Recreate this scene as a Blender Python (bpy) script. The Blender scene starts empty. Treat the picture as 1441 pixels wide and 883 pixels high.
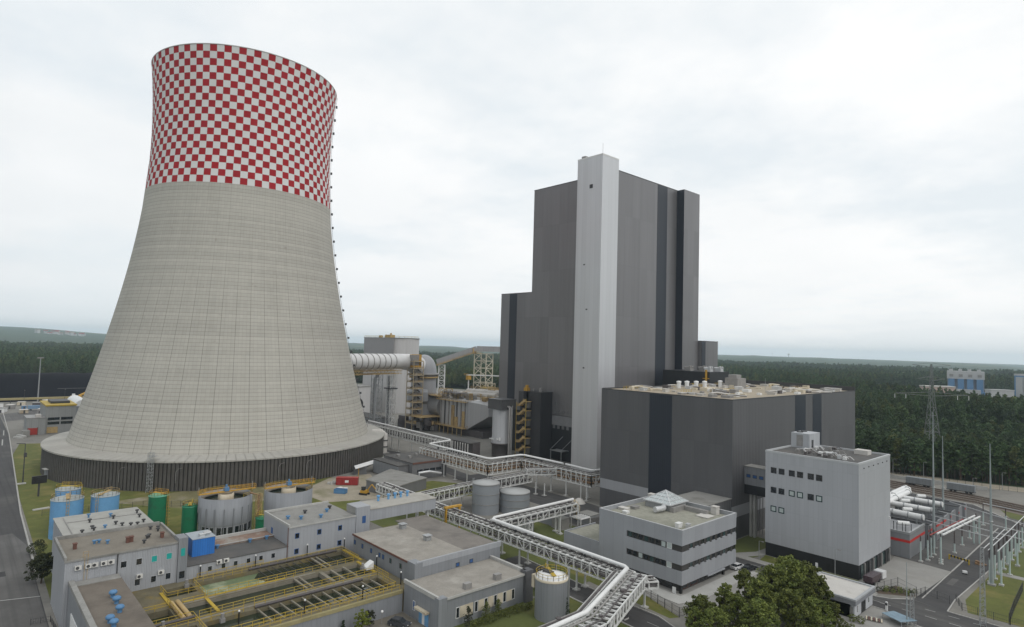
import bpy, math, random
from mathutils import Vector, Matrix
RN = random.Random(11)
SC = bpy.context.scene
COL = SC.collection
PI = math.pi
V = Vector

# ---------------------------------------------------------------- node helpers
def N(nt, t, ins=None, **kw):
    n = nt.nodes.new(t)
    for k, v in kw.items():
        setattr(n, k, v)
    for k, v in (ins or {}).items():
        s = n.inputs[k]
        if isinstance(v, bpy.types.NodeSocket):
            nt.links.new(v, s)
        else:
            s.default_value = v
    return n

def M_(nt, op, a, b=0.0, c=0.0):
    return N(nt, 'ShaderNodeMath', {0: a, 1: b, 2: c}, operation=op).outputs[0]

def mixc(nt, f, a, b, mode='MIX'):
    n = N(nt, 'ShaderNodeMix', {0: f}, data_type='RGBA', blend_type=mode)
    for i, v in ((6, a), (7, b)):
        if isinstance(v, bpy.types.NodeSocket):
            nt.links.new(v, n.inputs[i])
        else:
            n.inputs[i].default_value = (*v[:3], 1)
    return n.outputs[2]

def ramp(nt, f, lo, hi):
    n = N(nt, 'ShaderNodeMapRange', {0: f, 1: lo, 2: hi, 3: 0.0, 4: 1.0})
    return n.outputs[0]

def noise(nt, vec, scale, detail=4.0, rough=.55):
    return N(nt, 'ShaderNodeTexNoise', {'Vector': vec, 'Scale': scale, 'Detail': detail, 'Roughness': rough}).outputs[0]

def base(name, rough=.6, metal=0.0, spec=.5):
    m = bpy.data.materials.new(name)
    m.use_nodes = True
    nt = m.node_tree
    b = nt.nodes['Principled BSDF']
    b.inputs['Roughness'].default_value = rough
    b.inputs['Metallic'].default_value = metal
    b.inputs['Specular IOR Level'].default_value = spec
    return m, nt, b

def g(*c):
    return (c[0], c[1], c[2]) if len(c) == 3 else (c[0],) * 3

def mat(name, col, rough=.7, metal=0.0, var=.18, scale=.35, spec=.4, bump=0.0, stain=None, stain_scale=.12, stain_lo=.5, tracks=None):
    """plain paint, concrete, felt ...: two scales of mottling, optional blotches of a second colour"""
    m, nt, b = base(name, rough, metal, spec)
    o = N(nt, 'ShaderNodeTexCoord').outputs['Object']
    n1 = noise(nt, o, scale); n2 = noise(nt, o, scale * 7)
    f = M_(nt, 'ADD', M_(nt, 'MULTIPLY', n1, .6), M_(nt, 'MULTIPLY', n2, .4))
    f = ramp(nt, f, .3, .7)
    c = mixc(nt, f, [x * (1 - var) for x in col], [min(1, x * (1 + var)) for x in col])
    if stain:
        s = ramp(nt, noise(nt, o, stain_scale, 6, .6), stain_lo, stain_lo + .18)
        c = mixc(nt, s, c, stain)
    if tracks:   # tyre marks and wear drawn out along the road
        q = N(nt, 'ShaderNodeMapping', {'Vector': o, 'Scale': (.018, .9, 1)}).outputs[0]
        c = mixc(nt, M_(nt, 'MULTIPLY', ramp(nt, noise(nt, q, 1.0, 5, .6), .48, .68), .75), c, tracks)
    nt.links.new(c, b.inputs['Base Color'])
    if bump:
        bp = N(nt, 'ShaderNodeBump', {'Strength': .6, 'Distance': bump, 'Height': n2})
        nt.links.new(bp.outputs[0], b.inputs['Normal'])
    return m

def clad(name, col, panel=3.0, rib=1.0, zpanel=0.0, var=.06, rough=.45, spec=.5, metal=0.0, joint=.75, bump=.03, streak=.08):
    """profiled sheet cladding: vertical ribs, panel joints, slight differences from panel to panel, faint rain streaks"""
    m, nt, b = base(name, rough, metal, spec)
    o = N(nt, 'ShaderNodeTexCoord').outputs['Object']
    s = N(nt, 'ShaderNodeSeparateXYZ', {0: o}).outputs
    nn = N(nt, 'ShaderNodeSeparateXYZ', {0: N(nt, 'ShaderNodeNewGeometry').outputs['True Normal']}).outputs
    gx = M_(nt, 'GREATER_THAN', M_(nt, 'ABSOLUTE', nn[0]), .6)
    u = M_(nt, 'ADD', M_(nt, 'MULTIPLY', s[1], gx), M_(nt, 'MULTIPLY', s[0], M_(nt, 'SUBTRACT', 1.0, gx)))
    up = M_(nt, 'DIVIDE', u, panel)
    cell = M_(nt, 'FLOOR', up)
    if zpanel:
        zp = M_(nt, 'DIVIDE', s[2], zpanel)
        cv = N(nt, 'ShaderNodeCombineXYZ', {0: cell, 1: M_(nt, 'FLOOR', zp), 2: gx}).outputs[0]
    else:
        cv = N(nt, 'ShaderNodeCombineXYZ', {0: cell, 1: gx}).outputs[0]
    h = N(nt, 'ShaderNodeTexWhiteNoise', {'Vector': cv}, noise_dimensions='3D').outputs['Value']
    st = noise(nt, N(nt, 'ShaderNodeCombineXYZ', {0: u, 1: gx, 2: M_(nt, 'MULTIPLY', s[2], .04)}).outputs[0], .55, 5)
    val = M_(nt, 'ADD', M_(nt, 'MULTIPLY', M_(nt, 'SUBTRACT', h, .5), 2 * var), M_(nt, 'MULTIPLY', M_(nt, 'SUBTRACT', st, .5), 2 * streak))
    val = M_(nt, 'ADD', val, 1.0)
    jl = M_(nt, 'LESS_THAN', M_(nt, 'FRACT', up), .08 / panel)
    if zpanel:
        jl = M_(nt, 'MAXIMUM', jl, M_(nt, 'LESS_THAN', M_(nt, 'FRACT', zp), .08 / zpanel))
    val = M_(nt, 'MULTIPLY', val, M_(nt, 'SUBTRACT', 1.0, M_(nt, 'MULTIPLY', jl, 1 - joint)))
    c = mixc(nt, 1.0, N(nt, 'ShaderNodeCombineXYZ', {0: val, 1: val, 2: val}).outputs[0], col, 'MULTIPLY')
    nt.links.new(c, b.inputs['Base Color'])
    if bump:
        w = M_(nt, 'SINE', M_(nt, 'MULTIPLY', u, 2 * PI / rib))
        bp = N(nt, 'ShaderNodeBump', {'Strength': .5, 'Distance': bump, 'Height': w})
        nt.links.new(bp.outputs[0], b.inputs['Normal'])
    return m

# ---------------------------------------------------------------- mesh helper
class MB:
    def __init__(s):
        s.v = []; s.f = []; s.sm = []
    def add(s, vs, fs, smooth=False):
        o = len(s.v)
        s.v += [tuple(p) for p in vs]
        for q in fs:
            s.f.append(tuple(o + i for i in q)); s.sm.append(smooth)
        return s
    def box(s, x0, x1, y0, y1, z0, z1):
        vs = [(x, y, z) for z in (z0, z1) for y in (y0, y1) for x in (x0, x1)]
        return s.add(vs, [(0, 2, 3, 1), (4, 5, 7, 6), (0, 1, 5, 4), (2, 6, 7, 3), (0, 4, 6, 2), (1, 3, 7, 5)])
    def cbox(s, cx, cy, z0, sx, sy, sz, rz=0):
        c, n = math.cos(rz), math.sin(rz)
        vs = []
        for z in (z0, z0 + sz):
            for y in (-sy / 2, sy / 2):
                for x in (-sx / 2, sx / 2):
                    vs.append((cx + x * c - y * n, cy + x * n + y * c, z))
        return s.add(vs, [(0, 2, 3, 1), (4, 5, 7, 6), (0, 1, 5, 4), (2, 6, 7, 3), (0, 4, 6, 2), (1, 3, 7, 5)])
    def beam(s, p, q, w=.2, h=None):
        p, q = V(p), V(q); h = h or w
        d = q - p
        if d.length < 1e-6: return s
        d.normalize()
        up = V((0, 0, 1)) if abs(d.z) < .95 else V((1, 0, 0))
        a = d.cross(up).normalized() * (w / 2); b = a.cross(d).normalized() * (h / 2)
        vs = [p - a - b, p + a - b, p + a + b, p - a + b, q - a - b, q + a - b, q + a + b, q - a + b]
        return s.add(vs, [(0, 1, 2, 3), (7, 6, 5, 4), (0, 4, 5, 1), (1, 5, 6, 2), (2, 6, 7, 3), (3, 7, 4, 0)])
    def tube(s, pts, r, n=8, cap=True):
        pts = [V(p) for p in pts]
        rings = []
        for i, p in enumerate(pts):
            d = (pts[min(i + 1, len(pts) - 1)] - pts[max(i - 1, 0)]).normalized()
            up = V((0, 0, 1)) if abs(d.z) < .95 else V((1, 0, 0))
            a = d.cross(up).normalized(); b = a.cross(d).normalized()
            k = 1.0
            if 0 < i < len(pts) - 1:
                e = (pts[i] - pts[i - 1]).normalized()
                k = 1 / max(.4, e.dot(d))
            rr = r[i] if isinstance(r, (list, tuple)) else r
            rings.append([p + (a * math.cos(2 * PI * j / n) * k + b * math.sin(2 * PI * j / n)) * rr for j in range(n)])
        vs = [x for rg in rings for x in rg]
        fs = []
        for i in range(len(pts) - 1):
            for j in range(n):
                fs.append((i * n + j, i * n + (j + 1) % n, (i + 1) * n + (j + 1) % n, (i + 1) * n + j))
        s.add(vs, fs, True)
        if cap:
            s.add(rings[0], [tuple(range(n))]); s.add(rings[-1], [tuple(range(n))[::-1]])
        return s
    def lathe(s, cx, cy, prof, n=32, a0=0.0, a1=2 * PI, smooth=True):
        full = abs(a1 - a0 - 2 * PI) < 1e-6
        k = n if full else n + 1
        vs = []
        for r, z in prof:
            for j in range(k):
                a = a0 + (a1 - a0) * j / n
                vs.append((cx + r * math.cos(a), cy + r * math.sin(a), z))
        fs = []
        for i in range(len(prof) - 1):
            for j in range(n):
                j2 = (j + 1) % k
                fs.append((i * k + j, i * k + j2, (i + 1) * k + j2, (i + 1) * k + j))
        return s.add(vs, fs, smooth)
    def disc(s, cx, cy, z, r, n=32):
        return s.add([(cx + r * math.cos(2 * PI * j / n), cy + r * math.sin(2 * PI * j / n), z) for j in range(n)], [tuple(range(n))])
    def cyl(s, cx, cy, r, z0, z1, n=24):
        s.lathe(cx, cy, [(r, z0), (r, z1)], n); s.disc(cx, cy, z1, r, n)
        return s.add([(cx + r * math.cos(2 * PI * j / n), cy + r * math.sin(2 * PI * j / n), z0) for j in range(n)], [tuple(range(n))[::-1]])
    def prism(s, poly, z0, z1):
        n = len(poly)
        a = sum(poly[i][0] * poly[(i + 1) % n][1] - poly[(i + 1) % n][0] * poly[i][1] for i in range(n))
        if a < 0: poly = poly[::-1]
        vs = [(x, y, z0) for x, y in poly] + [(x, y, z1) for x, y in poly]
        return s.add(vs, [tuple(range(n))[::-1], tuple(range(n, 2 * n))] + [(i, (i + 1) % n, n + (i + 1) % n, n + i) for i in range(n)])
    def sheet(s, poly, z):
        n = len(poly)
        a = sum(poly[i][0] * poly[(i + 1) % n][1] - poly[(i + 1) % n][0] * poly[i][1] for i in range(n))
        if a < 0: poly = poly[::-1]
        return s.add([(x, y, z) for x, y in poly], [tuple(range(n))])
    def rail(s, pts, h=1.1, step=2.0, w=.06, mid=True, close=False):
        """railing along a polyline"""
        pts = [V(p) for p in pts]
        if close: pts.append(pts[0])
        for p, q in zip(pts, pts[1:]):
            up = V((0, 0, h))
            s.beam(p + up, q + up, w)
            if mid: s.beam(p + up * .5, q + up * .5, w * .8)
            n = max(1, int((q - p).length / step))
            for i in range(n + 1):
                a = p.lerp(q, i / n)
                s.beam(a, a + up, w)
        return s

def link(name, mb, m, parent=None):
    me = bpy.data.meshes.new(name)
    me.from_pydata(mb.v, [], mb.f)
    if any(mb.sm): me.polygons.foreach_set('use_smooth', mb.sm)
    me.update()
    me.materials.append(m)
    o = bpy.data.objects.new(name, me)
    COL.objects.link(o)
    if parent is not None:
        o.parent = parent
        o.location = -V(parent.get('_at', (0, 0, 0)))
    return o

def tag(o, label, cat, group=None, kind=None):
    if label: o['label'] = label
    if cat: o['category'] = cat
    if group: o['group'] = group
    if kind: o['kind'] = kind
    return o

def thing(name, label, cat, loc=(0, 0, 0), group=None):
    """an Empty at the thing's base; parts are authored in world coordinates and parented to it"""
    o = bpy.data.objects.new(name, None)
    COL.objects.link(o)
    o.location = loc
    o['_at'] = tuple(loc)
    return tag(o, label, cat, group)

def part(name, mb, m, root, label=None):
    o = link(name, mb, m, root)
    if label: o['label'] = label
    return o

def sub(name, mb, m, par):
    o = link(name, mb, m)
    o.parent = par                       # parts keep world-authored vertices, so a sub-part needs no offset
    return o

def solo(name, mb, m, label, cat, group=None):
    """a thing that is one mesh, its origin moved to its base"""
    xs = [p[0] for p in mb.v]; ys = [p[1] for p in mb.v]; zs = [p[2] for p in mb.v]
    c = V(((min(xs) + max(xs)) / 2, (min(ys) + max(ys)) / 2, min(zs)))
    mb.v = [tuple(V(p) - c) for p in mb.v]
    o = link(name, mb, m); o.location = c
    return tag(o, label, cat, group)

def struct(name, mb, m):
    return tag(link(name, mb, m), None, None, None, 'structure')

def copy_tree(o, parent=None):
    c = o.copy(); COL.objects.link(c)
    if parent is not None: c.parent = parent
    for ch in list(o.children):
        copy_tree(ch, c)
    return c

ORD = ['first', 'second', 'third', 'fourth', 'fifth', 'sixth', 'seventh', 'eighth', 'ninth', 'tenth', 'eleventh', 'twelfth', 'thirteenth', 'fourteenth', 'fifteenth', 'sixteenth']

def window(root, axis, d, a, z, w, h, pane, frame, fw=.14, depth=.1, sgn=1, label=None):
    """window part (frame) with its pane as a sub-part. axis 'x': lies in plane x=d looking +X, a is its y; axis 'y': plane y=d looking -Y, a is its x"""
    f = MB(); p = MB()
    def bx(mb, a0, a1, z0, z1, o0, o1):
        if axis == 'x': mb.box(d + o0, d + o1, a0, a1, z0, z1)
        else: mb.box(a0, a1, d - o1, d - o0, z0, z1)
    a0, a1, z0, z1 = a - w / 2, a + w / 2, z - h / 2, z + h / 2
    bx(f, a0, a0 + fw, z0, z1, -.02, depth); bx(f, a1 - fw, a1, z0, z1, -.02, depth)
    bx(f, a0 + fw, a1 - fw, z0, z0 + fw, -.02, depth); bx(f, a0 + fw, a1 - fw, z1 - fw, z1, -.02, depth)
    bx(p, a0 + fw, a1 - fw, z0 + fw, z1 - fw, -.02, .03)
    fo = part('window', f, frame, root, label)
    sub('pane', p, pane, fo)
    return fo
# ================================================================ materials
DARK = clad('dark_grey_cladding', g(.195, .19, .195), panel=6, rib=1.0, zpanel=24, var=.07, rough=.38, metal=.45, bump=.03, joint=.78, streak=.13)
DARKX = clad('turbine_hall_cladding', g(.09, .09, .094), panel=5, rib=1.0, zpanel=14, var=.06, rough=.5, bump=.03, joint=.8, streak=.13)
NAVY = clad('navy_cladding', g(.016, .021, .032), panel=4, rib=.8, var=.05, rough=.42, bump=.03, joint=.9)
BAND = clad('pale_band_cladding', g(.31, .315, .33), panel=4, rib=.8, var=.04, rough=.45, joint=.88)
SILVER = clad('silver_cladding', g(.56, .565, .58), panel=2.6, rib=.7, var=.05, rough=.38, spec=.5, metal=.45, joint=.82, bump=.04)
WHITEC = clad('light_grey_panels', g(.37, .38, .40), panel=1.2, rib=1.2, zpanel=6.5, var=.035, rough=.42, joint=.88, bump=0, streak=.09)
ADMINC = clad('admin_panels', g(.30, .31, .33), panel=3.1, rib=1.2, zpanel=0, var=.045, rough=.45, joint=.82, bump=0, streak=.10)
PLINTH = clad('black_plinth_cladding', g(.013, .014, .017), panel=1.2, rib=.3, var=.08, rough=.5, joint=.9, bump=.01)
WTW = clad('pale_trapezoid_sheet', g(.325, .335, .355), panel=.9, rib=.3, var=.035, rough=.5, joint=.86, bump=.03, streak=.12)
WTG = clad('grey_trapezoid_sheet', g(.22, .23, .245), panel=.9, rib=.3, var=.04, rough=.5, joint=.86, bump=.03, streak=.14)
FGDC = clad('desulphurisation_cladding', g(.47, .46, .455), panel=3, rib=.8, var=.03, rough=.5, joint=.9)
ABSC = clad('absorber_cladding', g(.30, .305, .32), panel=2, rib=.8, var=.03, rough=.5, joint=.92)
BLUEP = clad('bright_blue_sheet', g(.03, .17, .52), panel=.5, rib=.25, var=.05, rough=.4, joint=.8, bump=.02)
CONC = mat('concrete', g(.26, .255, .24), .85, var=.2, stain=g(.16, .155, .14), bump=.02)
CONCL = mat('light_concrete', g(.40, .395, .375), .85, var=.14, stain=g(.27, .26, .24), stain_lo=.58)
ROOFT = mat('tan_roof_felt', g(.19, .17, .14), .9, var=.16, stain=g(.12, .105, .088), stain_scale=.1, stain_lo=.55)
ROOFG = mat('grey_roof_felt', g(.235, .23, .215), .9, var=.15, stain=g(.14, .135, .12), stain_scale=.16, stain_lo=.55)
ROOFC = mat('roof_of_low_hall', g(.27, .25, .22), .9, var=.2, stain=g(.34, .32, .285), stain_scale=.2, stain_lo=.52)
ROOFK = mat('dark_roof_felt', g(.085, .083, .08), .9, var=.18, stain=g(.12, .11, .10))
ROOFB = mat('brown_roof_felt', g(.15, .128, .105), .9, var=.18, stain=g(.10, .085, .07))
GRAV = mat('roof_gravel', g(.27, .265, .22), .95, var=.22, scale=.8, stain=g(.2, .2, .16), bump=.02)
ROOFW = mat('pale_roof_membrane', g(.50, .48, .45), .85, var=.1, stain=g(.36, .34, .31), stain_scale=.3, stain_lo=.56)
STEEL = mat('painted_steel', g(.62, .62, .605), .5, .1, var=.12, scale=.9, stain=g(.33, .31, .28), stain_lo=.62, stain_scale=.4)
STEELD = mat('dark_steel', g(.06, .06, .062), .55, .2, var=.15)
GALV = mat('galvanised_steel', g(.36, .37, .375), .42, .5, var=.15, scale=1.2)
ALU = mat('aluminium_jacket', g(.56, .565, .57), .38, .35, var=.1, scale=.5)
WHITEP = mat('white_paint', g(.68, .68, .67), .5, var=.08, stain=g(.5, .48, .45), stain_lo=.62)
CREAM = mat('cream_cover', g(.55, .49, .38), .7, var=.1, stain=g(.36, .29, .2))
YEL = mat('yellow_paint', g(.43, .30, .035), .6, var=.18, scale=1.0, stain=g(.27, .19, .06), stain_scale=.5, stain_lo=.55)
YELO = mat('orange_yellow_paint', g(.46, .26, .035), .6, var=.15, scale=1.0, stain=g(.3, .15, .03), stain_scale=.5, stain_lo=.58)
RUST = mat('tan_steelwork', g(.42, .30, .14), .7, var=.22, scale=.8, stain=g(.2, .13, .06), stain_lo=.52)
PIPEO = mat('orange_brown_lagging', g(.27, .165, .085), .6, var=.25, scale=.5, stain=g(.14, .09, .05))
PIPED = mat('dark_lagging', g(.085, .075, .075), .55, var=.25, scale=.5)
PIPEG = mat('grey_lagging', g(.27, .26, .25), .5, .2, var=.2, scale=.6)
BLUE = mat('light_blue_paint', g(.135, .32, .55), .55, var=.1, stain=g(.12, .24, .38), stain_lo=.5, stain_scale=.35)
BLUEV = mat('vent_blue_paint', g(.085, .20, .36), .5, var=.12)
GREEN = mat('green_paint', g(.008, .155, .07), .55, var=.12, stain=g(.02, .10, .05), stain_lo=.5, stain_scale=.35)
RED = mat('red_paint', g(.34, .035, .028), .5, var=.15)
REDB = mat('red_stripe_paint', g(.52, .03, .025), .5, var=.06)
BROWN = mat('brown_brick', g(.13, .06, .045), .8, var=.2)
GLASS = mat('dark_glass', g(.018, .022, .026), .08, spec=.8, var=.5, scale=.4)
GLASSG = mat('green_tinted_glass', g(.03, .055, .055), .1, spec=.8, var=.4, scale=.5)
GLASST = mat('turquoise_blind', g(.02, .33, .30), .4, var=.1)
GLASSP = mat('pale_blind', g(.42, .47, .46), .35, var=.1)
GLASSB = mat('blue_frame', g(.03, .09, .24), .5, var=.1)
SKYL = mat('skylight_glass', g(.42, .46, .46), .2, spec=.9, var=.2, scale=1.5)
BLACK = mat('black_paint', g(.016, .016, .017), .5, var=.2)
ACW = mat('ac_white', g(.58, .57, .54), .5, var=.06)
ASPH = mat('asphalt', g(.060, .058, .058), .9, var=.18, scale=.12, stain=g(.094, .090, .085), stain_scale=.07, stain_lo=.50, tracks=g(.040, .039, .040), bump=.01)
ASPHL = mat('worn_asphalt', g(.098, .094, .09), .9, var=.16, scale=.1, stain=g(.13, .125, .12), stain_scale=.05, stain_lo=.5, tracks=g(.066, .064, .062))
PAVE = mat('concrete_paving', g(.27, .262, .245), .9, var=.1, scale=.25, stain=g(.22, .21, .19), stain_scale=.08)
YARD = mat('compacted_yard', g(.20, .19, .17), .95, var=.2, scale=.1, stain=g(.12, .115, .105), stain_scale=.05)
KERB = mat('kerb_stone', g(.36, .35, .33), .85, var=.12)
LINE = mat('road_line', g(.55, .55, .53), .7, var=.15)
LAWN = mat('lawn_grass', g(.098, .108, .022), .95, var=.25, scale=.25, stain=g(.175, .15, .045), stain_scale=.12, stain_lo=.5, bump=.05)
LAWNG = mat('green_lawn', g(.085, .100, .026), .95, var=.22, scale=.2, stain=g(.125, .12, .032), stain_scale=.07, stain_lo=.54, bump=.05)
SAND = mat('sandy_soil', g(.30, .265, .205), .95, var=.18, scale=.2, stain=g(.17, .16, .09), stain_scale=.09, stain_lo=.54)
COAL = mat('coal', g(.007, .007, .010), .95, spec=.1, var=.3, scale=.06, bump=.3)
BALL = mat('track_ballast', g(.155, .128, .105), .95, var=.2, scale=.5)
RAILM = mat('rail_steel', g(.12, .085, .065), .5, .3, var=.2)
WATER = mat('basin_water', g(.022, .03, .02), .12, spec=.6, var=.35, scale=.2, stain=g(.03, .042, .022), stain_scale=.1)
FOAM = mat('foaming_water', g(.13, .17, .09), .5, var=.25, scale=.4, stain=g(.40, .42, .31), stain_scale=.13, stain_lo=.50)
BARK = mat('bark', g(.07, .05, .035), .9, var=.25, scale=2)

def leafmat(name, a, b, c, v0=.72, vr=.6, wood=False):
    m, nt, bs = base(name, .75, 0, .25)
    o = N(nt, 'ShaderNodeTexCoord').outputs['Object']
    oi = N(nt, 'ShaderNodeObjectInfo').outputs['Random']
    n1 = ramp(nt, noise(nt, o, .6, 3), .35, .65)
    geo = N(nt, 'ShaderNodeNewGeometry').outputs['Random Per Island']
    col = mixc(nt, n1, a, b)
    col = mixc(nt, M_(nt, 'MULTIPLY', geo, .55), col, c)
    if wood:   # stands of lighter, yellower broadleaf trees among the pines, by where each tree grows
        lo = N(nt, 'ShaderNodeObjectInfo').outputs['Location']
        pt = ramp(nt, noise(nt, lo, .013, 3), .52, .66)
        col = mixc(nt, M_(nt, 'MULTIPLY', pt, .8), col, g(.075, .092, .026))
        pk = M_(nt, 'GREATER_THAN', N(nt, 'ShaderNodeTexWhiteNoise', {'Vector': lo}, noise_dimensions='3D').outputs['Value'], .93)
        col = mixc(nt, M_(nt, 'MULTIPLY', pk, .7), col, g(.10, .11, .03))
    hs = N(nt, 'ShaderNodeHueSaturation', {'Hue': M_(nt, 'ADD', .496, M_(nt, 'MULTIPLY', oi, .014)), 'Value': M_(nt, 'ADD', v0, M_(nt, 'MULTIPLY', oi, vr)), 'Color': col})
    nt.links.new(hs.outputs[0], bs.inputs['Base Color'])
    return m
LEAF = leafmat('broad_leaves', g(.088, .110, .024), g(.168, .184, .040), g(.036, .048, .012))
LEAFY = leafmat('yellow_green_leaves', g(.14, .17, .025), g(.20, .21, .03), g(.07, .10, .02))
LEAFD = leafmat('dark_leaves', g(.028, .036, .016), g(.05, .056, .022), g(.018, .022, .01))
PINE = leafmat('pine_needles', g(.042, .076, .028), g(.086, .122, .040), g(.018, .036, .018), .62, .8, True)
CONIF = leafmat('juniper_needles', g(.030, .048, .028), g(.048, .068, .034), g(.018, .030, .02))

# ================================================================ camera, sky, sun
pitch, roll, yaw, H = math.radians(3.1129), math.radians(1.632), math.radians(-47.6045), 56.0
cf = V((0, math.cos(pitch), math.sin(pitch))); cu = V((0, -math.sin(pitch), math.cos(pitch))); cx_ = V((1, 0, 0))
cr = cx_ * math.cos(roll) + cu * math.sin(roll); cu2 = cu * math.cos(roll) - cx_ * math.sin(roll)
def togrid(v):
    return V((v.x * math.cos(yaw) + v.y * math.sin(yaw), -v.x * math.sin(yaw) + v.y * math.cos(yaw), v.z))
cr, cu2, cf = togrid(cr), togrid(cu2), togrid(cf)
cam = bpy.data.cameras.new('camera')
cam.sensor_width = 36; cam.lens = 863.3 / 1441 * 36; cam.clip_end = 60000; cam.clip_start = .5
camo = bpy.data.objects.new('camera', cam); COL.objects.link(camo)
camo.matrix_world = Matrix(((cr.x, cu2.x, -cf.x, 0), (cr.y, cu2.y, -cf.y, 0), (cr.z, cu2.z, -cf.z, H), (0, 0, 0, 1)))
SC.camera = camo

SUN_DIR = V((.97, .10, 0)).normalized()          # horizontal direction TOWARDS the sun
SUN_EL = math.radians(46)
sd = V((SUN_DIR.x * math.cos(SUN_EL), SUN_DIR.y * math.cos(SUN_EL), math.sin(SUN_EL)))
sl = bpy.data.lights.new('sun', 'SUN'); sl.energy = 1.0; sl.angle = math.radians(24); sl.color = (1, .97, .93)
so = bpy.data.objects.new('sun', sl); COL.objects.link(so)
so.rotation_euler = sd.to_track_quat('Z', 'Y').to_euler()

w = bpy.data.worlds.new('World'); SC.world = w; w.use_nodes = True
nt = w.node_tree; bg = nt.nodes['Background']
sky = N(nt, 'ShaderNodeTexSky', sky_type='NISHITA', sun_disc=False, sun_elevation=SUN_EL, sun_rotation=math.atan2(SUN_DIR.x, SUN_DIR.y), air_density=1.0, dust_density=2.0, ozone_density=1.0)
d = N(nt, 'ShaderNodeTexCoord').outputs['Generated']
s = N(nt, 'ShaderNodeSeparateXYZ', {0: d}).outputs
# clouds live on a flat layer overhead: direction divided by its height
hz = M_(nt, 'ADD', M_(nt, 'MAXIMUM', s[2], 0.0), .16)
lay = N(nt, 'ShaderNodeCombineXYZ', {0: M_(nt, 'DIVIDE', s[0], hz), 1: M_(nt, 'DIVIDE', s[1], hz), 2: .35}).outputs[0]
c1 = noise(nt, lay, .85, 7, .56)
c2 = noise(nt, N(nt, 'ShaderNodeVectorMath', {0: lay, 1: (5.3, 1.7, 2.2)}, operation='ADD').outputs[0], 2.1, 6, .6)
cover = ramp(nt, M_(nt, 'ADD', M_(nt, 'MULTIPLY', c1, .75), M_(nt, 'MULTIPLY', c2, .25)), .36, .56)
shade = ramp(nt, noise(nt, N(nt, 'ShaderNodeVectorMath', {0: lay, 1: (9.1, 4.2, .7)}, operation='ADD').outputs[0], 1.15, 6, .55), .3, .68)
side = M_(nt, 'ADD', M_(nt, 'MULTIPLY', s[0], .70), M_(nt, 'MULTIPLY', s[1], .72))
right = ramp(nt, side, -.72, .55)                  # the overcast is whiter on the sun's side and duller on the other
cloud = mixc(nt, shade, g(8.2, 8.5, 8.65), g(9.8, 9.85, 9.85))
cloud = mixc(nt, right, mixc(nt, .5, cloud, g(8.3, 8.6, 8.8)), mixc(nt, .5, cloud, g(10.0, 10.0, 9.95)))
thin = mixc(nt, .88, sky.outputs[0], g(7.7, 8.4, 8.8))
col = mixc(nt, M_(nt, 'MAXIMUM', cover, .3), thin, cloud)
low = ramp(nt, s[2], .20, -.02)                    # pale band of far air at the horizon
col = mixc(nt, M_(nt, 'MULTIPLY', low, .75), col, mixc(nt, right, g(8.0, 8.45, 8.65), g(9.5, 9.6, 9.55)))
dull = ramp(nt, side, -.62, -1.0)                  # unseen sky behind the viewer's left shoulder, made darker to dim walls facing it
col = mixc(nt, M_(nt, 'MULTIPLY', dull, .4), col, g(3.9, 4.1, 4.3))
nt.links.new(col, bg.inputs['Color']); bg.inputs['Strength'].default_value = .107

SC.view_settings.view_transform = 'Standard'
SC.view_settings.look = 'None'
SC.view_settings.exposure = 0.0
SC.view_settings.gamma = 1
SC.cycles.max_bounces = 6
SC.cycles.diffuse_bounces = 3
SC.cycles.volume_bounces = 1
SC.cycles.use_denoising = True
# ================================================================ terrain and hills
def angle_of(px):
    # grid azimuth of a column of the horizon, used only to know in which direction the low hills lie
    c = V(((px - 720.5) / 863.3, 0, 1))
    v = cr * c.x + cf
    return math.atan2(v.y, v.x)
HILL = [(-300, 95), (0, 112), (40, 112), (80, 100), (115, 88), (145, 74), (200, 62), (350, 50), (480, 44), (505, 46), (520, 42), (570, 30), (585, 34), (610, 40), (640, 36), (660, 24), (720, 20), (850, 26), (1000, 27), (1045, 30), (1060, 38), (1080, 31), (1120, 27), (1150, 32), (1180, 25), (1300, 18), (1340, 20), (1400, 12), (1425, -4), (1441, -10), (1700, -14)]
HA = [(angle_of(p), z) for p, z in HILL]
def hill_at(th):
    # angles fall from left to right
    if th > PI / 2 + .8: pass
    for (a0, z0), (a1, z1) in zip(HA, HA[1:]):
        if a0 >= th >= a1:
            t = (a0 - th) / (a0 - a1); t = t * t * (3 - 2 * t)
            return z0 + (z1 - z0) * t
    return 0.0
HA = [((a + 2 * PI) if a < 0 else a, z) for a, z in HA]
mb = MB()
radii = [0, 60, 150, 300, 500, 800, 1100, 1500, 2000, 2600, 3200, 4000, 5000, 6000, 6600, 7200, 7800, 8400, 9000, 9600, 10200, 11500, 13000]
NA = 360
for r in radii:
    for j in range(NA):
        th = 2 * PI * j / NA
        h = hill_at(th)
        t = max(0, min(1, (r - 2600) / 5600)); t = t * t * (3 - 2 * t)
        far = max(0, min(1, (r - 9000) / 3000))
        n1 = math.sin(th * 37 + r * .002) * math.sin(r * .0011 + th * 11)
        z = h * t * (1 - far * .8) + 5 * n1 * t
        if r < 900: z = 0
        mb.v.append((r * math.cos(th), r * math.sin(th), z - .05))
for i in range(len(radii) - 1):
    for j in range(NA):
        j2 = (j + 1) % NA
        mb.f.append((i * NA + j, (i + 1) * NA + j, (i + 1) * NA + j2, i * NA + j2)); mb.sm.append(True)
m, nt, b = base('wooded_land', .95, 0, .2)
o = N(nt, 'ShaderNodeTexCoord').outputs['Object']
n1 = ramp(nt, noise(nt, o, .012, 6, .62), .38, .62)
n2 = ramp(nt, noise(nt, o, .0021, 4, .5), .40, .62)
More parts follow.
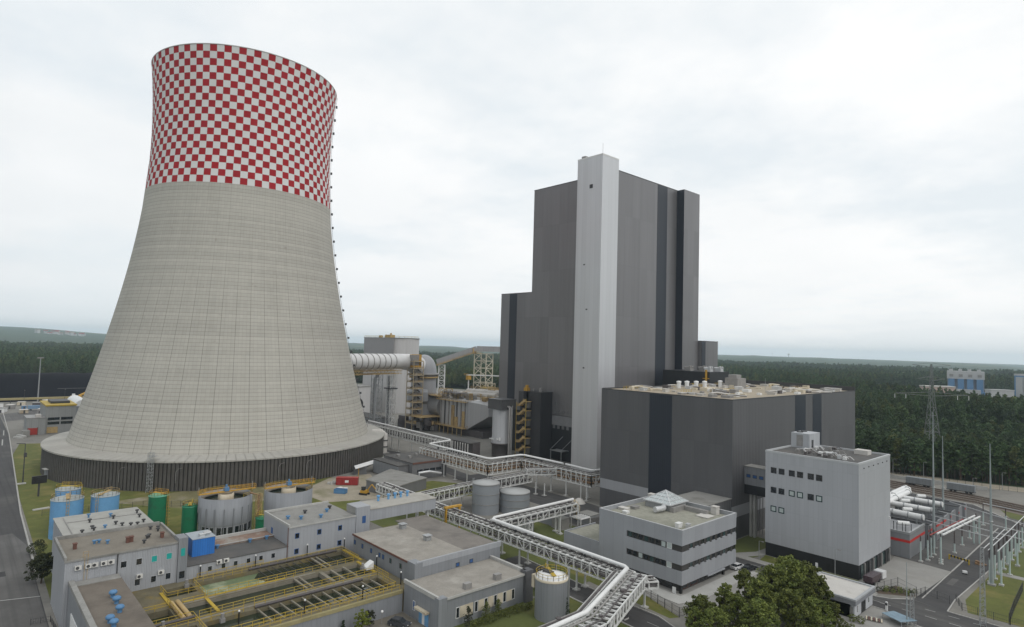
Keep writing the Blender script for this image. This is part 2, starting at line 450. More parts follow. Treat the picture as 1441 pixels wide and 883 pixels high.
fld = ramp(nt, noise(nt, N(nt, 'ShaderNodeVectorMath', {0: o, 1: (700, 300, 0)}, operation='ADD').outputs[0], .0011, 3, .5), .60, .66)
fc = noise(nt, o, .05, 3)
c = mixc(nt, n1, g(.026, .046, .022), g(.052, .076, .034))
c = mixc(nt, M_(nt, 'MULTIPLY', n2, .5), c, g(.05, .066, .03))
dist = N(nt, 'ShaderNodeVectorMath', {0: o}, operation='LENGTH').outputs['Value']
c = mixc(nt, M_(nt, 'MULTIPLY', fld, ramp(nt, dist, 3200, 4200)), c, mixc(nt, fc, g(.16, .16, .075), g(.10, .125, .05)))
nt.links.new(c, b.inputs['Base Color'])
struct('ground', mb, m)

# ================================================================ plant ground, roads, lawns (sheets 4 mm apart)
LAID = []
def sheet(name, poly, z, m):
    # each sheet lies 4 mm above the highest one it may overlap
    bb = (min(p[0] for p in poly), max(p[0] for p in poly), min(p[1] for p in poly), max(p[1] for p in poly))
    lv = 1 + max([l for b, l in LAID if b[0] < bb[1] and bb[0] < b[1] and b[2] < bb[3] and bb[2] < b[3]] or [0])
    LAID.append((bb, lv))
    return struct(name, MB().sheet(poly, .004 * lv), m)
def rect(x0, x1, y0, y1): return [(x0, y0), (x1, y0), (x1, y1), (x0, y1)]
sheet('plant_yard', [(-700, -60), (10, -60), (10, 130), (10, 332), (-50, 345), (-300, 345), (-480, 560), (-760, 420), (-940, 140), (-940, -60)], .004, YARD)
# lawns
sheet('lawn', [(-345, 21.8), (-150, 18.6), (-150, 70), (-200, 112), (-240, 120), (-300, 30), (-386, 64), (-398, 29)], .008, LAWN)
sheet('sandy_patch', [(-245, 42), (-222, 60), (-215, 100), (-228, 112), (-250, 90)], .012, mat('thin_sandy_grass', g(.16, .145, .07), .95, var=.25, scale=.2, stain=g(.27, .24, .18), stain_scale=.13, stain_lo=.52))
sheet('sandy_yard', [(-222, 98), (-203, 100), (-196, 121), (-236, 136), (-238, 118)], .012, SAND)
sheet('lawn', [(-262, 151), (-246, 146), (-240, 157), (-258, 168), (-272, 166)], .012, LAWNG)
sheet('lawn', [(-212, 124), (-190, 126), (-178, 153), (-196, 158), (-210, 150)], .012, LAWN)
sheet('lawn', rect(-176, -98, 100.5, 120), .008, LAWNG)
sheet('lawn', rect(-151, -122, 122, 149), .008, LAWNG)
sheet('lawn', rect(-170, -160, 118, 131), .012, LAWNG)
sheet('lawn', [(-99.3, 60), (-66, 60), (-66, 103.6), (-72, 105.5), (-99.3, 106.8)], .008, LAWNG)
sheet('lawn', [(-118, 119), (-74, 114.9), (-73, 117), (-84, 120.8), (-118, 124)], .010, LAWN)
sheet('lawn', [(-88, 160), (-82, 160), (-80.4, 170.5), (-81, 186), (-91.8, 186), (-91.8, 160)], .010, LAWNG)
sheet('lawn', [(-79, 165.8), (-57, 165.8), (-56, 171.4), (-80, 171.4)], .010, LAWN)
sheet('lawn', [(-35.6, 178.5), (-33.5, 170), (10, 172), (10, 206), (-35.2, 206)], .010, LAWN)
sheet('lawn', [(-35.2, 209), (10, 209), (10, 262), (-34.6, 262)], .010, LAWNG)
sheet('lawn', [(-48, 296), (-36, 264), (10, 262), (10, 280), (-30, 288)], .010, LAWNG)
sheet('path', [(-86.5, 165.9), (-82.6, 165.9), (-80.3, 170.4), (-80.3, 181), (-82.4, 181), (-83, 172)], .016, PAVE)
# big roads
sheet('road', [(-560, 12), (-330, 8), (-140, 3), (-140, -40), (-560, -40)], .006, ASPHL)
sheet('road', [(-700, -10), (-330, -10), (-246, 4), (-120, 4), (-120, 16.8), (-175, 17.6), (-245, 19.2), (-330, 22.6), (-440, 27), (-700, 29)], .012, ASPH)
sheet('road', [(-220, 4), (-120, -6), (-120, 16.6), (-171, 17.3), (-208, 18.1), (-222, 16)], .016, ASPHL)
sheet('road', [(-545, 28), (-500, 28), (-560, 90), (-610, 90)], .010, ASPHL)
sheet('road', [(-280, 160), (-262, 169), (-196, 161), (-150, 158.5), (-150, 164), (-196, 168), (-262, 176), (-290, 172)], .014, ASPH)
sheet('road', [(-210, 160), (-128, 158), (-128, 172.5), (-146, 174.8), (-210, 176)], .018, ASPH)
sheet('road', [(-152, 150.5), (-105.5, 150.5), (-105.5, 158.4), (-152, 158.6)], .014, ASPH)
sheet('road', [(-122, 106.9), (-98, 106.9), (-76, 105.4), (-66, 104.2), (-50, 103), (-50, 110), (-68, 110.8), (-76, 113.6), (-98, 114.0), (-122, 116)], .014, ASPH)
sheet('pavement', [(-118, 124), (-84, 120.9), (-75, 121.6), (-72.5, 118), (-66, 117), (-62, 130), (-62, 160), (-88, 160), (-88, 153), (-104, 127.9), (-118, 129)], .012, PAVE)
sheet('pavement', [(-106, 124.4), (-77, 122.6), (-74.8, 130), (-74.6, 156), (-79, 156), (-79, 127), (-106, 127.6)], .018, CONCL)
sheet('road', [(-104, 158.5), (-90, 158.5), (-80, 157.6), (-62, 156.8), (-50, 156.6), (-46, 156.6), (-39.5, 153), (-20, 150), (-20, 166.5), (-33, 166.8), (-40, 167.6), (-43.5, 168.4), (-50, 163.4), (-62, 163), (-84, 162.8), (-104, 163.6)], .016, ASPH)
sheet('path', [(-92, 163.8), (-62, 163.2), (-50, 163.6), (-50, 165.6), (-92, 166.2)], .018, PAVE)
sheet('pavement', [(-62, 140), (-30, 140), (-30, 153.2), (-39.7, 153.2), (-46, 156.4), (-62, 156.6)], .014, PAVE)
sheet('pavement', [(-55.8, 166.5), (-50.4, 166), (-48.8, 174), (-42.4, 171), (-42.4, 198.5), (-56.4, 200.5), (-55.8, 196.2)], .014, PAVE)
sheet('road', [(-43.6, 168.6), (-40.6, 167.8), (-36.6, 166.9), (-37.2, 176), (-36.2, 211), (-34.6, 262), (-43, 262), (-42.4, 198)], .020, ASPH)
sheet('switchyard_ground', [(-57, 200.6), (-42.6, 198.6), (-42.9, 262), (-34.6, 262), (-36, 280), (-75, 296), (-92, 290), (-92, 276), (-56, 215)], .012, ASPHL)
sheet('road', [(-92, 292), (-60, 290), (-36, 264), (10, 255), (10, 262), (-34, 268), (-56, 296), (-92, 300)], .022, ASPH)
sheet('path', rect(-35.2, 10, 206.1, 208.9), .012, PAVE)
# kerbs: real steps
def kerb(pts, w=.25, h=.13):
    k = MB()
    for p, q in zip(pts, pts[1:]):
        k.beam((*p, h / 2 + .02), (*q, h / 2 + .02), w, h)
    struct('kerb', k, KERB)
kerb([(-560, 30.5), (-440, 27.2), (-330, 22.8), (-245, 19.4), (-186, 18.2)], .4, .16)
kerb([(-122, 116.2), (-98, 114.2), (-76, 113.8), (-70, 111.6)]); kerb([(-122, 106.8), (-98, 106.8), (-76, 105.2), (-66, 104), (-50, 102.8)], .35)
kerb([(-104, 163.8), (-84, 163), (-62, 163.1), (-50, 163.5), (-47.2, 164.8), (-43.7, 168.5)]); kerb([(-42.4, 171), (-42.5, 198.4)]); kerb([(-42.5, 198.7), (-43, 262)], .35, .12)
kerb([(-36.6, 167), (-37.1, 176), (-36.1, 211), (-34.5, 262)]); kerb([(-36.6, 166.9), (-20, 166.6)])
kerb([(-62, 156.7), (-46, 156.5), (-39.6, 153.1), (-30, 151.4)]); kerb([(-92, 300.1), (-56, 296.1), (-34, 268.1), (10, 262.1)], .5, .14)
kerb([(-75, 156), (-74.6, 130), (-76.8, 122.6), (-106, 124.3)], .2)
# painted markings
k = MB()
for i in range(2):
    x = -456 + i * 38; k.beam((x, 25.8 - i * 2.4, .09), (x + 22, 24.6 - i * 2.4, .09), .5, .004)
for i in range(8):
    x = -100 + i * 7; k.beam((x, 160.6, .09), (x + 3, 160.5, .09), .16, .004)
for i in range(7):
    x = -48 + i * 4.4; y = 160.2 - max(0, x + 46) * .02
    k.beam((x, y, .09), (x + 2.2, y - .1, .09), .22, .004)
    if i > 0: k.beam((x - 1, y + 4.2 - max(0, 2 - i) * .8, .09), (x + 1, y + 4.3, .09), .2, .004)
for i in range(7):
    x = -116 + i * 8; k.beam((x, 110.9 - max(0, x + 98) * .06, .09), (x + 3, 110.8 - max(0, x + 98) * .06, .09), .14, .004)
k.beam((-168.4, 9.0, .09), (-165.6, 17.4, .09), .35, .004)
for y in (-2.4, 2.4):
    pass
struct('road_markings', k, mat('worn_road_line', g(.36, .36, .345), .8, var=.25, scale=1.2))

# ================================================================ railway beyond the switchyard
k = MB()
k.sheet([(-140, 297), (-92, 302), (-56, 299), (-34, 288), (20, 262), (20, 300), (-40, 312), (-92, 322), (-140, 322)], .07)
struct('railway_bed', k, BALL)
def trk(pts):
    k = MB()
    for s in (-.75, .75):
        for p, q in zip(pts, pts[1:]):
            d = (V((*q, 0)) - V((*p, 0))).normalized(); n = V((-d.y, d.x, 0)) * s
            k.beam(V((*p, .26)) + n, V((*q, .26)) + n, .14, .2)
    sl = MB()
    for p, q in zip(pts, pts[1:]):
        L = (V((*q, 0)) - V((*p, 0))).length
        d = (V((*q, 0)) - V((*p, 0))).normalized(); n = V((-d.y, d.x, 0)) * 1.3
        for i in range(int(L / 1.2)):
            c = V((*p, .12)) + d * (i * 1.2)
            sl.beam(c - n, c + n, .28, .06)
    return k, sl
for i, off in enumerate((0, 4.6, 9.2, 13.6)):
    a, b_ = trk([(-140, 302 + off), (-92, 304.5 + off), (-56, 301 + off * .95), (-34, 293 + off * .9), (16, 268 + off * .85)])
    t = thing('railway_track', 'rusty rail track on brown ballast, ' + ORD[i] + ' track counting from the switchyard side', 'railway track', (-56, 301 + off, 0), 'parallel rail tracks')
    part('rail', a, RAILM, t); part('sleeper_grating', b_, CONC, t)
sheet('gravel_track', [(-140, 325), (-92, 331), (-60, 339), (-20, 352), (20, 366), (20, 380), (-60, 352), (-140, 340)], .02, SAND)
# patched tarmac, worn wheel tracks and manhole covers
rp = random.Random(14)
for i, (x, y, a, b2, r_) in enumerate(((-300, 14, 9, 3, .05), (-262, 8, 6, 2.4, 0), (-225, 12, 5, 2, .1), (-205, 7, 7, 3, 0), (-186, 11.5, 4, 2.4, 0), (-350, 16, 12, 3, .05), (-158, 7, 5, 3, .2), (-90, 108.6, 4, 1.6, -.05), (-64, 159.6, 5, 1.4, 0), (-40.5, 190, 1.4, 6, 0), (-38.6, 222, 1.6, 7, .02), (-240, 166.5, 6, 2, -.1), (-185, 165, 7, 2.4, 0), (-165, 168.5, 5, 2, 0), (-140, 165, 5, 3, .2), (-128, 154, 6, 2, 0))):
    c_, s_ = math.cos(r_), math.sin(r_)
    poly = [(x + u * a / 2 * c_ - v * b2 / 2 * s_, y + u * a / 2 * s_ + v * b2 / 2 * c_) for u, v in ((-1, -1), (1, -1.1), (1, 1), (-.9, 1))]
    sheet('road_patch', poly, 0, mat('fresh_tarmac', g(.042, .041, .042), .9, var=.15) if i == 0 else bpy.data.materials['fresh_tarmac'] if i % 3 else ASPHL)
# ================================================================ cooling tower
TX, TY = -309.5, 102.0
def RZ(z):
    bq = 108.576 if z < 148.03 else 113.02
    return 39.95 * math.sqrt(1 + ((z - 148.03) / bq) ** 2)
tower = thing('cooling_tower', 'huge concrete cooling tower with red and white checkered top', 'cooling tower', (TX, TY, 0))
zs = [11.2 + (181.6 - 11.2) * i / 70 for i in range(71)]
prof = [(RZ(z), z) for z in zs]
mb = MB().lathe(TX, TY, prof, 176)
mb.lathe(TX, TY, [(RZ(181.6), 181.6), (RZ(181.6) - 1.0, 181.6), (RZ(176) - 1.0, 176), (RZ(150) - .8, 150), (RZ(100) - .8, 100), (RZ(40) - 1, 40), (RZ(11.2) - 1.2, 11.2)], 176)
m, nt, b = base('tower_concrete_and_checker', .85, 0, .3)
o = N(nt, 'ShaderNodeTexCoord').outputs['Object']
s = N(nt, 'ShaderNodeSeparateXYZ', {0: N(nt, 'ShaderNodeVectorMath', {0: o, 1: (TX, TY, 0)}, operation='SUBTRACT').outputs[0]}).outputs
ang = M_(nt, 'DIVIDE', M_(nt, 'ARCTAN2', s[1], s[0]), 2 * PI)
z = s[2]
def cells(f, n, off=0.0):
    u = M_(nt, 'ADD', M_(nt, 'MULTIPLY', f, n), off)
    return M_(nt, 'FLOOR', u), M_(nt, 'FRACT', u)
ca, fa = cells(M_(nt, 'ADD', ang, 1.0), 88.0)
zt = M_(nt, 'DIVIDE', M_(nt, 'SUBTRACT', z, 122.0), 59.6 / 20)
cz = M_(nt, 'FLOOR', zt); fz = M_(nt, 'FRACT', zt)
par = M_(nt, 'MODULO', M_(nt, 'ADD', M_(nt, 'ADD', ca, cz), 400.0), 2.0)
par = M_(nt, 'GREATER_THAN', par, .5)
jn = M_(nt, 'MAXIMUM', M_(nt, 'LESS_THAN', fa, .035), M_(nt, 'LESS_THAN', fz, .035))
cn = noise(nt, o, .09, 5)
vr = N(nt, 'ShaderNodeTexWhiteNoise', {'Vector': N(nt, 'ShaderNodeCombineXYZ', {0: ca, 1: cz}).outputs[0]}, noise_dimensions='3D').outputs['Value']
redc = mixc(nt, M_(nt, 'ADD', M_(nt, 'MULTIPLY', vr, .5), M_(nt, 'MULTIPLY', cn, .5)), g(.27, .008, .013), g(.38, .014, .021))
whic = mixc(nt, cn, g(.57, .57, .56), g(.70, .70, .69))
chk = mixc(nt, par, whic, redc)
chk = mixc(nt, M_(nt, 'MULTIPLY', jn, .55), chk, g(.45, .42, .41))
# concrete: one tone per 1.5 m lift and per form panel, joint lines, rain streaks
lz, lf = cells(z, 1 / 1.5)
pa, pf = cells(ang, 232.0)
bigc, bf = cells(ang, 58.0)
lv = N(nt, 'ShaderNodeTexWhiteNoise', {'W': lz}, noise_dimensions='1D').outputs['Value']
pv = N(nt, 'ShaderNodeTexWhiteNoise', {'Vector': N(nt, 'ShaderNodeCombineXYZ', {0: pa, 1: lz}).outputs[0]}, noise_dimensions='3D').outputs['Value']
st = noise(nt, N(nt, 'ShaderNodeCombineXYZ', {0: M_(nt, 'MULTIPLY', ang, 120.0), 2: M_(nt, 'MULTIPLY', z, .035)}).outputs[0], 1.0, 6, .65)
val = M_(nt, 'ADD', 1.0, M_(nt, 'MULTIPLY', M_(nt, 'SUBTRACT', lv, .5), .13))
val = M_(nt, 'ADD', val, M_(nt, 'MULTIPLY', M_(nt, 'SUBTRACT', pv, .5), .06))
val = M_(nt, 'ADD', val, M_(nt, 'MULTIPLY', M_(nt, 'SUBTRACT', st, .5), .24))
val = M_(nt, 'ADD', val, M_(nt, 'MULTIPLY', M_(nt, 'SUBTRACT', noise(nt, o, .035, 4), .5), .25))
hl = M_(nt, 'LESS_THAN', lf, .16); vl = M_(nt, 'LESS_THAN', pf, .06)
zlow = ramp(nt, z, 92.0, 70.0)
bl = M_(nt, 'MULTIPLY', M_(nt, 'LESS_THAN', bf, .035), M_(nt, 'ADD', .35, M_(nt, 'MULTIPLY', zlow, .65)))
val = M_(nt, 'MULTIPLY', val, M_(nt, 'SUBTRACT', 1.0, M_(nt, 'MULTIPLY', hl, .22)))
val = M_(nt, 'MULTIPLY', val, M_(nt, 'SUBTRACT', 1.0, M_(nt, 'MULTIPLY', vl, .17)))
val = M_(nt, 'MULTIPLY', val, M_(nt, 'SUBTRACT', 1.0, M_(nt, 'MULTIPLY', bl, .32)))
cc = mixc(nt, 1.0, N(nt, 'ShaderNodeCombineXYZ', {0: val, 1: val, 2: val}).outputs[0], g(.42, .402, .358), 'MULTIPLY')
damp = ramp(nt, noise(nt, N(nt, 'ShaderNodeCombineXYZ', {0: M_(nt, 'MULTIPLY', ang, 34.0), 1: 3.0, 2: M_(nt, 'MULTIPLY', z, .022)}).outputs[0], 1.0, 6, .6), .56, .74)
cc = mixc(nt, M_(nt, 'MULTIPLY', damp, .16), cc, g(.26, .24, .20))
spot = ramp(nt, noise(nt, o, .22, 3), .70, .76)
cc = mixc(nt, M_(nt, 'MULTIPLY', spot, .35), cc, g(.24, .21, .18))
top = M_(nt, 'GREATER_THAN', z, 122.0)
nt.links.new(mixc(nt, top, cc, chk), b.inputs['Base Color'])
hgt = M_(nt, 'SUBTRACT', 0.0, M_(nt, 'ADD', M_(nt, 'MULTIPLY', hl, .6), M_(nt, 'ADD', vl, bl)))
bp = N(nt, 'ShaderNodeBump', {'Strength': .5, 'Distance': .08, 'Height': hgt})
nt.links.new(bp.outputs[0], b.inputs['Normal'])
shell = part('shell', mb, m, tower)
# raised vertical wind ribs
k = MB()
mb = MB().lathe(TX, TY, [(RZ(181.5) + .02, 181.5), (RZ(181.5) + .12, 181.5), (RZ(181.9) + .12, 181.9), (RZ(181.9) - 1.0, 181.9)], 176)
part('rim', mb, mat('rim_paint', g(.52, .50, .49), .7, var=.2, scale=.2), tower)
# dark louvred skirt: square fins all round
NF = 320; vs = []
for i in range(NF):
    for fr, rr in ((0, 71.45), (.28, 71.45), (.28, 72.05), (.98, 72.05)):
        a = 2 * PI * (i + fr) / NF
        vs.append((rr * math.cos(a) + TX, rr * math.sin(a) + TY))
n = len(vs); sk = MB()
sk.v = [(x, y, .02) for x, y in vs] + [(x, y, 10.35) for x, y in vs]
sk.f = [(i, (i + 1) % n, n + (i + 1) % n, n + i) for i in range(n)]; sk.sm = [False] * n
SK = mat('skirt_louvres', g(.080, .074, .068), .75, var=.25, scale=.12, stain=g(.056, .052, .047), stain_lo=.5)
part('skirt', sk, SK, tower)
# skirt roof of pale concrete segments with open joints
NS = 132; rf = MB()
for i in range(NS):
    a0 = 2 * PI * (i + .03) / NS; a1 = 2 * PI * (i + .97) / NS
    P = lambda r, a, z: (TX + r * math.cos(a), TY + r * math.sin(a), z)
    zz = .03 * math.sin(i * 7.3)
    q = [P(72.5, a0, 10.3), P(72.5, a1, 10.3), P(72.5, a1, 10.85 + zz), P(72.5, a0, 10.85 + zz), P(63.6, a0, 11.75 + zz), P(63.6, a1, 11.75 + zz)]
    rf.add(q, [(0, 1, 2, 3), (3, 2, 5, 4)])
rf.lathe(TX, TY, [(72.2, 10.3), (72.2, 10.6), (63.8, 11.5)], 132)
part('skirt_roof', rf, mat('skirt_roof_concrete', g(.37, .357, .325), .85, var=.14, scale=.15, stain=g(.36, .34, .31), stain_scale=.1), tower)
# rest platforms and rail of the ladder that climbs the shell
ua, ub = V((.949, -.313, 0)), V((.313, .949, 0))
ud = (ua * math.cos(math.radians(82.5)) + ub * math.sin(math.radians(82.5))).normalized(); ut = V((-ud.y, ud.x, 0))
C0 = V((TX, TY, 0))
lad = MB()
for i in range(57):
    z0 = 13 + i * 2.95; z1 = z0 + 2.95
    for s_ in (-.35, .35):
        lad.beam(C0 + ud * (RZ(z0) + .45) + ut * s_ + V((0, 0, z0)), C0 + ud * (RZ(z1) + .45) + ut * s_ + V((0, 0, z1)), .09)
part('ladder', lad, STEELD, tower)
for i in range(24):
    z0 = 16 + i * 6.95
    c = C0 + ud * (RZ(z0) + .75)
    part('rest_platform', MB().cbox(c.x, c.y, z0, 1.0, 1.1, 1.0, math.atan2(ud.y, ud.x)), STEELD, tower)
# small door canopy, hoop ladders and hose brackets on the skirt
def on_skirt(deg, r=72.15):
    a = math.radians(deg); return V((TX + r * math.cos(a), TY + r * math.sin(a), 0)), a
a_cam = math.degrees(math.atan2(-TY, -TX))
for off, hgt in ((-63, 3.4),):
    c, a = on_skirt(a_cam + off, 72.35)
    dm = MB().cbox(c.x, c.y, .02, .5, 3.0, hgt, a)
    dd = part('door', dm, mat('skirt_door', g(.20, .21, .23), .5, var=.1), tower)
    c2, a = on_skirt(a_cam + off, 72.7)
    sub('door_canopy', MB().cbox(c2.x, c2.y, hgt + .1, 1.3, 3.6, .25, a), CONCL, dd)
for off in (-30, -14, 14, 23):
    p0, a = on_skirt(a_cam + off, 72.4); t = V((-math.sin(a), math.cos(a), 0))
    mbx = MB().tube([p0 + V((0, 0, 3.0)), p0 + V((0, 0, 7.0)), p0 + t * .8 + V((0, 0, 8.2)), p0 + t * 2.2 + V((0, 0, 8.5))], .08, 6)
    part('standpipe', mbx, PIPEG, tower)
# lattice access ladder standing in front of the skirt
def lattice(mb, x, y, z0, z1, w, step, t=.12, rz=0.0, w1=None):
    w1 = w1 or w
    n = max(1, round((z1 - z0) / step)); c, s_ = math.cos(rz), math.sin(rz)
    def cor(i, f):
        ww = (w + (w1 - w) * f) / 2
        dx, dy = ((-ww, -ww), (ww, -ww), (ww, ww), (-ww, ww))[i]
        return V((x + dx * c - dy * s_, y + dx * s_ + dy * c, z0 + (z1 - z0) * f))
    for i in range(4):
        mb.beam(cor(i, 0), cor(i, 1), t)
        for j in range(n):
            a, b_ = j / n, (j + 1) / n
            mb.beam(cor(i, b_), cor((i + 1) % 4, b_), t * .7)
            if j % 2: mb.beam(cor(i, a), cor((i + 1) % 4, b_), t * .6)
            else: mb.beam(cor((i + 1) % 4, a), cor(i, b_), t * .6)
    return mb
c, a = on_skirt(a_cam - 20.5, 73.6)
lt = thing('access_ladder', 'galvanised lattice ladder tower climbing the dark skirt of the cooling tower', 'ladder', (c.x, c.y, 0))
part('lattice_frame', lattice(MB(), c.x, c.y, .02, 14.2, 1.5, 1.2, .12, a), GALV, lt)
pm = MB(); ip, _ = on_skirt(a_cam - 20.5, 69.5)
pm.beam((c.x, c.y, 12.6), (ip.x, ip.y, 12.2), 1.4, .1); pm.rail([(c.x, c.y, 12.7), (ip.x, ip.y, 12.3)], 1.1, 1.2)
part('landing', pm, GALV, lt)
# gas duct that brings the cleaned flue gas into the tower
duct = thing('flue_gas_duct', 'big ribbed white duct entering the cooling tower, from the absorber', 'duct', (-350, 226, 0))
DA, DB = V((-331.4, 153.2, 44.2)), V((-347.5, 216.0, 44.4))
part('pipe', MB().tube([DA + (DA - DB).normalized() * 5, DA, DB], 4.95, 32), mat('white_duct_jacket', g(.60, .595, .59), .45, .15, var=.07, scale=.3), duct)
for i in range(13):
    p = DA.lerp(DB, (i + .3) / 13.2); dr = (DB - DA).normalized()
    part('stiffening_ring', MB().tube([p - dr * .22, p + dr * .22], 5.2, 32), PIPEG, duct)
k = MB(); sdv = V(((DB - DA).normalized().y, -(DB - DA).normalized().x, 0))
for s_ in (-1, 1):
    o_ = sdv * 4.6 * s_
    for zz in (38.6, 36.6): k.beam(DA + o_ + V((0, 0, zz - 44.3)), DB + o_ + V((0, 0, zz - 44.3)), .3)
    for i in range(22):
        p = DA.lerp(DB, i / 22) + o_; q = DA.lerp(DB, (i + 1) / 22) + o_
        k.beam(V((p.x, p.y, 36.6)), V((q.x, q.y, 38.6)), .16); k.beam(V((q.x, q.y, 36.6)), V((q.x, q.y, 38.6)), .16)
    k.rail([V((DA.x, DA.y, 38.7)) + o_ * 1.25, V((DB.x, DB.y, 38.7)) + o_ * 1.25], 1.2, 2.6, .09)
for i in range(23):
    p = DA.lerp(DB, i / 22); k.beam(V((p.x, p.y, 36.6)) + sdv * 5.6, V((p.x, p.y, 36.6)) - sdv * 5.6, .2); k.beam(V((p.x, p.y, 38.6)) + sdv * 5.6, V((p.x, p.y, 38.6)) - sdv * 5.6, .2)
part('support_truss', k, RUST, duct)
# ================================================================ boiler house
bh = thing('boiler_house', 'towering dark grey windowless boiler house, tallest block in view', 'boiler house', (-206, 255, 0))
BX0, BX1, BY0, BY1, BZ = -235.0, -178.3, 228.5, 290.0, 140.5
part('main_block', MB().box(BX0, BX1, BY0, BY1, 22.2, BZ), DARK, bh)
part('lower_wing', MB().box(-259.5, BX0 - .003, BY0, BY1 - 6, 22.2, 85.4), DARK, bh)
part('base_block', MB().box(-259.45, BX1 - .05, BY0 + .06, BY1 - 6.1, 0.0, 22.2), PLINTH, bh)
part('navy_stripe', MB().box(-252.4, -246.4, BY0 - .08, BY0, 20, 85.3), NAVY, bh)
part('navy_stripe', MB().box(BX1, BX1 + .08, 260.5, 269.2, 36, BZ - .1), NAVY, bh)
part('pale_band', MB().box(-226, -193.2, BY0 - .05, BY0 + .06, 17.2, 22.0), mat('weathered_band', g(.19, .19, .195), .6, var=.15), bh)
part('corner_pilaster', MB().box(BX1 - 2, -174.0, 278.2, 293.2, 20, BZ + .2), DARK, bh)
nv = MB().box(BX1, -174.06, 278.12, 278.2, 30, BZ); part('navy_stripe', nv, NAVY, bh)
part('flashing', MB().box(BX0 - .08, BX1 + .08, BY0 - .09, BY1 + .08, BZ, BZ + .35), STEELD, bh)
part('flashing', MB().box(-259.6, BX0 - .1, BY0 - .09, BY1 - 5.9, 85.4, 85.7), STEELD, bh)
# silver lift and stair shaft at the corner
EX0, EX1, EY0, EY1, EZ = -193.4, -178.2, 216.4, 228.4, 146.0
sh = part('lift_shaft', MB().box(EX0, EX1, EY0, EY1, 0, EZ), SILVER, bh, 'silver clad lift shaft on the corner of the boiler house')
sub('shaft_louvre', MB().box(-185.7, -183.8, EY0 - .12, EY0, 130.9, 132.7), STEELD, sh)
for x, y, z_ in ((-186, None, 74), (-187, None, 47), (-188, None, 95)):
    sub('shaft_louvre', MB().box(x - .5, x + .5, EY0 - .08, EY0, z_, z_ + .6), STEELD, sh)
for bx_ in ((EX0 + .6, EX0 + 3.0, EY0 + 2, EY0 + 6, EZ, EZ + 1.9), (EX0 + 4, EX0 + 6.2, EY0 + 4, EY0 + 6.4, EZ, EZ + 1.5), (EX1 - 6, EX1 - 4.4, EY1 - 4, EY1 - 1, EZ, EZ + 1.2)):
    sub('roof_plant', MB().box(*bx_), PIPEG, sh)
sub('lightning_rod', MB().cyl(EX1 - .5, EY0 + .6, .08, EZ, EZ + 5, 6), GALV, sh)
sub('parapet_cap', MB().box(EX0 - .06, EX1 + .06, EY0 - .06, EY1, EZ - .5, EZ + .12), WHITEP, sh)
for i in range(5):
    x = -220.2 + i * 3.1
    for z_, nm in ((24.1, 'a'), (16.3, 'b')):
        w_ = MB().box(x, x + 1.6, BY0 - .09, BY0 + .02, z_ - .8, z_ + .8)
        part('window', w_, mat('frosted_pane', g(.14, .14, .145), .3) if (i == 0 and nm == 'a') else bpy.data.materials['frosted_pane'], bh)
for x in (-216, -204):
    part('window', MB().box(x, x + .9, BY0 - .09, BY0 + .02, 27.2, 29), bpy.data.materials['frosted_pane'], bh)
part('entrance_canopy', MB().box(-214, -206, BY0 - 5, BY0, 5.2, 5.5).beam((-214, BY0 - 5, 5.4), (-210, BY0, 12), .2).beam((-207, BY0 - 5, 5.4), (-203, BY0, 12), .2).beam((-213.5, BY0 - 4.8, 0), (-213.5, BY0 - 4.8, 5.2), .25).beam((-206.5, BY0 - 4.8, 0), (-206.5, BY0 - 4.8, 5.2), .25), GALV, bh)
# dark block and bunker annexes against the boiler house
an = thing('dark_annex', 'tall black clad annex between stair tower and silver shaft', 'annex', (-224, 225, 0))
part('wall', MB().box(-230, -217.8, 220, 228.4, 0, 33.2), clad('black_annex_cladding', g(.036, .036, .04), panel=3, rib=.8, var=.08), an)
part('roof_edge', MB().box(-230.1, -217.7, 219.9, 228.5, 33.2, 33.6), STEELD, an)
part('roof_vent', MB().cyl(-222, 224, .9, 33.6, 35.4, 12), PIPEG, an); part('roof_vent', MB().cyl(-226, 223, .4, 33.6, 35, 10), PIPEG, an)
ra = thing('rear_annex', 'small dark block at the far end of the boiler house', 'annex', (-180, 308, 0))
part('wall', MB().box(-200, -172, 293.5, 310.3, 0, 61.8), DARK, ra)
part('navy_stripe', MB().box(-172, -171.92, 293.5, 297.4, 20, 61.7), NAVY, ra)
part('flashing', MB().box(-200, -171.9, 293.6, 310.4, 61.8, 62.1), STEELD, ra)
bb = thing('black_plant_block', 'black block with duct coolers on top between the boiler house and turbine hall', 'plant block', (-160, 268, 0))
part('wall', MB().box(-172, -147, 258, 276, 0, 47.0), PLINTH, bb)
part('crane_post', MB().beam((-148.5, 257.6, 41), (-148.5, 257.6, 48), .7).beam((-150.2, 257.6, 44), (-146.9, 257.6, 44), .3), YELO, bb)
for i, (x, y) in enumerate(((-160, 262), (-152, 266), (-158, 271), (-150, 272))):
    q = MB().box(x - 1.5, x + 1.5, y - 1.3, y + 1.3, 47, 48.6); q.tube([(x - 2.2, y - .5, 48.5), (x + 1.8, y + .4, 49.0)], .5, 10); q.cyl(x + 1, y - 1, .5, 48.6, 49.6, 10)
    part('cooler', q, ALU if i % 2 else PIPEG, bb)
bt = thing('bunker_bay', 'low dark bay joining boiler house and turbine hall', 'bay', (-160, 240, 0))
part('wall', MB().box(-178.2, -142.8, 228.6, 278, 0, 38), DARK, bt)

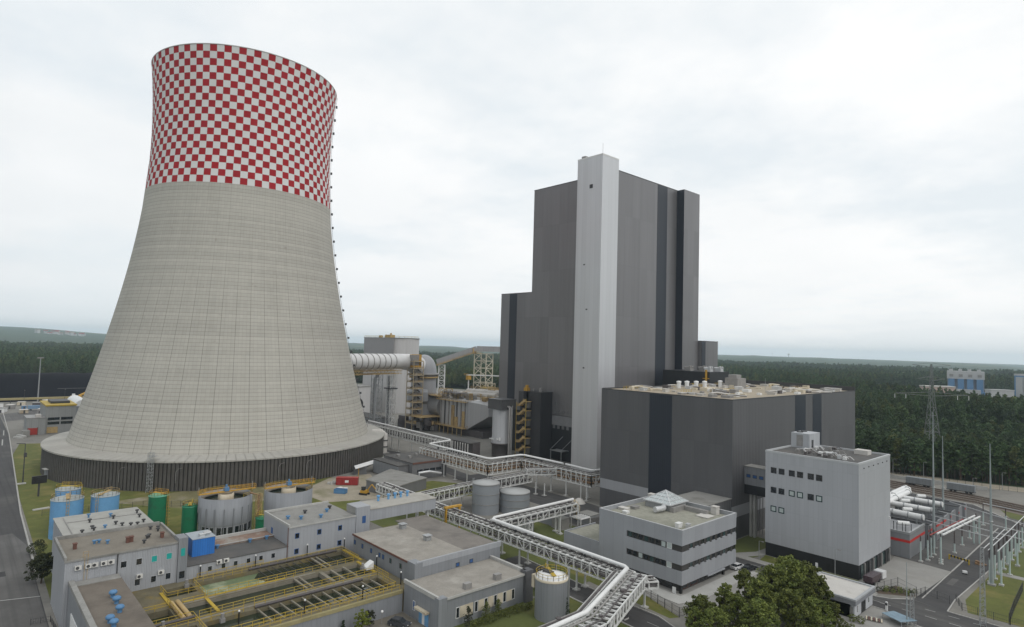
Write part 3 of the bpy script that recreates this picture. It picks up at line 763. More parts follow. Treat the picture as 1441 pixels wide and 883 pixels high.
# ================================================================ turbine hall
th = thing('turbine_hall', 'broad dark grey turbine hall with navy stripes and crowded roof', 'turbine hall', (-117, 227, 0))
HX0, HX1, HY0, HY1, HZ = -142.6, -92.1, 175.3, 277.6, 41.65
b_ = MB()
zl = 10.0
b_.box(HX0, HX1, HY0, HY1, 10.0, HZ)
part('upper_wall', b_, DARKX, th)
part('lower_wall', MB().box(HX0 + .05, HX1 - .05, HY0 + .05, HY1 - .05, 0, 6.6), DARKX, th)
part('pale_band', MB().box(HX0 + .02, HX1 - .02, HY0 + .02, HY1 - .02, 6.6, 10.0), BAND, th)
part('navy_stripe', MB().box(-121.9, -113.2, HY0 - .07, HY0, 6.6, HZ - .02), NAVY, th)
part('navy_stripe', MB().box(HX1, HX1 + .07, 219.5, 228.2, 0, HZ - .02), NAVY, th)
part('navy_stripe', MB().box(HX1, HX1 + .07, 234.6, 242.5, 0, HZ - .02), NAVY, th)
pp = MB().box(HX0, HX1, HY0, HY0 + .5, HZ, HZ + .35).box(HX1 - .5, HX1, HY0 + .5, HY1 - .5, HZ, HZ + .35).box(HX0, HX1, HY1 - .5, HY1, HZ, HZ + 1.9).box(HX0, HX0 + .5, HY0 + .5, HY1 - .5, HZ, HZ + .5)
part('parapet', pp, STEELD, th)
RTAN = mat('turbine_roof', g(.33, .28, .21), .9, var=.2, scale=.25, stain=g(.26, .22, .16), stain_lo=.5)
part('roof', MB().box(HX0 + .5, HX1 - .5, HY0 + .5, HY1 - .5, HZ - .1, HZ + .06), RTAN, th)
rr = random.Random(5)
for i in range(98):
    x = rr.uniform(HX0 + 3, HX1 - 3); y = rr.uniform(HY0 + 6, HY1 - 5)
    h = rr.uniform(.4, 1.5); sx = rr.uniform(.9, 3.2); sy = rr.uniform(.9, 3.4)
    q = MB().box(x - sx / 2, x + sx / 2, y - sy / 2, y + sy / 2, HZ + .06, HZ + h)
    if i % 3 == 0: q.box(x - sx / 2 - .15, x + sx / 2 + .15, y - sy / 2 - .15, y + sy / 2 + .15, HZ + h, HZ + h + .12)
    if i % 4 == 1: q.tube([(x, y, HZ + h), (x, y + 4, HZ + h), (x + 3, y + 7, HZ + h * .6)], .28, 8)
    part('roof_unit', q, (ALU, PIPEG, WHITEP, ROOFW, PIPED, CREAM)[i % 6], th)
for i, (x, y) in enumerate(((-133.3, 211), (-132.4, 215.3), (-131, 219.8), (-129.9, 224.3), (-129.7, 236.2))):
    q = MB().cyl(x, y, .8, HZ + .06, HZ + 2.7, 16); q.lathe(x, y, [(.95, HZ + 2.3), (.95, HZ + 2.8), (.2, HZ + 3.0)], 16)
    part('exhaust_stack', q, WHITEP, th)
part('roof_plant_room', MB().box(-127.5, -122, 236, 243, HZ, HZ + 4.2).box(-126.5, -123, 237, 241, HZ + 4.2, HZ + 5.6), PIPEG, th)
for i in range(16):
    x = rr.uniform(HX0 + 2, HX1 - 4); y = rr.uniform(HY0 + 4, HY1 - 12)
    q = MB().rail([(x, y, HZ + .06), (x, y + rr.uniform(4, 12), HZ + .06)], 1.1, 1.5, .09)
    part('roof_railing', q, YEL if i % 4 else RUST, th)
q = MB().cyl(-104, 222, .06, HZ, HZ + 5.5, 6); part('lightning_rod', q, GALV, th)
for i, y in enumerate((184.2, 185.8, 187.4)):
    window(th, 'x', HX1, y, 17.6, 1.3, 1.5, GLASSP, STEELD)
# roof ridge duct in front (between admin and hall)
ga = thing('covered_gallery', 'low grey covered gallery joining office block roof and turbine hall', 'gallery', (-98, 165, 0))
part('wall', MB().box(-104, -92.2, 153.5, 175.2, 8.2, 12.4), clad('gallery_cladding', g(.12, .12, .125), 3, var=.04), ga)
part('roof', MB().box(-104.2, -92.0, 153.4, 175.2, 12.4, 12.6), ROOFG, ga)
part('leg', MB().box(-103.6, -103, 158, 158.6, 0, 8.2), GALV, ga); part('leg', MB().box(-93.2, -92.6, 158, 158.6, 0, 8.2), GALV, ga)

# ================================================================ switchgear building (tall pale block with black plinth)
sb = thing('switchgear_building', 'tall pale grey building with small square windows and black plinth', 'building', (-68, 184, 0))
SX0, SX1, SY0, SY1, SZ = -80.2, -56.1, 171.6, 196.2, 28.5
part('wall', MB().box(SX0, SX1, SY0, SY1, 3.6, SZ), WHITEC, sb)
part('plinth', MB().box(SX0 + .12, SX1 - .12, SY0 + .12, SY1 - .12, 0, 3.6), PLINTH, sb)
cp = MB(); zc = SZ
cp.box(SX0 - .05, SX1 + .05, SY0 - .05, SY0 + .4, zc, zc + .5).box(SX0 - .05, SX1 + .05, SY1 - .4, SY1 + .05, zc, zc + .5).box(SX0 - .05, SX0 + .4, SY0 + .4, SY1 - .4, zc, zc + .5).box(SX1 - .4, SX1 + .05, SY0 + .4, SY1 - .4, zc, zc + .5)
part('parapet', cp, mat('switchgear_coping', g(.43, .44, .45), .5, var=.06), sb)
part('roof', MB().box(SX0 + .4, SX1 - .4, SY0 + .4, SY1 - .4, SZ - .05, SZ + .08), ROOFK, sb)
for z_, kinds in ((23.7, 'dddddb'), (18.3, 'ddppdp'), (13.15, 'pp')):
    for x, kd in zip((-77.85, -75.65, -72.85, -70.65, -67.85, -65.7), kinds):
        window(sb, 'y', SY0, x, z_, 1.62, 1.62, {'d': GLASS, 'b': GLASS, 'p': GLASSP}[kd], STEELD if kd != 'p' else GLASSG, .12 if kd != 'p' else .26, .05)
pb = MB().box(-81.0 + 1.2, -74.5, 187.5, 199 - 4, SZ + .08, SZ + 4.4)
pr = part('roof_plant_room', pb, clad('plant_room_panels', g(.40, .41, .43), 1.6, var=.05, bump=0), sb)
sub('louvre', MB().box(-78.2, -76.4, 187.42, 187.5, SZ + .6, SZ + 3.9), PIPEG, pr)
sub('louvre', MB().box(-74.5, -74.42, 189, 190.2, SZ + .5, SZ + 2.6), STEELD, pr)
sub('fan', MB().cyl(-78.3, 190, .9, SZ + 4.4, SZ + 4.6, 16).cyl(-78.3, 193, .9, SZ + 4.4, SZ + 4.6, 16), BLACK, pr)
r2 = random.Random(9)
for i in range(26):
    x = r2.uniform(-74, -59.5); y = r2.uniform(176, 194)
    if i < 6: x, y = -74 + i * 1.5, 178.5 + (i % 2) * 1.4
    s_ = r2.uniform(.5, 1.3); h = r2.uniform(.5, 1.1)
    q = MB().cbox(x, y, SZ + .08, s_, s_ * 1.2, h)
    q.tube([(x, y, SZ + h), (x + 1.2, y + .3, SZ + h + .25), (x + 2.2, y + .3, SZ + .3)], .08, 6)
    part('roof_unit', q, (ALU, PIPEG, PIPED, PIPEG, WHITEP)[i % 5], sb)
part('roof_unit', MB().box(-63.5, -60, 190.5, 193.5, SZ + .1, SZ + 1.3), ROOFW, sb)
# delivery bays along the base of the east face
for i in range(7):
    y = 173.2 + i * 3.25
    d_ = part('bay_door', MB().box(SX1 - .12, SX1 + .02, y, y + 1.7, .02, 3.3), (GLASSG, BLACK, GLASS, GLASSG, BLACK, GLASSG, BLACK)[i], sb)
    sub('door_pier', MB().box(SX1 - .1, SX1 + .3, y + 1.85, y + 2.3, .02, 3.5), STEELD if i % 2 else PIPEG, d_)
part('wall_lamp', MB().box(SX1, SX1 + .35, 194.8, 195.2, 11.2, 12.0), WHITEP, sb)
for i in range(6):
    part('wall_bracket', MB().box(SX1, SX1 + .2, 175 + i * 3.6, 175.25 + i * 3.6, SZ - 1.2, SZ - .95), STEELD, sb)

# bridge from the turbine hall to the switchgear building
br = thing('footbridge', 'enclosed grey footbridge between turbine hall and switchgear building', 'footbridge', (-86, 186, 0))
part('wall', MB().box(-92.0, -80.25, 182.6, 187, 16.0, 21.4), clad('bridge_cladding', g(.20, .205, .215), 1.4, var=.03, bump=0), br)
part('soffit', MB().box(-91.9, -80.3, 182.7, 186.9, 13.2, 15.9), PLINTH, br)
part('roof', MB().box(-92.05, -80.22, 182.4, 187.2, 21.4, 21.6), ROOFG, br)
for i in range(5):
    window(br, 'y', 182.6, -90.6 + i * 2.0, 18.7, 1.3, 1.0, GLASSB, STEELD, .1)
for x in (-90.8, -89.6):
    part('leg', MB().box(x - .3, x + .3, 184.4, 185.4, 0, 13.2), CONCL, br)
for i in range(9):
    part('downpipe', MB().tube([(-91.9 + i * .9, 187.3, .1), (-91.9 + i * .9, 187.3, 13.4)], .12, 6), PIPEG, br)

# ================================================================ office block
of = thing('office_block', 'three storey pale grey office block with glass pyramid on the roof', 'office building', (-91.5, 140, 0))
OX0, OX1, OY0, OY1, OZ = -103.8, -79.2, 127.7, 153.1, 14.3
wl = MB()
F2, F1 = (9.55, 11.05), (5.2, 6.65)
X_ = -95.0
wl.box(OX0, OX1, OY0, OY1, F2[1], OZ - .9).box(OX0, OX1, OY0, OY1, F1[1], F2[0]).box(OX0, OX1, OY0, OY1, 2.1, F1[0])
wl.box(OX0, X_, OY0, OY0 + 6, F1[0], F1[1]).box(OX0, X_, OY0, OY0 + 6, F2[0], F2[1])
part('wall', wl, ADMINC, of)
DKB = mat('window_band', g(.055, .052, .05), .4, var=.15)
part('window_band', MB().box(OX0 + .3, OX1 - .22, OY0 + .22, OY1 - .1, F1[0], F1[1]), DKB, of)
part('window_band', MB().box(OX0 + .3, OX1 - .22, OY0 + .22, OY1 - .1, F2[0], F2[1]), DKB, of)
for zz in (F1, F2):
    zc = (zz[0] + zz[1]) / 2; h = zz[1] - zz[0] - .1
    for i in range(8):
        x = X_ + .9 + i * 1.62
        if x > OX1 - 1.6: break
        kd = (GLASS, GLASSG, GLASS, GLASS, GLASSG, GLASS, GLASS, GLASSP)[(i + int(zz[0])) % 8] if i < 7 else GLASSP
        window(of, 'y', OY0 + .22, x, zc, 1.35, h, kd, DKB if i < 7 else WHITEP, .1, .08)
    for i in range(9):
        y = OY0 + 4.2 + i * 2.55
        window(of, 'x', OX1 - .22, y, zc + .05, 1.7 if i % 2 else 1.3, h, GLASS if i % 3 else GLASSG, DKB, .1, .08)
        if i < 9:
            part('sill_step', MB().box(OX1 - .2, OX1 - .02, y - 1.05, y + .55, zz[0], zz[0] + .32), ADMINC, of)
pc = MB(); zc = OZ
pc.box(OX0 - .05, OX1 + .05, OY0 - .05, OY0 + .35, zc - .9, zc + .3).box(OX0 - .05, OX1 + .05, OY1 - .35, OY1 + .05, zc - .9, zc + .3).box(OX0 - .05, OX0 + .35, OY0 + .35, OY1 - .35, zc - .9, zc + .3).box(OX1 - .35, OX1 + .05, OY0 + .35, OY1 - .35, zc - .9, zc + .3)
part('parapet', pc, ADMINC, of)
pc = MB()
pc.box(OX0 - .1, OX1 + .1, OY0 - .1, OY0 + .4, zc + .3, zc + .38).box(OX0 - .1, OX1 + .1, OY1 - .4, OY1 + .1, zc + .3, zc + .38).box(OX0 - .1, OX0 + .4, OY0 + .4, OY1 - .4, zc + .3, zc + .38).box(OX1 - .4, OX1 + .1, OY0 + .4, OY1 - .4, zc + .3, zc + .38)
part('parapet_cap', pc, mat('parapet_cap_sheet', g(.42, .425, .43), .5, var=.06), of)
part('roof', MB().box(OX0 + .35, OX1 - .35, OY0 + .35, OY1 - .35, OZ - .9, OZ - .72), GRAV, of)
part('ground_floor', MB().box(OX0 + 1.0, OX1 - 1.4, OY0 + 1.4, OY1 - .6, 0, 2.1), mat('ground_floor_cladding', g(.05, .048, .048), .4, var=.15), of)
for i in range(7):
    window(of, 'y', OY0 + 1.4, -101 + i * 2.9, 1.05, 2.3, 1.5, GLASS, STEELD, .08, .05)
for i in range(5):
    window(of, 'x', OX1 - 1.4, 131 + i * 4.2, 1.05, 3.0, 1.6, GLASS, BROWN if i < 2 else STEELD, .12, .05)
part('column', MB().box(OX1 - 1.0, OX1 - .4, OY0 + .4, OY0 + 1.0, 0, 2.1), BLACK, of); part('column', MB().box(OX1 - .9, OX1 - .4, 147.5, 148.1, 0, 2.1), BLACK, of)
part('entrance_canopy', MB().box(OX1 - 1.4, OX1 + .3, 139, 147, 1.75, 2.05), ADMINC, of)
part('info_board', MB().box(OX1 - 2.1, OX1 - 1.2, OY0 - .6, OY0 - .5, .1, 1.5), WHITEP, of)
# skylight pyramid on an upstand
cx, cy = -96.6, 147.2
up = MB().box(cx - 3.9, cx + 3.9, cy - 3.9, cy + 3.9, OZ - .75, OZ + 1.0)
us = part('skylight_upstand', up, clad('upstand_cladding', g(.26, .265, .27), 1.5, var=.04), of)
py = MB(); ap = (cx, cy, OZ + 3.7); q = [(cx - 4.3, cy - 4.3, OZ + 1.0), (cx + 4.3, cy - 4.3, OZ + 1.0), (cx + 4.3, cy + 4.3, OZ + 1.0), (cx - 4.3, cy + 4.3, OZ + 1.0), ap]
py.add(q, [(0, 1, 4), (1, 2, 4), (2, 3, 4), (3, 0, 4), (3, 2, 1, 0)])
sub('skylight_glass', py, SKYL, us)
gb = MB()
for i in range(4):
    a_, b2 = V(q[i]), V(q[(i + 1) % 4]); A = V(ap)
    gb.beam(a_, A, .24); gb.beam(a_, b2, .26)
    for k in range(1, 6):
        m_ = a_.lerp(b2, k / 6)
        t = 1 - abs(k / 6 - .5) * 2
        e = a_.lerp(A, t) if k <= 3 else b2.lerp(A, t)
        if k == 3: e = A
        gb.beam(m_ + V((0, 0, .05)), e + V((0, 0, .05)), .16)
    for k in range(1, 4):
        gb.beam(a_.lerp(A, k / 4) + V((0, 0, .05)), b2.lerp(A, k / 4) + V((0, 0, .05)), .14)
sub('glazing_bar', gb, ALU, us)
zr = OZ - .72
for i, (x, y, sx, sy, h) in enumerate(((-102.4, 149, 1.5, 1.5, 2.0), (-84.0, 151.0, 1.6, 1.6, 2.0), (-97.5, 152.2, 1.4, 1.0, 1.4), (-83.3, 132.6, 1.0, 1.6, 1.0), (-81.7, 134.2, .8, 1.0, .9), (-101.6, 135.2, 2.6, 1.6, .45), (-99, 132.6, 1.4, 1.3, .5), (-100.4, 138.4, 1.6, 2.0, .6), (-84.5, 146.8, 3.4, 3.4, .18))):
    part('roof_unit', MB().box(x - sx / 2, x + sx / 2, y - sy / 2, y + sy / 2, zr, zr + h).box(x - sx / 2 - .1, x + sx / 2 + .1, y - sy / 2 - .1, y + sy / 2 + .1, zr + h, zr + h + .12), (ROOFW, ROOFW, ALU, WHITEP, ALU, ROOFW, WHITEP, PIPEG, ROOFW)[i], of)
part('roof_duct', MB().tube([(-94.2, 138.6, zr + 1), (-93.6, 141.5, zr + 1), (-94.5, 143.2, zr + 1)], .75, 12), ALU, of)
part('roof_duct', MB().box(-92.6, -91.4, 143, 149, zr, zr + 1.3).box(-91.4, -84.8, 148, 149.2, zr, zr + 1.1), PIPEG, of)
part('low_annex', MB().box(-118.2, OX0 - .02, 130.0, 143.5, 0, 4.6).box(-118.2, OX0 - .4, 130.0, 130.3, 4.6, 5.1).box(-118.2, -117.9, 130.3, 143.5, 4.6, 5.1), ADMINC, of)
part('annex_roof', MB().box(-117.9, OX0 - .02, 130.3, 143.5, 4.6, 4.75), GRAV, of)
# ================================================================ water treatment works (raised yard at 4.5 m)
DZ = 4.5; FX = -144.3
FRAME = mat('grey_window_frame', g(.40, .41, .42), .5, var=.08)
BASW = mat('basin_concrete', g(.21, .19, .15), .9, var=.2, scale=.5, stain=g(.15, .14, .10), stain_scale=.3, stain_lo=.5)
def coping(x0, x1, y0, y1, z, w=.35, h=.3):
    k = MB()
    k.box(x0 - .05, x1 + .05, y0 - .05, y0 + w, z, z + h).box(x0 - .05, x1 + .05, y1 - w, y1 + .05, z, z + h).box(x0 - .05, x0 + w, y0 + w, y1 - w, z, z + h).box(x1 - w, x1 + .05, y0 + w, y1 - w, z, z + h)
    return k
def ac(root, x, y, z):
    a_ = part('air_conditioner', MB().box(x + .02, x + .45, y - .55, y + .55, z - .4, z + .4), ACW, root)
    f = MB(); f.tube([(x + .45, y - .12, z), (x + .47, y - .12, z)], .3, 12)
    sub('fan_grille', f, STEELD, a_)
def bwall(name, mb, m, root): return part(name, mb, m, root)
# A1: two storey block with tan roof
a1 = thing('works_building', 'two storey pale building with tan felt roof and turquoise blinds beside the open basins', 'building', (-152, 28, 0))
part('wall', MB().box(-160.2, FX, 18.6, 38.1, 0, 12.7), WTW, a1)
part('roof', MB().box(-160.0, FX + .12, 18.9, 38.2, 12.7, 12.85), ROOFT, a1)
part('parapet', MB().box(-160.3, FX, 18.5, 18.9, 12.7, 13.5).box(-160.5, -160.1, 18.9, 38.1, 12.7, 13.5).box(-160.3, FX + .1, 38.2, 38.6, 12.7, 13.3).box(FX + .1, FX + .2, 18.5, 38.3, 12.55, 12.9), CONC, a1)
for y, k_ in ((28.3, GLASS), (31.0, GLASS), (33.75, GLASST), (36.5, GLASST)):
    window(a1, 'x', FX, y, 10.25, 1.15, 1.35, k_, FRAME, .09, .06)
for y in (30.9, 33.8, 36.5):
    window(a1, 'x', FX, y, 6.15, 1.05, 1.35, GLASS, FRAME, .08, .06)
for y in (20.7, 22.4, 23.4, 24.9, 26.1): ac(a1, FX, y, 11.3)
ac(a1, FX, 35.1, 7.3); ac(a1, FX, 31.2, 7.35)
part('downpipe', MB().tube([(FX + .15, 27.2, 4.6), (FX + .15, 27.2, 12.6)], .1, 6), STEELD, a1)
part('roof_ladder', MB().beam((FX + .25, 21.7, 8.8), (FX + .25, 21.7, 13.6), .07).beam((FX + .25, 22.2, 8.8), (FX + .25, 22.2, 13.6), .07).rail([(FX - .6, 21.5, 12.8), (FX - .6, 22.4, 12.8)], 1.1, .5), RUST, a1)
for i, (x, y) in enumerate(((-151.6, 21.0), (-150.0, 29.9), (-150.2, 30.6), (-149.5, 36.2))):
    part('chimney', MB().box(x - .4, x + .4, y - .3, y + .3, 12.85, 13.9).box(x - .5, x + .5, y - .4, y + .4, 13.9, 14.0), BROWN, a1)
for i, (x, y) in enumerate(((-153, 25.3), (-153, 24.5), (-151.6, 26.6), (-147.4, 32.4), (-151.2, 34.1), (-156.5, 37), (-154.8, 36.6), (-157, 35.6), (-150.5, 33.6))):
    part('roof_vent', MB().cyl(x, y, .22, 12.85, 13.4, 8).cyl(x, y, .42, 13.4, 13.6, 10), (BLUEV if i < 3 else STEELD), a1)
shf = part('stair_projection', MB().box(FX - 3, FX + .5, 38.12, 39.9, 0, 13.6), WTG, a1)
fr = MB(); wz = (10.5, 6.1)
sub('stair_pane', MB().box(FX + .5, FX + .55, 38.6, 39.4, 9.9, 11.5), GLASST, shf)
sub('stair_pane', MB().box(FX + .5, FX + .55, 38.5, 39.5, 5.3, 6.7), GLASS, shf)
# grey-roofed hall behind
a0 = thing('works_hall', 'pale hall with wide grey roof dotted with small vents, behind the tan roof', 'hall', (-172, 29, 0))
part('wall', MB().box(-182.8, -160.6, 20.8, 37.9, 0, 12.0), WTW, a0)
part('roof', MB().add([(-183.1, 20.6, 12.05), (-160.55, 20.6, 12.3), (-160.55, 38.1, 12.3), (-183.1, 38.1, 12.05), (-183.1, 20.6, 11.9), (-160.55, 20.6, 12.1), (-160.55, 38.1, 12.1), (-183.1, 38.1, 11.9)], [(0, 1, 2, 3), (4, 5, 1, 0), (5, 6, 2, 1), (6, 7, 3, 2), (7, 4, 0, 3)]), mat('hall_roof', g(.33, .325, .30), .85, var=.1, stain=g(.26, .25, .22), stain_lo=.58), a0)
for i, (x, y) in enumerate(((-178.7, 27.1), (-173.6, 26.6), (-167.4, 26.2), (-165.7, 26.3), (-164.9, 24), (-166.4, 28.5), (-168.2, 30.9), (-166.1, 31.8), (-164.9, 33.3), (-164.7, 34.6), (-176.4, 31.2), (-174, 31.4), (-176.4, 36.8), (-171.8, 36.4), (-166.5, 36.2))):
    part('roof_vent', MB().cyl(x, y, .2, 12.1, 12.75, 8).cyl(x, y, .42, 12.75, 13.0, 10), STEELD if i % 5 else BLUEV, a0)
k = MB()
for i in range(13):
    k.tube([(-161.3, 23.8 + i * 1.0, 12.6), (-161.3, 24.5 + i * 1.0, 12.95)], .22, 6)
part('duct_row', k, STEELD, a0)
part('lightning_strip', MB().tube([(-181, 22.4, 12.25), (-162, 22.2, 12.4)], .07, 6).tube([(-176, 22.4, 12.25), (-175, 37.4, 12.3)], .07, 6), PIPEG, a0)
# D: low block in front with blue ventilators
dd = thing('flat_roof_block', 'low block with brown flat roof carrying blue ventilators', 'building', (-126, 23, 0))
part('wall', MB().box(FX + .12, -100, 19.4, 27.4, 0, 8.4), WTG, dd)
part('roof', MB().box(FX + .12, -100, 20.2, 27.6, 8.4, 8.6), ROOFB, dd)
part('parapet', MB().box(FX + .12, -100, 19.3, 20.2, 8.4, 9.1).box(FX + .12, -141.5, 20.2, 27.5, 8.6, 8.75), CONC, dd)
for x, y in ((-132, 24.5), (-128.6, 24.5), (-124.2, 24.2), (-120.7, 22.2), (-118.6, 22.4)):
    v_ = part('ventilator', MB().cyl(x, y, .36, 8.6, 9.3, 14), BLUEV, dd)
    hd = MB().lathe(x, y, [(.36, 9.2), (.66, 9.3), (.7, 9.6), (.5, 9.85), (.0, 9.95)], 16)
    sub('ventilator_hood', hd, BLUEV, v_)
part('side_door_panel', MB().box(-139, -126, 19.25, 19.4, .2, 4.8), WHITEP, dd)
# A2: long low wing with blue plant box
a2 = thing('long_wing', 'long single storey wing with dark strip roof above the basins', 'building', (-151, 51, 0))
part('wall', MB().box(-158.2, FX, 39.95, 62.0, 0, 7.2), WTW, a2)
part('roof', MB().box(-153.2, FX + .15, 39.95, 62.0, 7.2, 7.35), ROOFK, a2)
part('roof_strip', MB().box(-158.2, -153.2, 39.95, 62.0, 7.2, 7.7), mat('reddish_roof', g(.22, .15, .115), .9, var=.3, scale=.6, stain=g(.27, .25, .22), stain_scale=.3, stain_lo=.52), a2)
part('parapet', MB().box(-158.6, -158.2, 39.95, 62.0, 7.0, 8.4).box(-153.3, -153.1, 47.2, 62, 7.7, 7.85), CONCL, a2)
for i, y in enumerate((44.7, 47.5, 50.1, 52.9, 55.7, 58.5)):
    window(a2, 'x', FX, y, 5.85, .95, 1.2, GLASS, FRAME, .08, .06)
ac(a2, FX, 46.5, 7.0); ac(a2, FX, 48.0, 7.0)
for y in (48.6, 56, 60): part('roof_vent', MB().cyl(-152.4, y, .3, 7.3, 7.9, 8).cyl(-152.4, y, .5, 7.9, 8.15, 10), BLUEV, a2)
pbx = part('plant_box', MB().box(-155.2, -149.5, 42.4, 47.1, 7.35, 11.1), BLUEP, a2, 'bright blue corrugated plant box standing on the wing roof')
sub('box_roof', MB().box(-155.3, -149.4, 42.3, 47.2, 11.1, 11.25), mat('box_roof', g(.33, .37, .40), .5, var=.1), pbx)
sub('box_vent', MB().cbox(-151, 44.6, 11.25, 1.2, 1, .5).cbox(-152, 46, 11.25, 1.0, 1.4, .6).tube([(-150.4, 44, 11.8), (-151, 46.6, 11.8)], .2, 6), ALU, pbx)
part('downpipe', MB().tube([(FX + .1, 61.8, 4.6), (FX + .1, 61.8, 11.6)], .09, 6), BROWN, a2)
# A3: two storey block
a3 = thing('two_storey_block', 'two storey pale block with six small windows behind the basins', 'building', (-152, 71, 0))
part('wall', MB().box(-160, FX, 62.05, 79.5, 0, 11.6), WTW, a3)
part('roof', MB().box(-159.8, FX + .12, 62.3, 79.4, 11.6, 11.72), ROOFG, a3)
part('parapet', MB().box(-160.1, FX, 62.0, 62.35, 11.6, 12.2).box(-160.2, -159.8, 62.35, 79.5, 11.6, 12.2).box(FX + .1, FX + .2, 62, 79.5, 11.4, 11.75), CONCL, a3)
for y, z_ in ((64.1, 9.35), (69.7, 9.3), (75.2, 9.3), (64.1, 5.7), (69.7, 5.7), (75.2, 5.6)):
    window(a3, 'x', FX, y, z_, 1.05, 1.25, GLASS, GLASSB, .12, .06)
part('window', MB().box(-155, -154, 61.98, 62.1, 7.9, 9.3), GLASSB, a3)
for x, y in ((-151, 64.5), (-149, 67), (-153.5, 70), (-147.5, 71.5), (-151.5, 75), (-154, 77)):
    part('roof_vent', MB().cyl(x, y, .3, 11.7, 12.3, 10).cyl(x, y, .55, 12.3, 12.55, 10), BLUEV if x > -152 else STEELD, a3)
# stair shaft and gallery
a4 = thing('bridging_gallery', 'long pale gallery with blue roof vents spanning over the low hall', 'gallery', (-149, 92, 0))
part('wall', MB().box(-152.5, FX, 83.6, 104.5, 9.5, 12.4), WTW, a4)
part('roof', MB().box(-152.7, FX + .15, 83.6, 104.7, 12.4, 12.6), mat('gallery_roof', g(.36, .345, .31), .9, var=.12, stain=g(.27, .25, .22), stain_lo=.55), a4)
shf = part('stair_shaft', MB().box(-149.5, FX + .1, 79.6, 83.5, 0, 13.6), WTW, a4)
sub('shaft_recess', MB().box(-149.4, FX - .5, 79.5, 79.6, 11.8, 13.5), CONC, shf)
sub('tall_pane', MB().box(FX + .1, FX + .16, 81.3, 82.3, 9.4, 11.2), GLASSB, shf)
for y in (89.6, 92.8, 94.9, 96.8, 99.0):
    part('roof_vent', MB().cyl(-150.6, y, .32, 12.6, 13.7, 10).cyl(-150.6, y, .5, 13.7, 14.1, 10), BLUE, a4)
part('leg', MB().box(-146.5, -145.8, 102.6, 103.3, 0, 9.5), STEEL, a4); part('leg', MB().box(-151.5, -150.8, 102.6, 103.3, 0, 9.5), STEEL, a4)
# B: low hall
bh_ = thing('low_hall', 'low hall with broad stained grey roof, partly under the gallery', 'hall', (-125, 88, 0))
part('wall', MB().box(-139.2, -111.3, 76.3, 100.0, 0, 8.7), WTG, bh_)
part('roof', MB().box(-139.3, -111.7, 76.15, 90.5, 8.7, 8.85), ROOFC, bh_)
part('dark_roof', MB().box(-143, -111.7, 90.5, 100.1, 8.6, 8.8), ROOFK if False else mat('darker_roof', g(.185, .168, .15), .9, var=.15, stain=g(.12, .11, .1)), bh_)
part('front_parapet', MB().box(-111.7, -111.25, 76.2, 100.2, 8.3, 9.5), WTW, bh_)
part('corner_pier', MB().box(-114, -111.1, 75.6, 77.6, 0, 9.3), WTG, bh_)
part('eaves', MB().box(-139.4, -114, 76.0, 76.15, 8.5, 8.9), BROWN, bh_)
for x in (-138.1, -134.4, -130.2, -126.4, -124.8, -121.6, -117.4, -113.6):
    window(bh_, 'y', 76.3, x - .3, 7.0, .85, 1.1, GLASSG if int(x) % 2 else GLASSB, STEELD, .1, .05)
for y in (87.2, 91.1): window(bh_, 'x', -111.25, y, 6.75, 1.0, .9, GLASSB, STEELD, .1, .05)
for x, y in ((-135.8, 88.2), (-124.2, 87.8)):
    part('roof_vent', MB().box(x - .7, x + .7, y - .7, y + .7, 8.85, 9.7).box(x - .9, x + .9, y - .9, y + .9, 9.9, 10.1).box(x - .3, x + .3, y - .3, y + .3, 9.7, 9.9), GALV, bh_)
# C: annex with pale window infills
ca_ = thing('front_annex', 'single storey annex with stained roof and a row of cream and dark windows', 'building', (-105, 85, 0))
part('wall', MB().box(-111.2, -99.3, 73.2, 97.2, 0, 6.0), WTG, ca_)
part('roof', MB().box(-111.2, -99.1, 73.6, 96.7, 6.0, 6.14), ROOFC, ca_)
part('parapet', MB().box(-111.4, -99.3, 73.1, 73.6, 6.0, 6.75).box(-111.2, -99.3, 96.7, 97.3, 6.0, 6.8).box(-99.1, -98.95, 73.4, 97, 5.75, 6.2), CONCL, ca_)
part('pier', MB().box(-100.1, -98.6, 73.0, 75.0, 0, 6.5), WTG, ca_); part('pier', MB().box(-100.4, -98.5, 96.4, 98.6, 0, 6.8), mat('dark_pier', g(.10, .10, .105), .7), ca_)
for i, y in enumerate((78.2, 83.0, 85.6, 88.2, 90.8, 93.3)):
    window(ca_, 'x', -99.3, y, 2.5, .9, 2.2, GLASS, WHITEP, .1, .06)
    if i < 5: part('cream_infill', MB().box(-99.3, -99.2, y + .55, y + (3.9 if i == 0 else 2.05), 1.4, 3.6), CREAM, ca_)
d_ = part('entrance', MB().box(-105.4, -102.2, 73.08, 73.2, .02, 2.5), BLUE, ca_)
sub('entrance_canopy', MB().box(-106, -101.8, 72.2, 73.1, 2.7, 3.1), CREAM, d_)
sub('entrance_pane', MB().box(-104.2, -103.4, 73.03, 73.08, .1, 2.3), WHITEP, d_)
window(ca_, 'y', 73.2, -107.4, 2.6, .8, 1.9, GLASSB, WHITEP, .1, .05)
for y in (81.4, 89.6): part('roof_vent', MB().box(-101, -99.9, y - .8, y + .8, 6.14, 7.3), PIPEG, ca_)

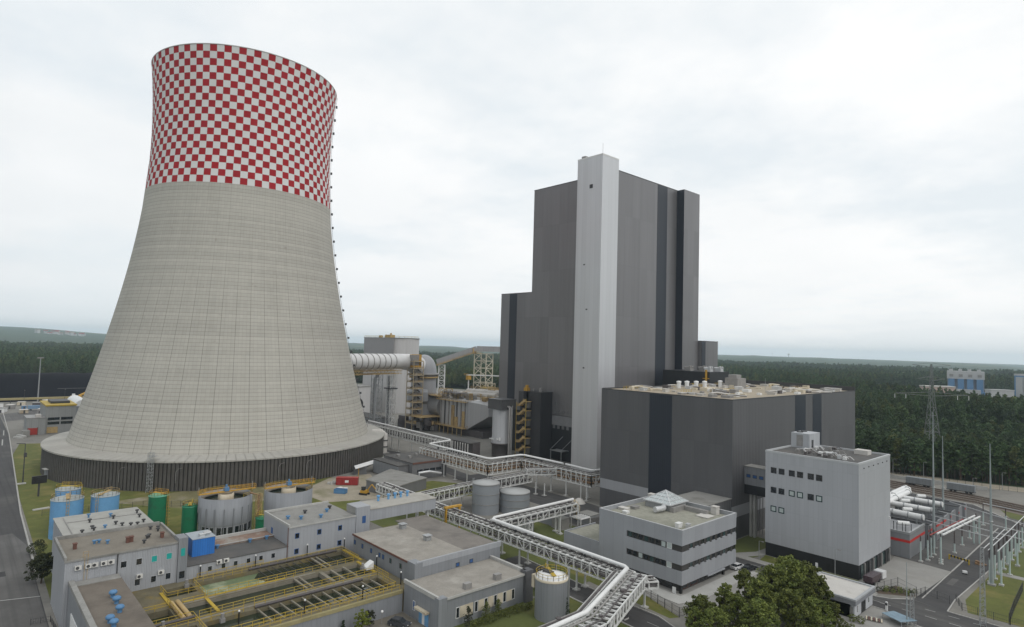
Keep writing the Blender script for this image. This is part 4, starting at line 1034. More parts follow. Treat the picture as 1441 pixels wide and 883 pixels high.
# ---------------------------------------------------------------- open settling basins
pits = [(-141.2, -133.2, 41.0, 74.2), (-131.2, -124.4, 36.0, 73.0), (-120.9, -113.9, 37.0, 72.4), (-141.2, -136.6, 34.8, 40.2), (-131.0, -125.6, 29.0, 33.6), (-120.9, -114.2, 29.0, 35.6)]
def holed(x0, x1, y0, y1, z0, z1, holes):
    xs = sorted({x0, x1, *[h[0] for h in holes], *[h[1] for h in holes]}); ys = sorted({y0, y1, *[h[2] for h in holes], *[h[3] for h in holes]})
    k = MB()
    for xa, xb in zip(xs, xs[1:]):
        run = None
        for ya, yb in zip(ys, ys[1:]):
            cx_, cy_ = (xa + xb) / 2, (ya + yb) / 2
            inside = any(h[0] < cx_ < h[1] and h[2] < cy_ < h[3] for h in holes)
            if inside:
                if run: k.box(xa, xb, run[0], run[1], z0, z1); run = None
            else:
                run = (run[0], yb) if run else (ya, yb)
        if run: k.box(xa, xb, run[0], run[1], z0, z1)
    return k
bs = thing('settling_basin', 'raised open concrete settling basins with yellow railings and murky water', 'basin', (-128, 50, 0))
DECK = mat('mossy_deck', g(.135, .118, .075), .9, var=.28, scale=.4, stain=g(.20, .145, .04), stain_scale=.25, stain_lo=.52)
part('deck', holed(-144.25, -111.6, 27.5, 76.0, 0, DZ, pits), DECK, bs)
part('front_cladding', MB().box(-111.6, -111.45, 27.5, 73.0, 0, 3.9), WTG, bs)
part('deck_edge', MB().box(-111.9, -111.3, 27.5, 73.0, 3.9, DZ + .06), mat('deck_edge_paint', g(.27, .235, .12), .85, var=.25, scale=.5), bs)
lv = [3.7, 3.7, 3.7, 3.4, 3.3, 3.3]
for i, p in enumerate(pits):
    part('water', MB().box(p[0], p[1], p[2], p[3], .5, lv[i]), WATER, bs)
part('foam', MB().sheet([(-141.1, 41.2), (-136.5, 41.1), (-133.4, 41.2), (-133.4, 50), (-135.5, 53.5), (-138.4, 52.2), (-141.1, 54)], 3.72), FOAM, bs)
part('spillway', MB().box(-132.0, -131.25, 36.0, 63, DZ, DZ + .12), BASW, bs)
for i in range(34): part('weir_notch', MB().box(-131.2, -131.05, 36.3 + i * .8, 36.8 + i * .8, 3.6, 4.3), BASW, bs)
part('basin_wall', MB().box(-131.2, -131.0, 36, 73, 2.2, DZ - .1), BASW, bs)
part('basin_wall', MB().box(-131.2, -124.4, 63.6, 64.4, 1.5, DZ + .12), BASW, bs)
part('basin_wall', MB().box(-123.0, -122.4, 36, 72, DZ, DZ + .12), BASW, bs)
for i in range(12):
    y = 46.5 + i * 2.2
    part('cross_beam', MB().beam((-120.9, y, DZ - .15), (-113.9, y + .25, DZ - .15), .28, .25), BASW, bs)
for y in (66.4, 67.6, 58, 59.2): part('cross_beam', MB().beam((-131.2 if y < 60 else -141.2, y, DZ - .1), (-124.4 if y < 60 else -133.2, y, DZ - .1), .4, .3), BASW, bs)
for y in (66.5, 69.5): part('cross_beam', MB().beam((-131.2, y, DZ - .1), (-124.4, y, DZ - .1), .45, .3), BASW, bs)
for i in range(11):
    y = 54 + i * 1.6
    part('scraper_strut', MB().beam((-141.2, y, DZ - .2), (-133.2, y + .8, DZ - .4), .12), STEELD, bs)
part('drive_shaft', MB().tube([(-121.2, 46, DZ + .3), (-121.2, 69, DZ + .3)], .3, 8), PIPED, bs)
part('drive_shaft', MB().tube([(-141.5, 52, DZ + .4), (-141.5, 73, DZ + .4)], .3, 8), PIPED, bs)
for y in (34.3, 35.4):
    part('inflow_pipe', MB().tube([(-132.4, y, DZ + .5), (-123.6, y, DZ + .5)], .42, 10), RUST, bs)
part('inflow_pipe', MB().tube([(-123.4, 29, DZ + .5), (-123.4, 36.5, DZ + .5)], .26, 10), PIPED, bs)
rl = [[(-141.4, 40.6), (-133, 40.6)], [(-132.9, 41), (-132.9, 73)], [(-141.4, 40.6), (-141.4, 74.4), (-133, 74.4)], [(-143.6, 42), (-143.6, 56)], [(-131.4, 36), (-131.4, 58)], [(-124.0, 37), (-124.0, 73)], [(-121.2, 46), (-121.2, 72.6), (-113.6, 72.6), (-113.6, 37)],
      [(-112.0, 28), (-112.0, 72.6)], [(-141.4, 34.5), (-136.4, 34.5), (-136.4, 40.4)], [(-133.6, 34), (-124, 34)], [(-132.6, 28), (-124.4, 28), (-124.4, 36), (-114, 36)], [(-121.2, 28.6), (-121.2, 44)], [(-131.4, 28.8), (-131.4, 33.8)], [(-126, 74), (-119, 74)], [(-143.6, 28), (-136, 28)]]
for r_ in rl:
    part('railing', MB().rail([(x, y, DZ) for x, y in r_], 1.1, 1.9, .075), YEL, bs)
for (x, y, L, ax) in ((-135.2, 34.2, 9, 'x'), (-132.3, 36.5, 20, 'y'), (-128, 40.4, 8, 'x'), (-137, 74.9, 9, 'x'), (-128, 73.6, 8, 'x')):
    q = MB()
    if ax == 'x': q.box(x - L / 2, x + L / 2, y - .3, y + .3, DZ + .05, DZ + .2)
    else: q.box(x - .3, x + .3, y, y + L, DZ + .05, DZ + .2)
    part('gangway', q, YEL, bs)
for x, y in ((-140, 39), (-119, 39.5), (-122, 30.5), (-126.6, 72)):
    part('pump_motor', MB().cbox(x, y, DZ + .05, .9, .8, .7).cyl(x, y, .32, DZ + .7, DZ + 1.6, 10), PIPEG, bs)
part('control_cabinet', MB().add([(-127, 72.2, DZ + .9), (-125.2, 72.2, DZ + .9), (-125.2, 74, DZ + 1.9), (-127, 74, DZ + 1.9), (-127, 72.2, DZ + .3), (-125.2, 72.2, DZ + .3), (-125.2, 74, DZ + .3), (-127, 74, DZ + .3)], [(0, 1, 2, 3), (4, 5, 1, 0), (5, 6, 2, 1), (6, 7, 3, 2), (7, 4, 0, 3)]), WHITEP, bs)
# yard lamps round the basins
LAMPS = [((-143.7, 42.6), 'by the blue plant box'), ((-143.2, 54.1), 'below the middle of the long wing'), ((-143.4, 66.4), 'below the two storey block'), ((-142.3, 75.5), 'in the corner under the stair shaft'), ((-126.2, 75.3), 'beside the white control cabinet'), ((-114.3, 74.3), 'by the corner pier of the low hall'), ((-112.5, 64.2), 'on the front deck edge, nearer the annex'), ((-113.2, 52.4), 'on the front deck edge, middle of the basin'), ((-115.9, 41.3), 'on the front deck edge, by the inflow pipes')]
for i, ((x, y), w_) in enumerate(LAMPS):
    t = thing('yard_lamp', 'short black lamp with white globe ' + w_, 'lamp', (x, y, DZ), 'lamps round the settling basins')
    part('pole', MB().cyl(x, y, .13, DZ, DZ + 2.4, 8), BLACK, t)
    part('globe', MB().lathe(x, y, [(.0, DZ + 2.35), (.16, DZ + 2.42), (.2, DZ + 2.56), (.15, DZ + 2.72), (0, DZ + 2.78)], 10), WHITEP, t)
lp = [((-109.1, 66.8), 'on the ground before the annex entrance'), ((-108.4, 49.5), 'on the ground below the basin front')]
for (x, y), w_ in lp:
    t = thing('yard_lamp', 'grey lamp with white globe ' + w_, 'lamp', (x, y, 0), 'lamps round the settling basins')
    part('pole', MB().cyl(x, y, .07, 0, 2.3, 8), PIPEG, t); part('globe', MB().lathe(x, y, [(0, 2.2), (.22, 2.3), (.28, 2.5), (.2, 2.7), (0, 2.78)], 10), WHITEP, t)
sheet('pavement', rect(-111.4, -101, 60, 73), .014, mat('courtyard', g(.15, .135, .11), .9, var=.2))
# ================================================================ tanks
def rail_ring(k, cx, cy, r, z, h=1.1, n=20, w=.07, a0=0, a1=2 * PI):
    P = [V((cx + r * math.cos(a0 + (a1 - a0) * i / n), cy + r * math.sin(a0 + (a1 - a0) * i / n), z)) for i in range(n + 1)]
    return k.rail(P, h, 9, w)
def tank(name, label, cx, cy, r, h, m, roofm, railm, group, cage=True, deg=-20):
    t = thing(name, label, 'tank', (cx, cy, 0), group)
    part('shell', MB().lathe(cx, cy, [(r, 0), (r, h)], 48), m, t)
    part('roof', MB().lathe(cx, cy, [(r + .1, h - .15), (r + .1, h + .05), (r * .5, h + .5), (0, h + .7)], 48), roofm, t)
    k = rail_ring(MB(), cx, cy, r - .1, h + .05, 1.1, 18)
    part('railing', k, railm, t)
    a = math.radians(deg)
    q = MB(); c_, s_ = math.cos(a), math.sin(a)
    q.beam((cx + (r - .2) * c_, cy + (r - .2) * s_, h + .55), (cx - r * .6 * c_, cy - r * .6 * s_, h + .75), .9, .12)
    q.rail([(cx + (r - .2) * c_ - s_ * .5, cy + (r - .2) * s_ + c_ * .5, h + .5), (cx - r * .6 * c_ - s_ * .5, cy - r * .6 * s_ + c_ * .5, h + .7)], 1.1, 1.5, .07)
    part('gangway', q, railm, t)
    if cage:
        q = MB()
        for o_ in (-.3, .3):
            q.beam((cx + (r + .3) * c_ - s_ * o_, cy + (r + .3) * s_ + c_ * o_, .2), (cx + (r + .3) * c_ - s_ * o_, cy + (r + .3) * s_ + c_ * o_, h + 1.1), .09)
        for i in range(int(h / .9)):
            q.beam((cx + (r + .3) * c_ - s_ * .3, cy + (r + .3) * s_ + c_ * .3, .6 + i * .9), (cx + (r + .3) * c_ + s_ * .3, cy + (r + .3) * s_ - c_ * .3, .6 + i * .9), .06)
            q.beam((cx + (r + 1) * c_ - s_ * .3, cy + (r + 1) * s_ + c_ * .3, .6 + i * .9), (cx + (r + 1) * c_ + s_ * .3, cy + (r + 1) * s_ - c_ * .3, .6 + i * .9), .06)
        part('caged_ladder', q, railm, t)
    return t
BROOF = mat('blue_tank_roof', g(.33, .37, .38), .6, var=.15, stain=g(.22, .24, .23))
tank('storage_tank', 'light blue tank with yellow top railing, closest to the road', -210.9, 26.8, 3.8, 10.4, BLUE, BROOF, RUST, 'light blue tanks by the road', deg=-5)
tank('storage_tank', 'light blue tank with a pale roof standing closest to the green tank', -210.0, 35.6, 3.45, 10.4, BLUE, BROOF, RUST, 'light blue tanks by the road', deg=-40)
tank('storage_tank', 'light blue tank mostly hidden, only its railed roof showing behind another', -224.2, 28.6, 3.2, 10.4, BLUE, BROOF, YEL, 'light blue tanks by the road', deg=60)
tank('storage_tank', 'tall dark green tank with yellow top railing before the tower skirt', -202.5, 47.6, 2.6, 10.0, GREEN, mat('green_tank_roof', g(.10, .33, .22), .5, var=.15, stain=g(.3, .25, .06), stain_lo=.52), YELO, 'dark green tanks', deg=40)
tank('storage_tank', 'dark green tank half hidden behind the big round clarifier', -189.5, 52.6, 2.0, 8.8, GREEN, mat('plain_green', g(.02, .18, .09), .5), YEL, 'dark green tanks', cage=False)
tank('storage_tank', 'short dark green tank between the two round clarifiers', -172.8, 66.8, 1.95, 7.0, GREEN, bpy.data.materials['plain_green'], YEL, 'dark green tanks', cage=False, deg=60)
def clarifier(label, cx, cy, r, h, low):
    t = thing('clarifier', label, 'clarifier', (cx, cy, 0), 'round open clarifiers')
    if low:
        part('shell', MB().lathe(cx, cy, [(r, 4.3), (r, h), (r - .3, h), (r - .3, h - 3)], 56), WTG, t)
        part('base_wall', MB().lathe(cx, cy, [(r - .15, 0), (r - .15, 4.3)], 56), WTW, t)
        for i in range(14):
            a = math.radians(-75 + i * 13 + (0 if i % 3 else 2)); a2 = a + math.radians(9)
            q = MB().lathe(cx, cy, [(r - .08, 1.0 + 3.9 - 3), (r - .08, 3.9)], 3, a, a2, False)
            part('window', q, GLASS, t)
        for i in range(10):
            a = math.radians(-80 + i * 20); q = MB().cbox(cx + (r + .1) * math.cos(a), cy + (r + .1) * math.sin(a), 0, .22, .25, h - 2.5, a)
            part('buttress', q, WTG, t)
    else:
        part('shell', MB().lathe(cx, cy, [(r, 0), (r, h), (r - .3, h), (r - .3, h - 3)], 56), WTG, t)
    part('water', MB().disc(cx, cy, h - 1.5, r - .31, 48), WATER, t)
    part('launder', MB().lathe(cx, cy, [(r - .35, h - .5), (r - 1.3, h - .5), (r - 1.3, h - 1.0)], 48), ROOFT, t)
    part('feed_well', MB().lathe(cx, cy, [(2.1, h - 1.3), (2.1, h + .3), (1.8, h + .3), (1.8, h - 1.3)], 24), CREAM, t)
    q = MB().box(cx - .5, cx + .5, cy - r - .4, cy + r + 1.2, h + .7, h + .95)
    q.rail([(cx + .5, cy - r - .4, h + .95), (cx + .5, cy + r + 1.2, h + .95)], 1.1, 1.6, .08); q.rail([(cx - .5, cy - r - .4, h + .95), (cx - .5, cy + r + 1.2, h + .95)], 1.1, 1.6, .08)
    part('bridge', q, YELO, t)
    part('railing', rail_ring(MB(), cx, cy, r - .1, h, 1.0, 30, .07, .4, 4.4), YEL, t)
    part('drive_unit', MB().cbox(cx, cy, h + .95, 1.4, 1.2, 1.1).cyl(cx, cy, .3, h + 2, h + 2.7, 10), BLUEV, t)
    for s_ in (-1, 1): part('post', MB().cyl(cx, cy + s_ * (r + .3), .1, h - 4, h + 2.8, 6), GALV, t)
    return t
clarifier('big grey round clarifier with a band of dark windows round its foot', -186.2, 61.0, 7.0, 11.5, True)
clarifier('low grey round clarifier with yellow bridge, farther from the blue tanks', -184.0, 78.4, 6.9, 11.3, False)
st_ = thing('pipe_tower', 'narrow rusty orange pipe tower between the two clarifiers', 'pipe tower', (-178.5, 67.4, 0))
part('lattice_frame', lattice(MB(), -178.8, 67.6, 0, 12.2, 1.3, 1.6, .14), RUST, st_); part('riser', MB().tube([(-178.8, 67.6, 0), (-178.8, 67.6, 11.8), (-181, 66, 12.2)], .3, 10), PIPEO, st_)
# front tank with white lid
ft = tank('round_tank', 'grey ribbed tank with white roof and yellow railing beside the pipe rack', -90.4, 95.9, 3.4, 8.3, clad('tank_ribbed', g(.21, .22, .235), 3, .6, var=.03), WHITEP, YEL, None, cage=False, deg=150)
part('rim', MB().lathe(-90.4, 95.9, [(3.5, 7.9), (3.55, 8.35), (3.0, 8.45)], 48), CREAM, ft)
part('hatch', MB().box(-92.4, -90.2, 95.2, 96.4, 8.7, 9.2), STEELD, ft); part('level_pipe', MB().tube([(-88.6, 99.2, .2), (-88.6, 99.2, 9.8)], .3, 10), GALV, ft); part('inlet_box', MB().box(-94.4, -93.6, 94, 95.2, 5.4, 8), CREAM, ft)
# twin silos behind main rack
for (x, y, r, h, lb) in ((-160.6, 137.0, 4.55, 9.9, 'taller of the two plain grey steel tanks between the pipe racks'), (-155.6, 145.8, 5.1, 6.8, 'shorter and wider of the two plain grey steel tanks between the pipe racks')):
    t = thing('steel_tank', lb, 'tank', (x, y, 0), 'plain grey steel tanks')
    SM = mat('grey_tank_plate', g(.24, .255, .275), .5, var=.06, scale=.3, stain=g(.30, .31, .32), stain_lo=.6) if 'grey_tank_plate' not in bpy.data.materials else bpy.data.materials['grey_tank_plate']
    part('shell', MB().lathe(x, y, [(r, 0), (r, h)], 48), SM, t)
    part('roof', MB().lathe(x, y, [(r + .08, h - .1), (r + .08, h + .05), (0, h + .45)], 48), ROOFW if False else mat('tank_roof', g(.37, .375, .37), .6, var=.08), t)
    for z_ in (h * .33, h * .66, h - .3): part('hoop', MB().lathe(x, y, [(r, z_ - .08), (r + .1, z_ - .08), (r + .1, z_ + .08), (r, z_ + .08)], 48), PIPEG, t)
    part('ladder', MB().beam((x - r * .9, y - r * .55, 0), (x - r * .9, y - r * .55, h + 1), .25, .1).beam((x - r * .95, y - r * .4, 0), (x - r * .95, y - r * .4, h + 1), .12), GALV, t)
t = thing('steel_tank', 'small grey cylindrical tank under the short pipe rack', 'tank', (-137.5, 133, 0)); part('shell', MB().cyl(-137.5, 133, 3.1, 0, 3.2, 36), bpy.data.materials['grey_tank_plate'], t); part('manhole', MB().cyl(-137.5, 133, .6, 3.2, 3.6, 12), GALV, t)

# ================================================================ pipe racks
def rack(label, path, w, z0, z1, side=0.0, legs=(), big=None, bigr=.5, group='white steel pipe racks', bay=2.6, fill='mixed', root=None, seed=1, diag=True, cat='pipe rack', inner=None, legt=.34):
    """a boxed lattice girder along a polyline, pipes inside, legs below, a large white pipe along one top edge"""
    rs = random.Random(seed)
    p0 = path[0]
    t = root or thing('pipe_rack', label, cat, (p0[0], p0[1], 0), group)
    tr = MB(); dk = MB()
    L, Rr = [], []
    for i, p in enumerate(path):
        a = V((*path[max(i - 1, 0)][:2], 0)); b2 = V((*path[min(i + 1, len(path) - 1)][:2], 0)); c = V((p[0], p[1], 0))
        d1 = (c - a).normalized() if i > 0 else (b2 - c).normalized(); d2 = (b2 - c).normalized() if i < len(path) - 1 else d1
        n1 = V((-d1.y, d1.x, 0)); n2 = V((-d2.y, d2.x, 0)); n_ = (n1 + n2); n_ = n_ / max(.3, n_.dot(n1))
        L.append(c + n_ * (w / 2)); Rr.append(c - n_ * (w / 2))
    for i in range(len(path) - 1):
        for S in (L, Rr):
            a, b2 = S[i], S[i + 1]
            for zz, th_ in ((z0, .32), (z1, .26)): tr.beam(a + V((0, 0, zz)), b2 + V((0, 0, zz)), th_)
            n = max(1, round((b2 - a).length / bay))
            for j in range(n + 1):
                c = a.lerp(b2, j / n); tr.beam(c + V((0, 0, z0)), c + V((0, 0, z1)), .27)
                if diag and j < n and j % 3 != 2:
                    e = a.lerp(b2, (j + 1) / n)
                    if j % 2: tr.beam(c + V((0, 0, z0)), e + V((0, 0, z1)), .12)
                    else: tr.beam(c + V((0, 0, z1)), e + V((0, 0, z0)), .12)
        n = max(1, round((L[i + 1] - L[i]).length / bay))
        for j in range(n + 1):
            a, b2 = L[i].lerp(L[i + 1], j / n), Rr[i].lerp(Rr[i + 1], j / n)
            for zz in (z0, z1): tr.beam(a + V((0, 0, zz)), b2 + V((0, 0, zz)), .28)
            if j < n:
                e = Rr[i].lerp(Rr[i + 1], (j + 1) / n); tr.beam(a + V((0, 0, z1)), e + V((0, 0, z1)), .12)
    part('lattice_girder', tr, STEEL, t)
    hh = z1 - z0
    def off(f):   # polyline at fraction f across the width
        return [Rr[i].lerp(L[i], f) for i in range(len(path))]
    mats_ = {'mixed': (PIPED, PIPEG, PIPEO, ALU, PIPED, PIPEO), 'grey': (PIPEG, ALU, PIPED, PIPEG), 'dark': (PIPED, PIPED, PIPEG, PIPED), 'orange': (PIPEO, PIPEO, PIPED, PIPEG)}[fill]
    np_ = inner or max(3, int(w * 1.3))
    for k_ in range(np_):
        f = (k_ + .7) / (np_ + .4); zz = z0 + hh * (.2 if k_ % 2 else .34); r_ = rs.uniform(.16, .34)
        part('pipe', MB().tube([q + V((0, 0, zz)) for q in off(f)], r_, 8), mats_[k_ % len(mats_)], t)
    for k_ in range(2):
        part('pipe', MB().tube([q + V((0, 0, z0 + hh * .72)) for q in off(.3 + .4 * k_)], rs.uniform(.14, .24), 8), mats_[(k_ + 1) % len(mats_)], t)
    for k_ in range(max(2, int(w / 1.5))):
        part('pipe', MB().tube([q + V((0, 0, z1 + .25)) for q in off((k_ + .6) / (max(2, int(w / 1.5)) + .3))], rs.uniform(.12, .22), 7), (PIPEG, PIPED, STEEL)[k_ % 3], t)
    # loose grating, valves and expansion loops on top that break the line up
    q2 = MB()
    for i in range(len(path) - 1):
        n = int((L[i + 1] - L[i]).length / 3.2)
        for j in range(n):
            if rs.random() < .55:
                a = Rr[i].lerp(Rr[i + 1], (j + .5) / n).lerp(L[i].lerp(L[i + 1], (j + .5) / n), rs.uniform(.25, .75))
                q2.cbox(a.x, a.y, z1 + .1, rs.uniform(.4, 1.3), rs.uniform(.4, 1.0), rs.uniform(.15, .5), rs.uniform(0, 3))
    if q2.v: part('valve_gear', q2, PIPED, t)
    if big is not None:
        part('main_pipe', MB().tube([q + V((0, 0, z1 + bigr + .35)) for q in off(big)], bigr, 14), WHITEP, t)
        sp = MB()
        for i in range(len(path) - 1):
            pts = off(big); n = max(1, int((pts[i + 1] - pts[i]).length / (bay * 2)))
            for j in range(n + 1):
                c = pts[i].lerp(pts[i + 1], j / n); sp.cbox(c.x, c.y, z1, .5, .5, .4)
        part('pipe_saddle', sp, STEELD, t)
    for lg in legs:
        x, y = lg[0], lg[1]; kind = lg[2] if len(lg) > 2 else 'post'
        if kind == 'post':
            lo = part('leg', MB().box(x - legt / 2, x + legt / 2, y - legt / 2, y + legt / 2, .25, z0), STEEL, t)
        elif kind == 'dark':
            lo = part('leg', MB().box(x - .6, x + .6, y - .6, y + .6, .1, z0), STEELD, t)
        else:
            lo = part('leg', lattice(MB(), x, y, .25, z0, 1.5, 1.6, .22), STEEL, t)
        sub('footing', MB().box(x - .7, x + .7, y - .7, y + .7, 0, .3), CONCL, lo)
    return t

R1Z = (4.7, 7.2)
rack('long white pipe rack in front with big white pipe, ending at a bend', [(-160, 112.4), (-82.6, 112.4)], 4.0, *R1Z, legs=[(x, y) for x in (-153.5, -146, -136, -126, -116, -106, -96.5, -88) for y in (110.9, 113.9)], big=None, fill='dark', seed=2, bay=2.4)
t = thing('steam_pipe', 'big white insulated pipe on top of the front rack, bending down towards the viewer', 'pipe', (-84, 113, 7.2), 'large white pipes on racks')
part('pipe', MB().tube([(-130.6, 147.5, 8.7), (-130.2, 114.4, 8.5), (-129.2, 113.1, 8.4), (-84.3, 112.9, 8.3), (-83.2, 112.2, 8.3), (-75, 90.2, 8.3), (-74.2, 88, 8.3), (-73.8, 77, 8.3), (-73.6, 62, 8.3)], .42, 16), WHITEP, t)
part('pipe_saddle', MB().cbox(-120, 113, 7.2, .5, .5, .6).cbox(-108, 113, 7.2, .5, .5, .6).cbox(-96, 113, 7.2, .5, .5, .6).cbox(-79, 101, 7.2, .5, .5, .6).cbox(-75.6, 92, 7.2, .5, .5, .6), STEELD, t)
rack('slanting pipe rack with open top running down to the bottom edge from the bend', [(-81.4, 113.4), (-72.2, 88.6), (-71.4, 60)], 4.2, 5.0, 7.4, legs=[(-80.0, 107.2, 'dark'), (-72.4, 92, 'dark')], fill='grey', seed=3, bay=1.9)
rack('narrow cable tray rack alongside the slanting pipe rack', [(-85.2, 110.6), (-76.4, 88.6), (-76.2, 60)], .9, 6.3, 7.3, fill='grey', seed=4, bay=1.9, inner=2, group=None)
rack('short stub of pipe rack reaching from the bend towards the fence', [(-81.2, 112.9), (-79.0, 116.6)], 3.4, 4.9, 6.3, legs=[(-80.6, 115.2)], fill='dark', seed=5, diag=False, group=None)
yg = thing('yellow_portal', 'bright yellow portal frame straddling the front pipe rack', 'portal frame', (-146.5, 112, 0))
part('column', MB().box(-146.9, -146.3, 109.7, 110.2, 0, 8.2), YELO, yg); part('column', MB().box(-146.9, -146.3, 114.6, 115.1, 0, 8.2), YELO, yg); part('lintel', MB().box(-147.1, -146.1, 109.4, 115.4, 8.2, 8.7), YELO, yg)
# back rack along the boiler house
R2 = [(-232.5, 160.6), (-187.4, 160.6), (-187.2, 178.6), (-149.6, 178.6), (-149.4, 184)]
rack('long white pipe rack zigzagging past the boiler house foot', R2, 4.4, 5.5, 9.6, legs=[(-229, 158.6), (-222, 158.6), (-214, 158.6), (-206, 158.6), (-198, 158.6), (-189.6, 162.6), (-185.4, 168), (-185.2, 176.6), (-176, 176.6), (-168, 176.6), (-160, 176.6), (-152.6, 176.6), (-149.8, 176.6), (-152.6, 180.6)], fill='orange', seed=6, bay=2.5)
t = thing('steam_pipe', 'big white pipe zigzagging on top of the rack by the boiler house', 'pipe', (-189, 170, 9.6), 'large white pipes on racks')
part('pipe', MB().tube([(-316, 179, 11.6), (-235.5, 177, 11.4), (-233.2, 176, 11.4), (-232.6, 164.6, 11), (-231.4, 163.2, 11), (-191, 163.2, 10.7), (-189.6, 164.2, 10.7), (-189.4, 180, 10.7), (-188, 181.2, 10.7), (-165.8, 181, 10.7)], .40, 14), WHITEP, t)
part('pipe_saddle', MB().cbox(-225, 163.2, 9.6, .5, .5, .9).cbox(-210, 163.2, 9.6, .5, .5, .7).cbox(-198, 163.2, 9.6, .5, .5, .7).cbox(-189.4, 172, 9.6, .5, .5, .7).cbox(-178, 181, 9.6, .5, .5, .7), STEELD, t)
t = thing('steam_pipe', 'white pipe on the rack end, between the slanting link and the turbine hall', 'pipe', (-155, 181, 9.6), 'large white pipes on racks')
part('pipe', MB().tube([(-164.5, 181, 10.7), (-151.4, 180.8, 10.5), (-150.4, 181.6, 10.5), (-150.0, 188, 10.5)], .38, 14), WHITEP, t)
rack('far pipe rack on tall legs running behind the cooling tower edge', [(-320, 177), (-234, 175)], 4.4, 7.2, 10.8, legs=[(-312, 175), (-300, 175), (-288, 174.6), (-286, 177), (-276, 175), (-264, 175), (-252, 174.6), (-241, 174.6)], fill='dark', seed=7, bay=2.6)
rack('middle white pipe rack passing behind the two plain steel tanks', [(-167.2, 112.5), (-170.6, 140), (-171.8, 168)], 3.6, 4.5, 7.7, legs=[(-172, 131), (-169.3, 133.5), (-171, 146), (-171.6, 158), (-168.4, 168.6), (-164.7, 169.6)], fill='dark', seed=8, bay=2.4)
rack('inclined link between the middle rack and the boiler house rack', [(-171.6, 166.4), (-166, 176.4)], 2.4, 7.2, 9.4, fill='grey', seed=9, inner=2, group=None)
rack('crossed pipe racks where the gallery meets the middle rack', [(-188, 113.0), (-160.5, 112.3)], 4.2, 5.2, 7.6, fill='grey', seed=10, bay=2.2, legs=[(-184, 111.2), (-176, 110.6), (-168, 110.6)], group=None)
rack('short white pipe rack between the front rack and a transformer yard', [(-129.2, 113.6), (-129.6, 146.5)], 3.2, 5.7, 8.0, legs=[(-129.0, 139.6), (-131.0, 140.2), (-128.2, 139.2), (-130.6, 125.5, 'lattice'), (-128.2, 126, 'lattice')], fill='grey', seed=11, bay=2.6)
jt = thing('pipe_bundle', 'tangled dusty pipe bundle at the end of the short rack', 'pipe bundle', (-134, 150, 0))
for i in range(5):
    part('pipe', MB().tube([(-130.6 + i * .5, 145.5, 7.2 + (i % 2) * .6), (-132 + i * .4, 149, 7.6), (-135.5 + i * .4, 152.4, 7.0), (-136.5 + i * .6, 154.5, 4.6), (-136.5 + i * .6, 155, .2)], .3, 8), (CREAM, PIPEG, RUST, PIPEG, CREAM)[i], jt)
part('leg', MB().box(-139.6, -139.2, 156, 156.4, 0, 5.5), STEEL, jt); part('leg', MB().box(-131.2, -130.9, 150.4, 150.7, 0, 6.4), STEEL, jt)
# ================================================================ flue gas cleaning plant between tower and boiler house
fg = thing('desulphurisation_tower', 'tall pale box shaped silo tower with rounded side and yellow roof railing', 'silo tower', (-452, 275, 0))
fm = MB()
poly = [(-478, 264.5), (-430, 264.5)] + [(-430 + 9 * math.sin(a) - 4.5, 264.5 + 13 - 13 * math.cos(a)) for a in [PI * i / 14 for i in range(1, 15)]] + [(-478, 290.5)]
fm.prism(poly, 0, 60.2)
part('wall', fm, FGDC, fg)
part('top_band', MB().box(-478.1, -430, 264.3, 264.5, 47.5, 60.2), mat('top_band_sheet', g(.275, .268, .27), .55, var=.06), fg)
part('roof_edge', MB().prism([(x * 1.0 - (0.4 if x < -470 else -.4), y + (-.4 if y < 270 else .4)) for x, y in poly], 60.2, 60.8), PIPEG, fg)
k = MB(); k.rail([(-478, 264.6, 60.8), (-430, 264.6, 60.8), (-424.6, 271, 60.8), (-424.6, 284, 60.8)], 1.3, 3, .16)
part('railing', k, YEL, fg)
part('roof_unit', MB().box(-450, -441, 268, 272, 60.8, 63.2).box(-458, -455, 267, 269, 60.8, 62.6).cyl(-444, 270, .8, 63, 64.6, 10), RUST, fg)
for x in (-468, -443): part('louvre', MB().box(x - .9, x + .9, 264.3, 264.5, 43, 44.4), STEELD, fg)
# absorber vessel with domed head
ab = thing('absorber', 'grey domed absorber vessel joined to the big white duct', 'absorber', (-352, 243, 0))
AX, AY, AR = -352.5, 241.5, 8.6
part('shell', MB().lathe(AX, AY, [(AR, 0), (AR, 36)], 48), ABSC, ab)
part('head', MB().lathe(AX, AY, [(AR + .2, 36)] + [(AR * math.cos(a) + .1, 36.6 + 12.4 * math.sin(a)) for a in [PI / 2 * i / 10 for i in range(11)]], 48), ABSC, ab)
part('flange', MB().lathe(AX, AY, [(AR + .3, 33.2), (AR + 1.4, 33.2), (AR + 1.4, 34.2), (AR + .3, 34.2)], 48), RUST, ab)
part('flange', MB().lathe(AX, AY, [(AR + .3, 35.2), (AR + 1.9, 35.2), (AR + 1.9, 36.4), (AR + .3, 36.4)], 48), PIPEG, ab)
k = rail_ring(MB(), AX, AY, AR + 1.3, 34.2, 1.2, 24, .12); part('railing', k, RUST, ab)
part('inlet_hood', MB().lathe(AX, AY, [(AR + .1, 16), (AR + 2.6, 18), (AR + 2.6, 24), (AR + .1, 26)], 30, -1.9, -.3, False), ABSC, ab)
part('elbow', MB().tube([(-346.5, 212, 44.4), (-348.2, 219, 44.4), (-350, 228, 43.8), (-351.6, 236, 41)], [4.95, 5.0, 5.6, 6.6], 28), bpy.data.materials['white_duct_jacket'], ab)
part('base_skid', MB().box(-362, -341, 228, 238, 0, 5).box(-358, -350, 226, 229, 5, 8), PIPED, ab)
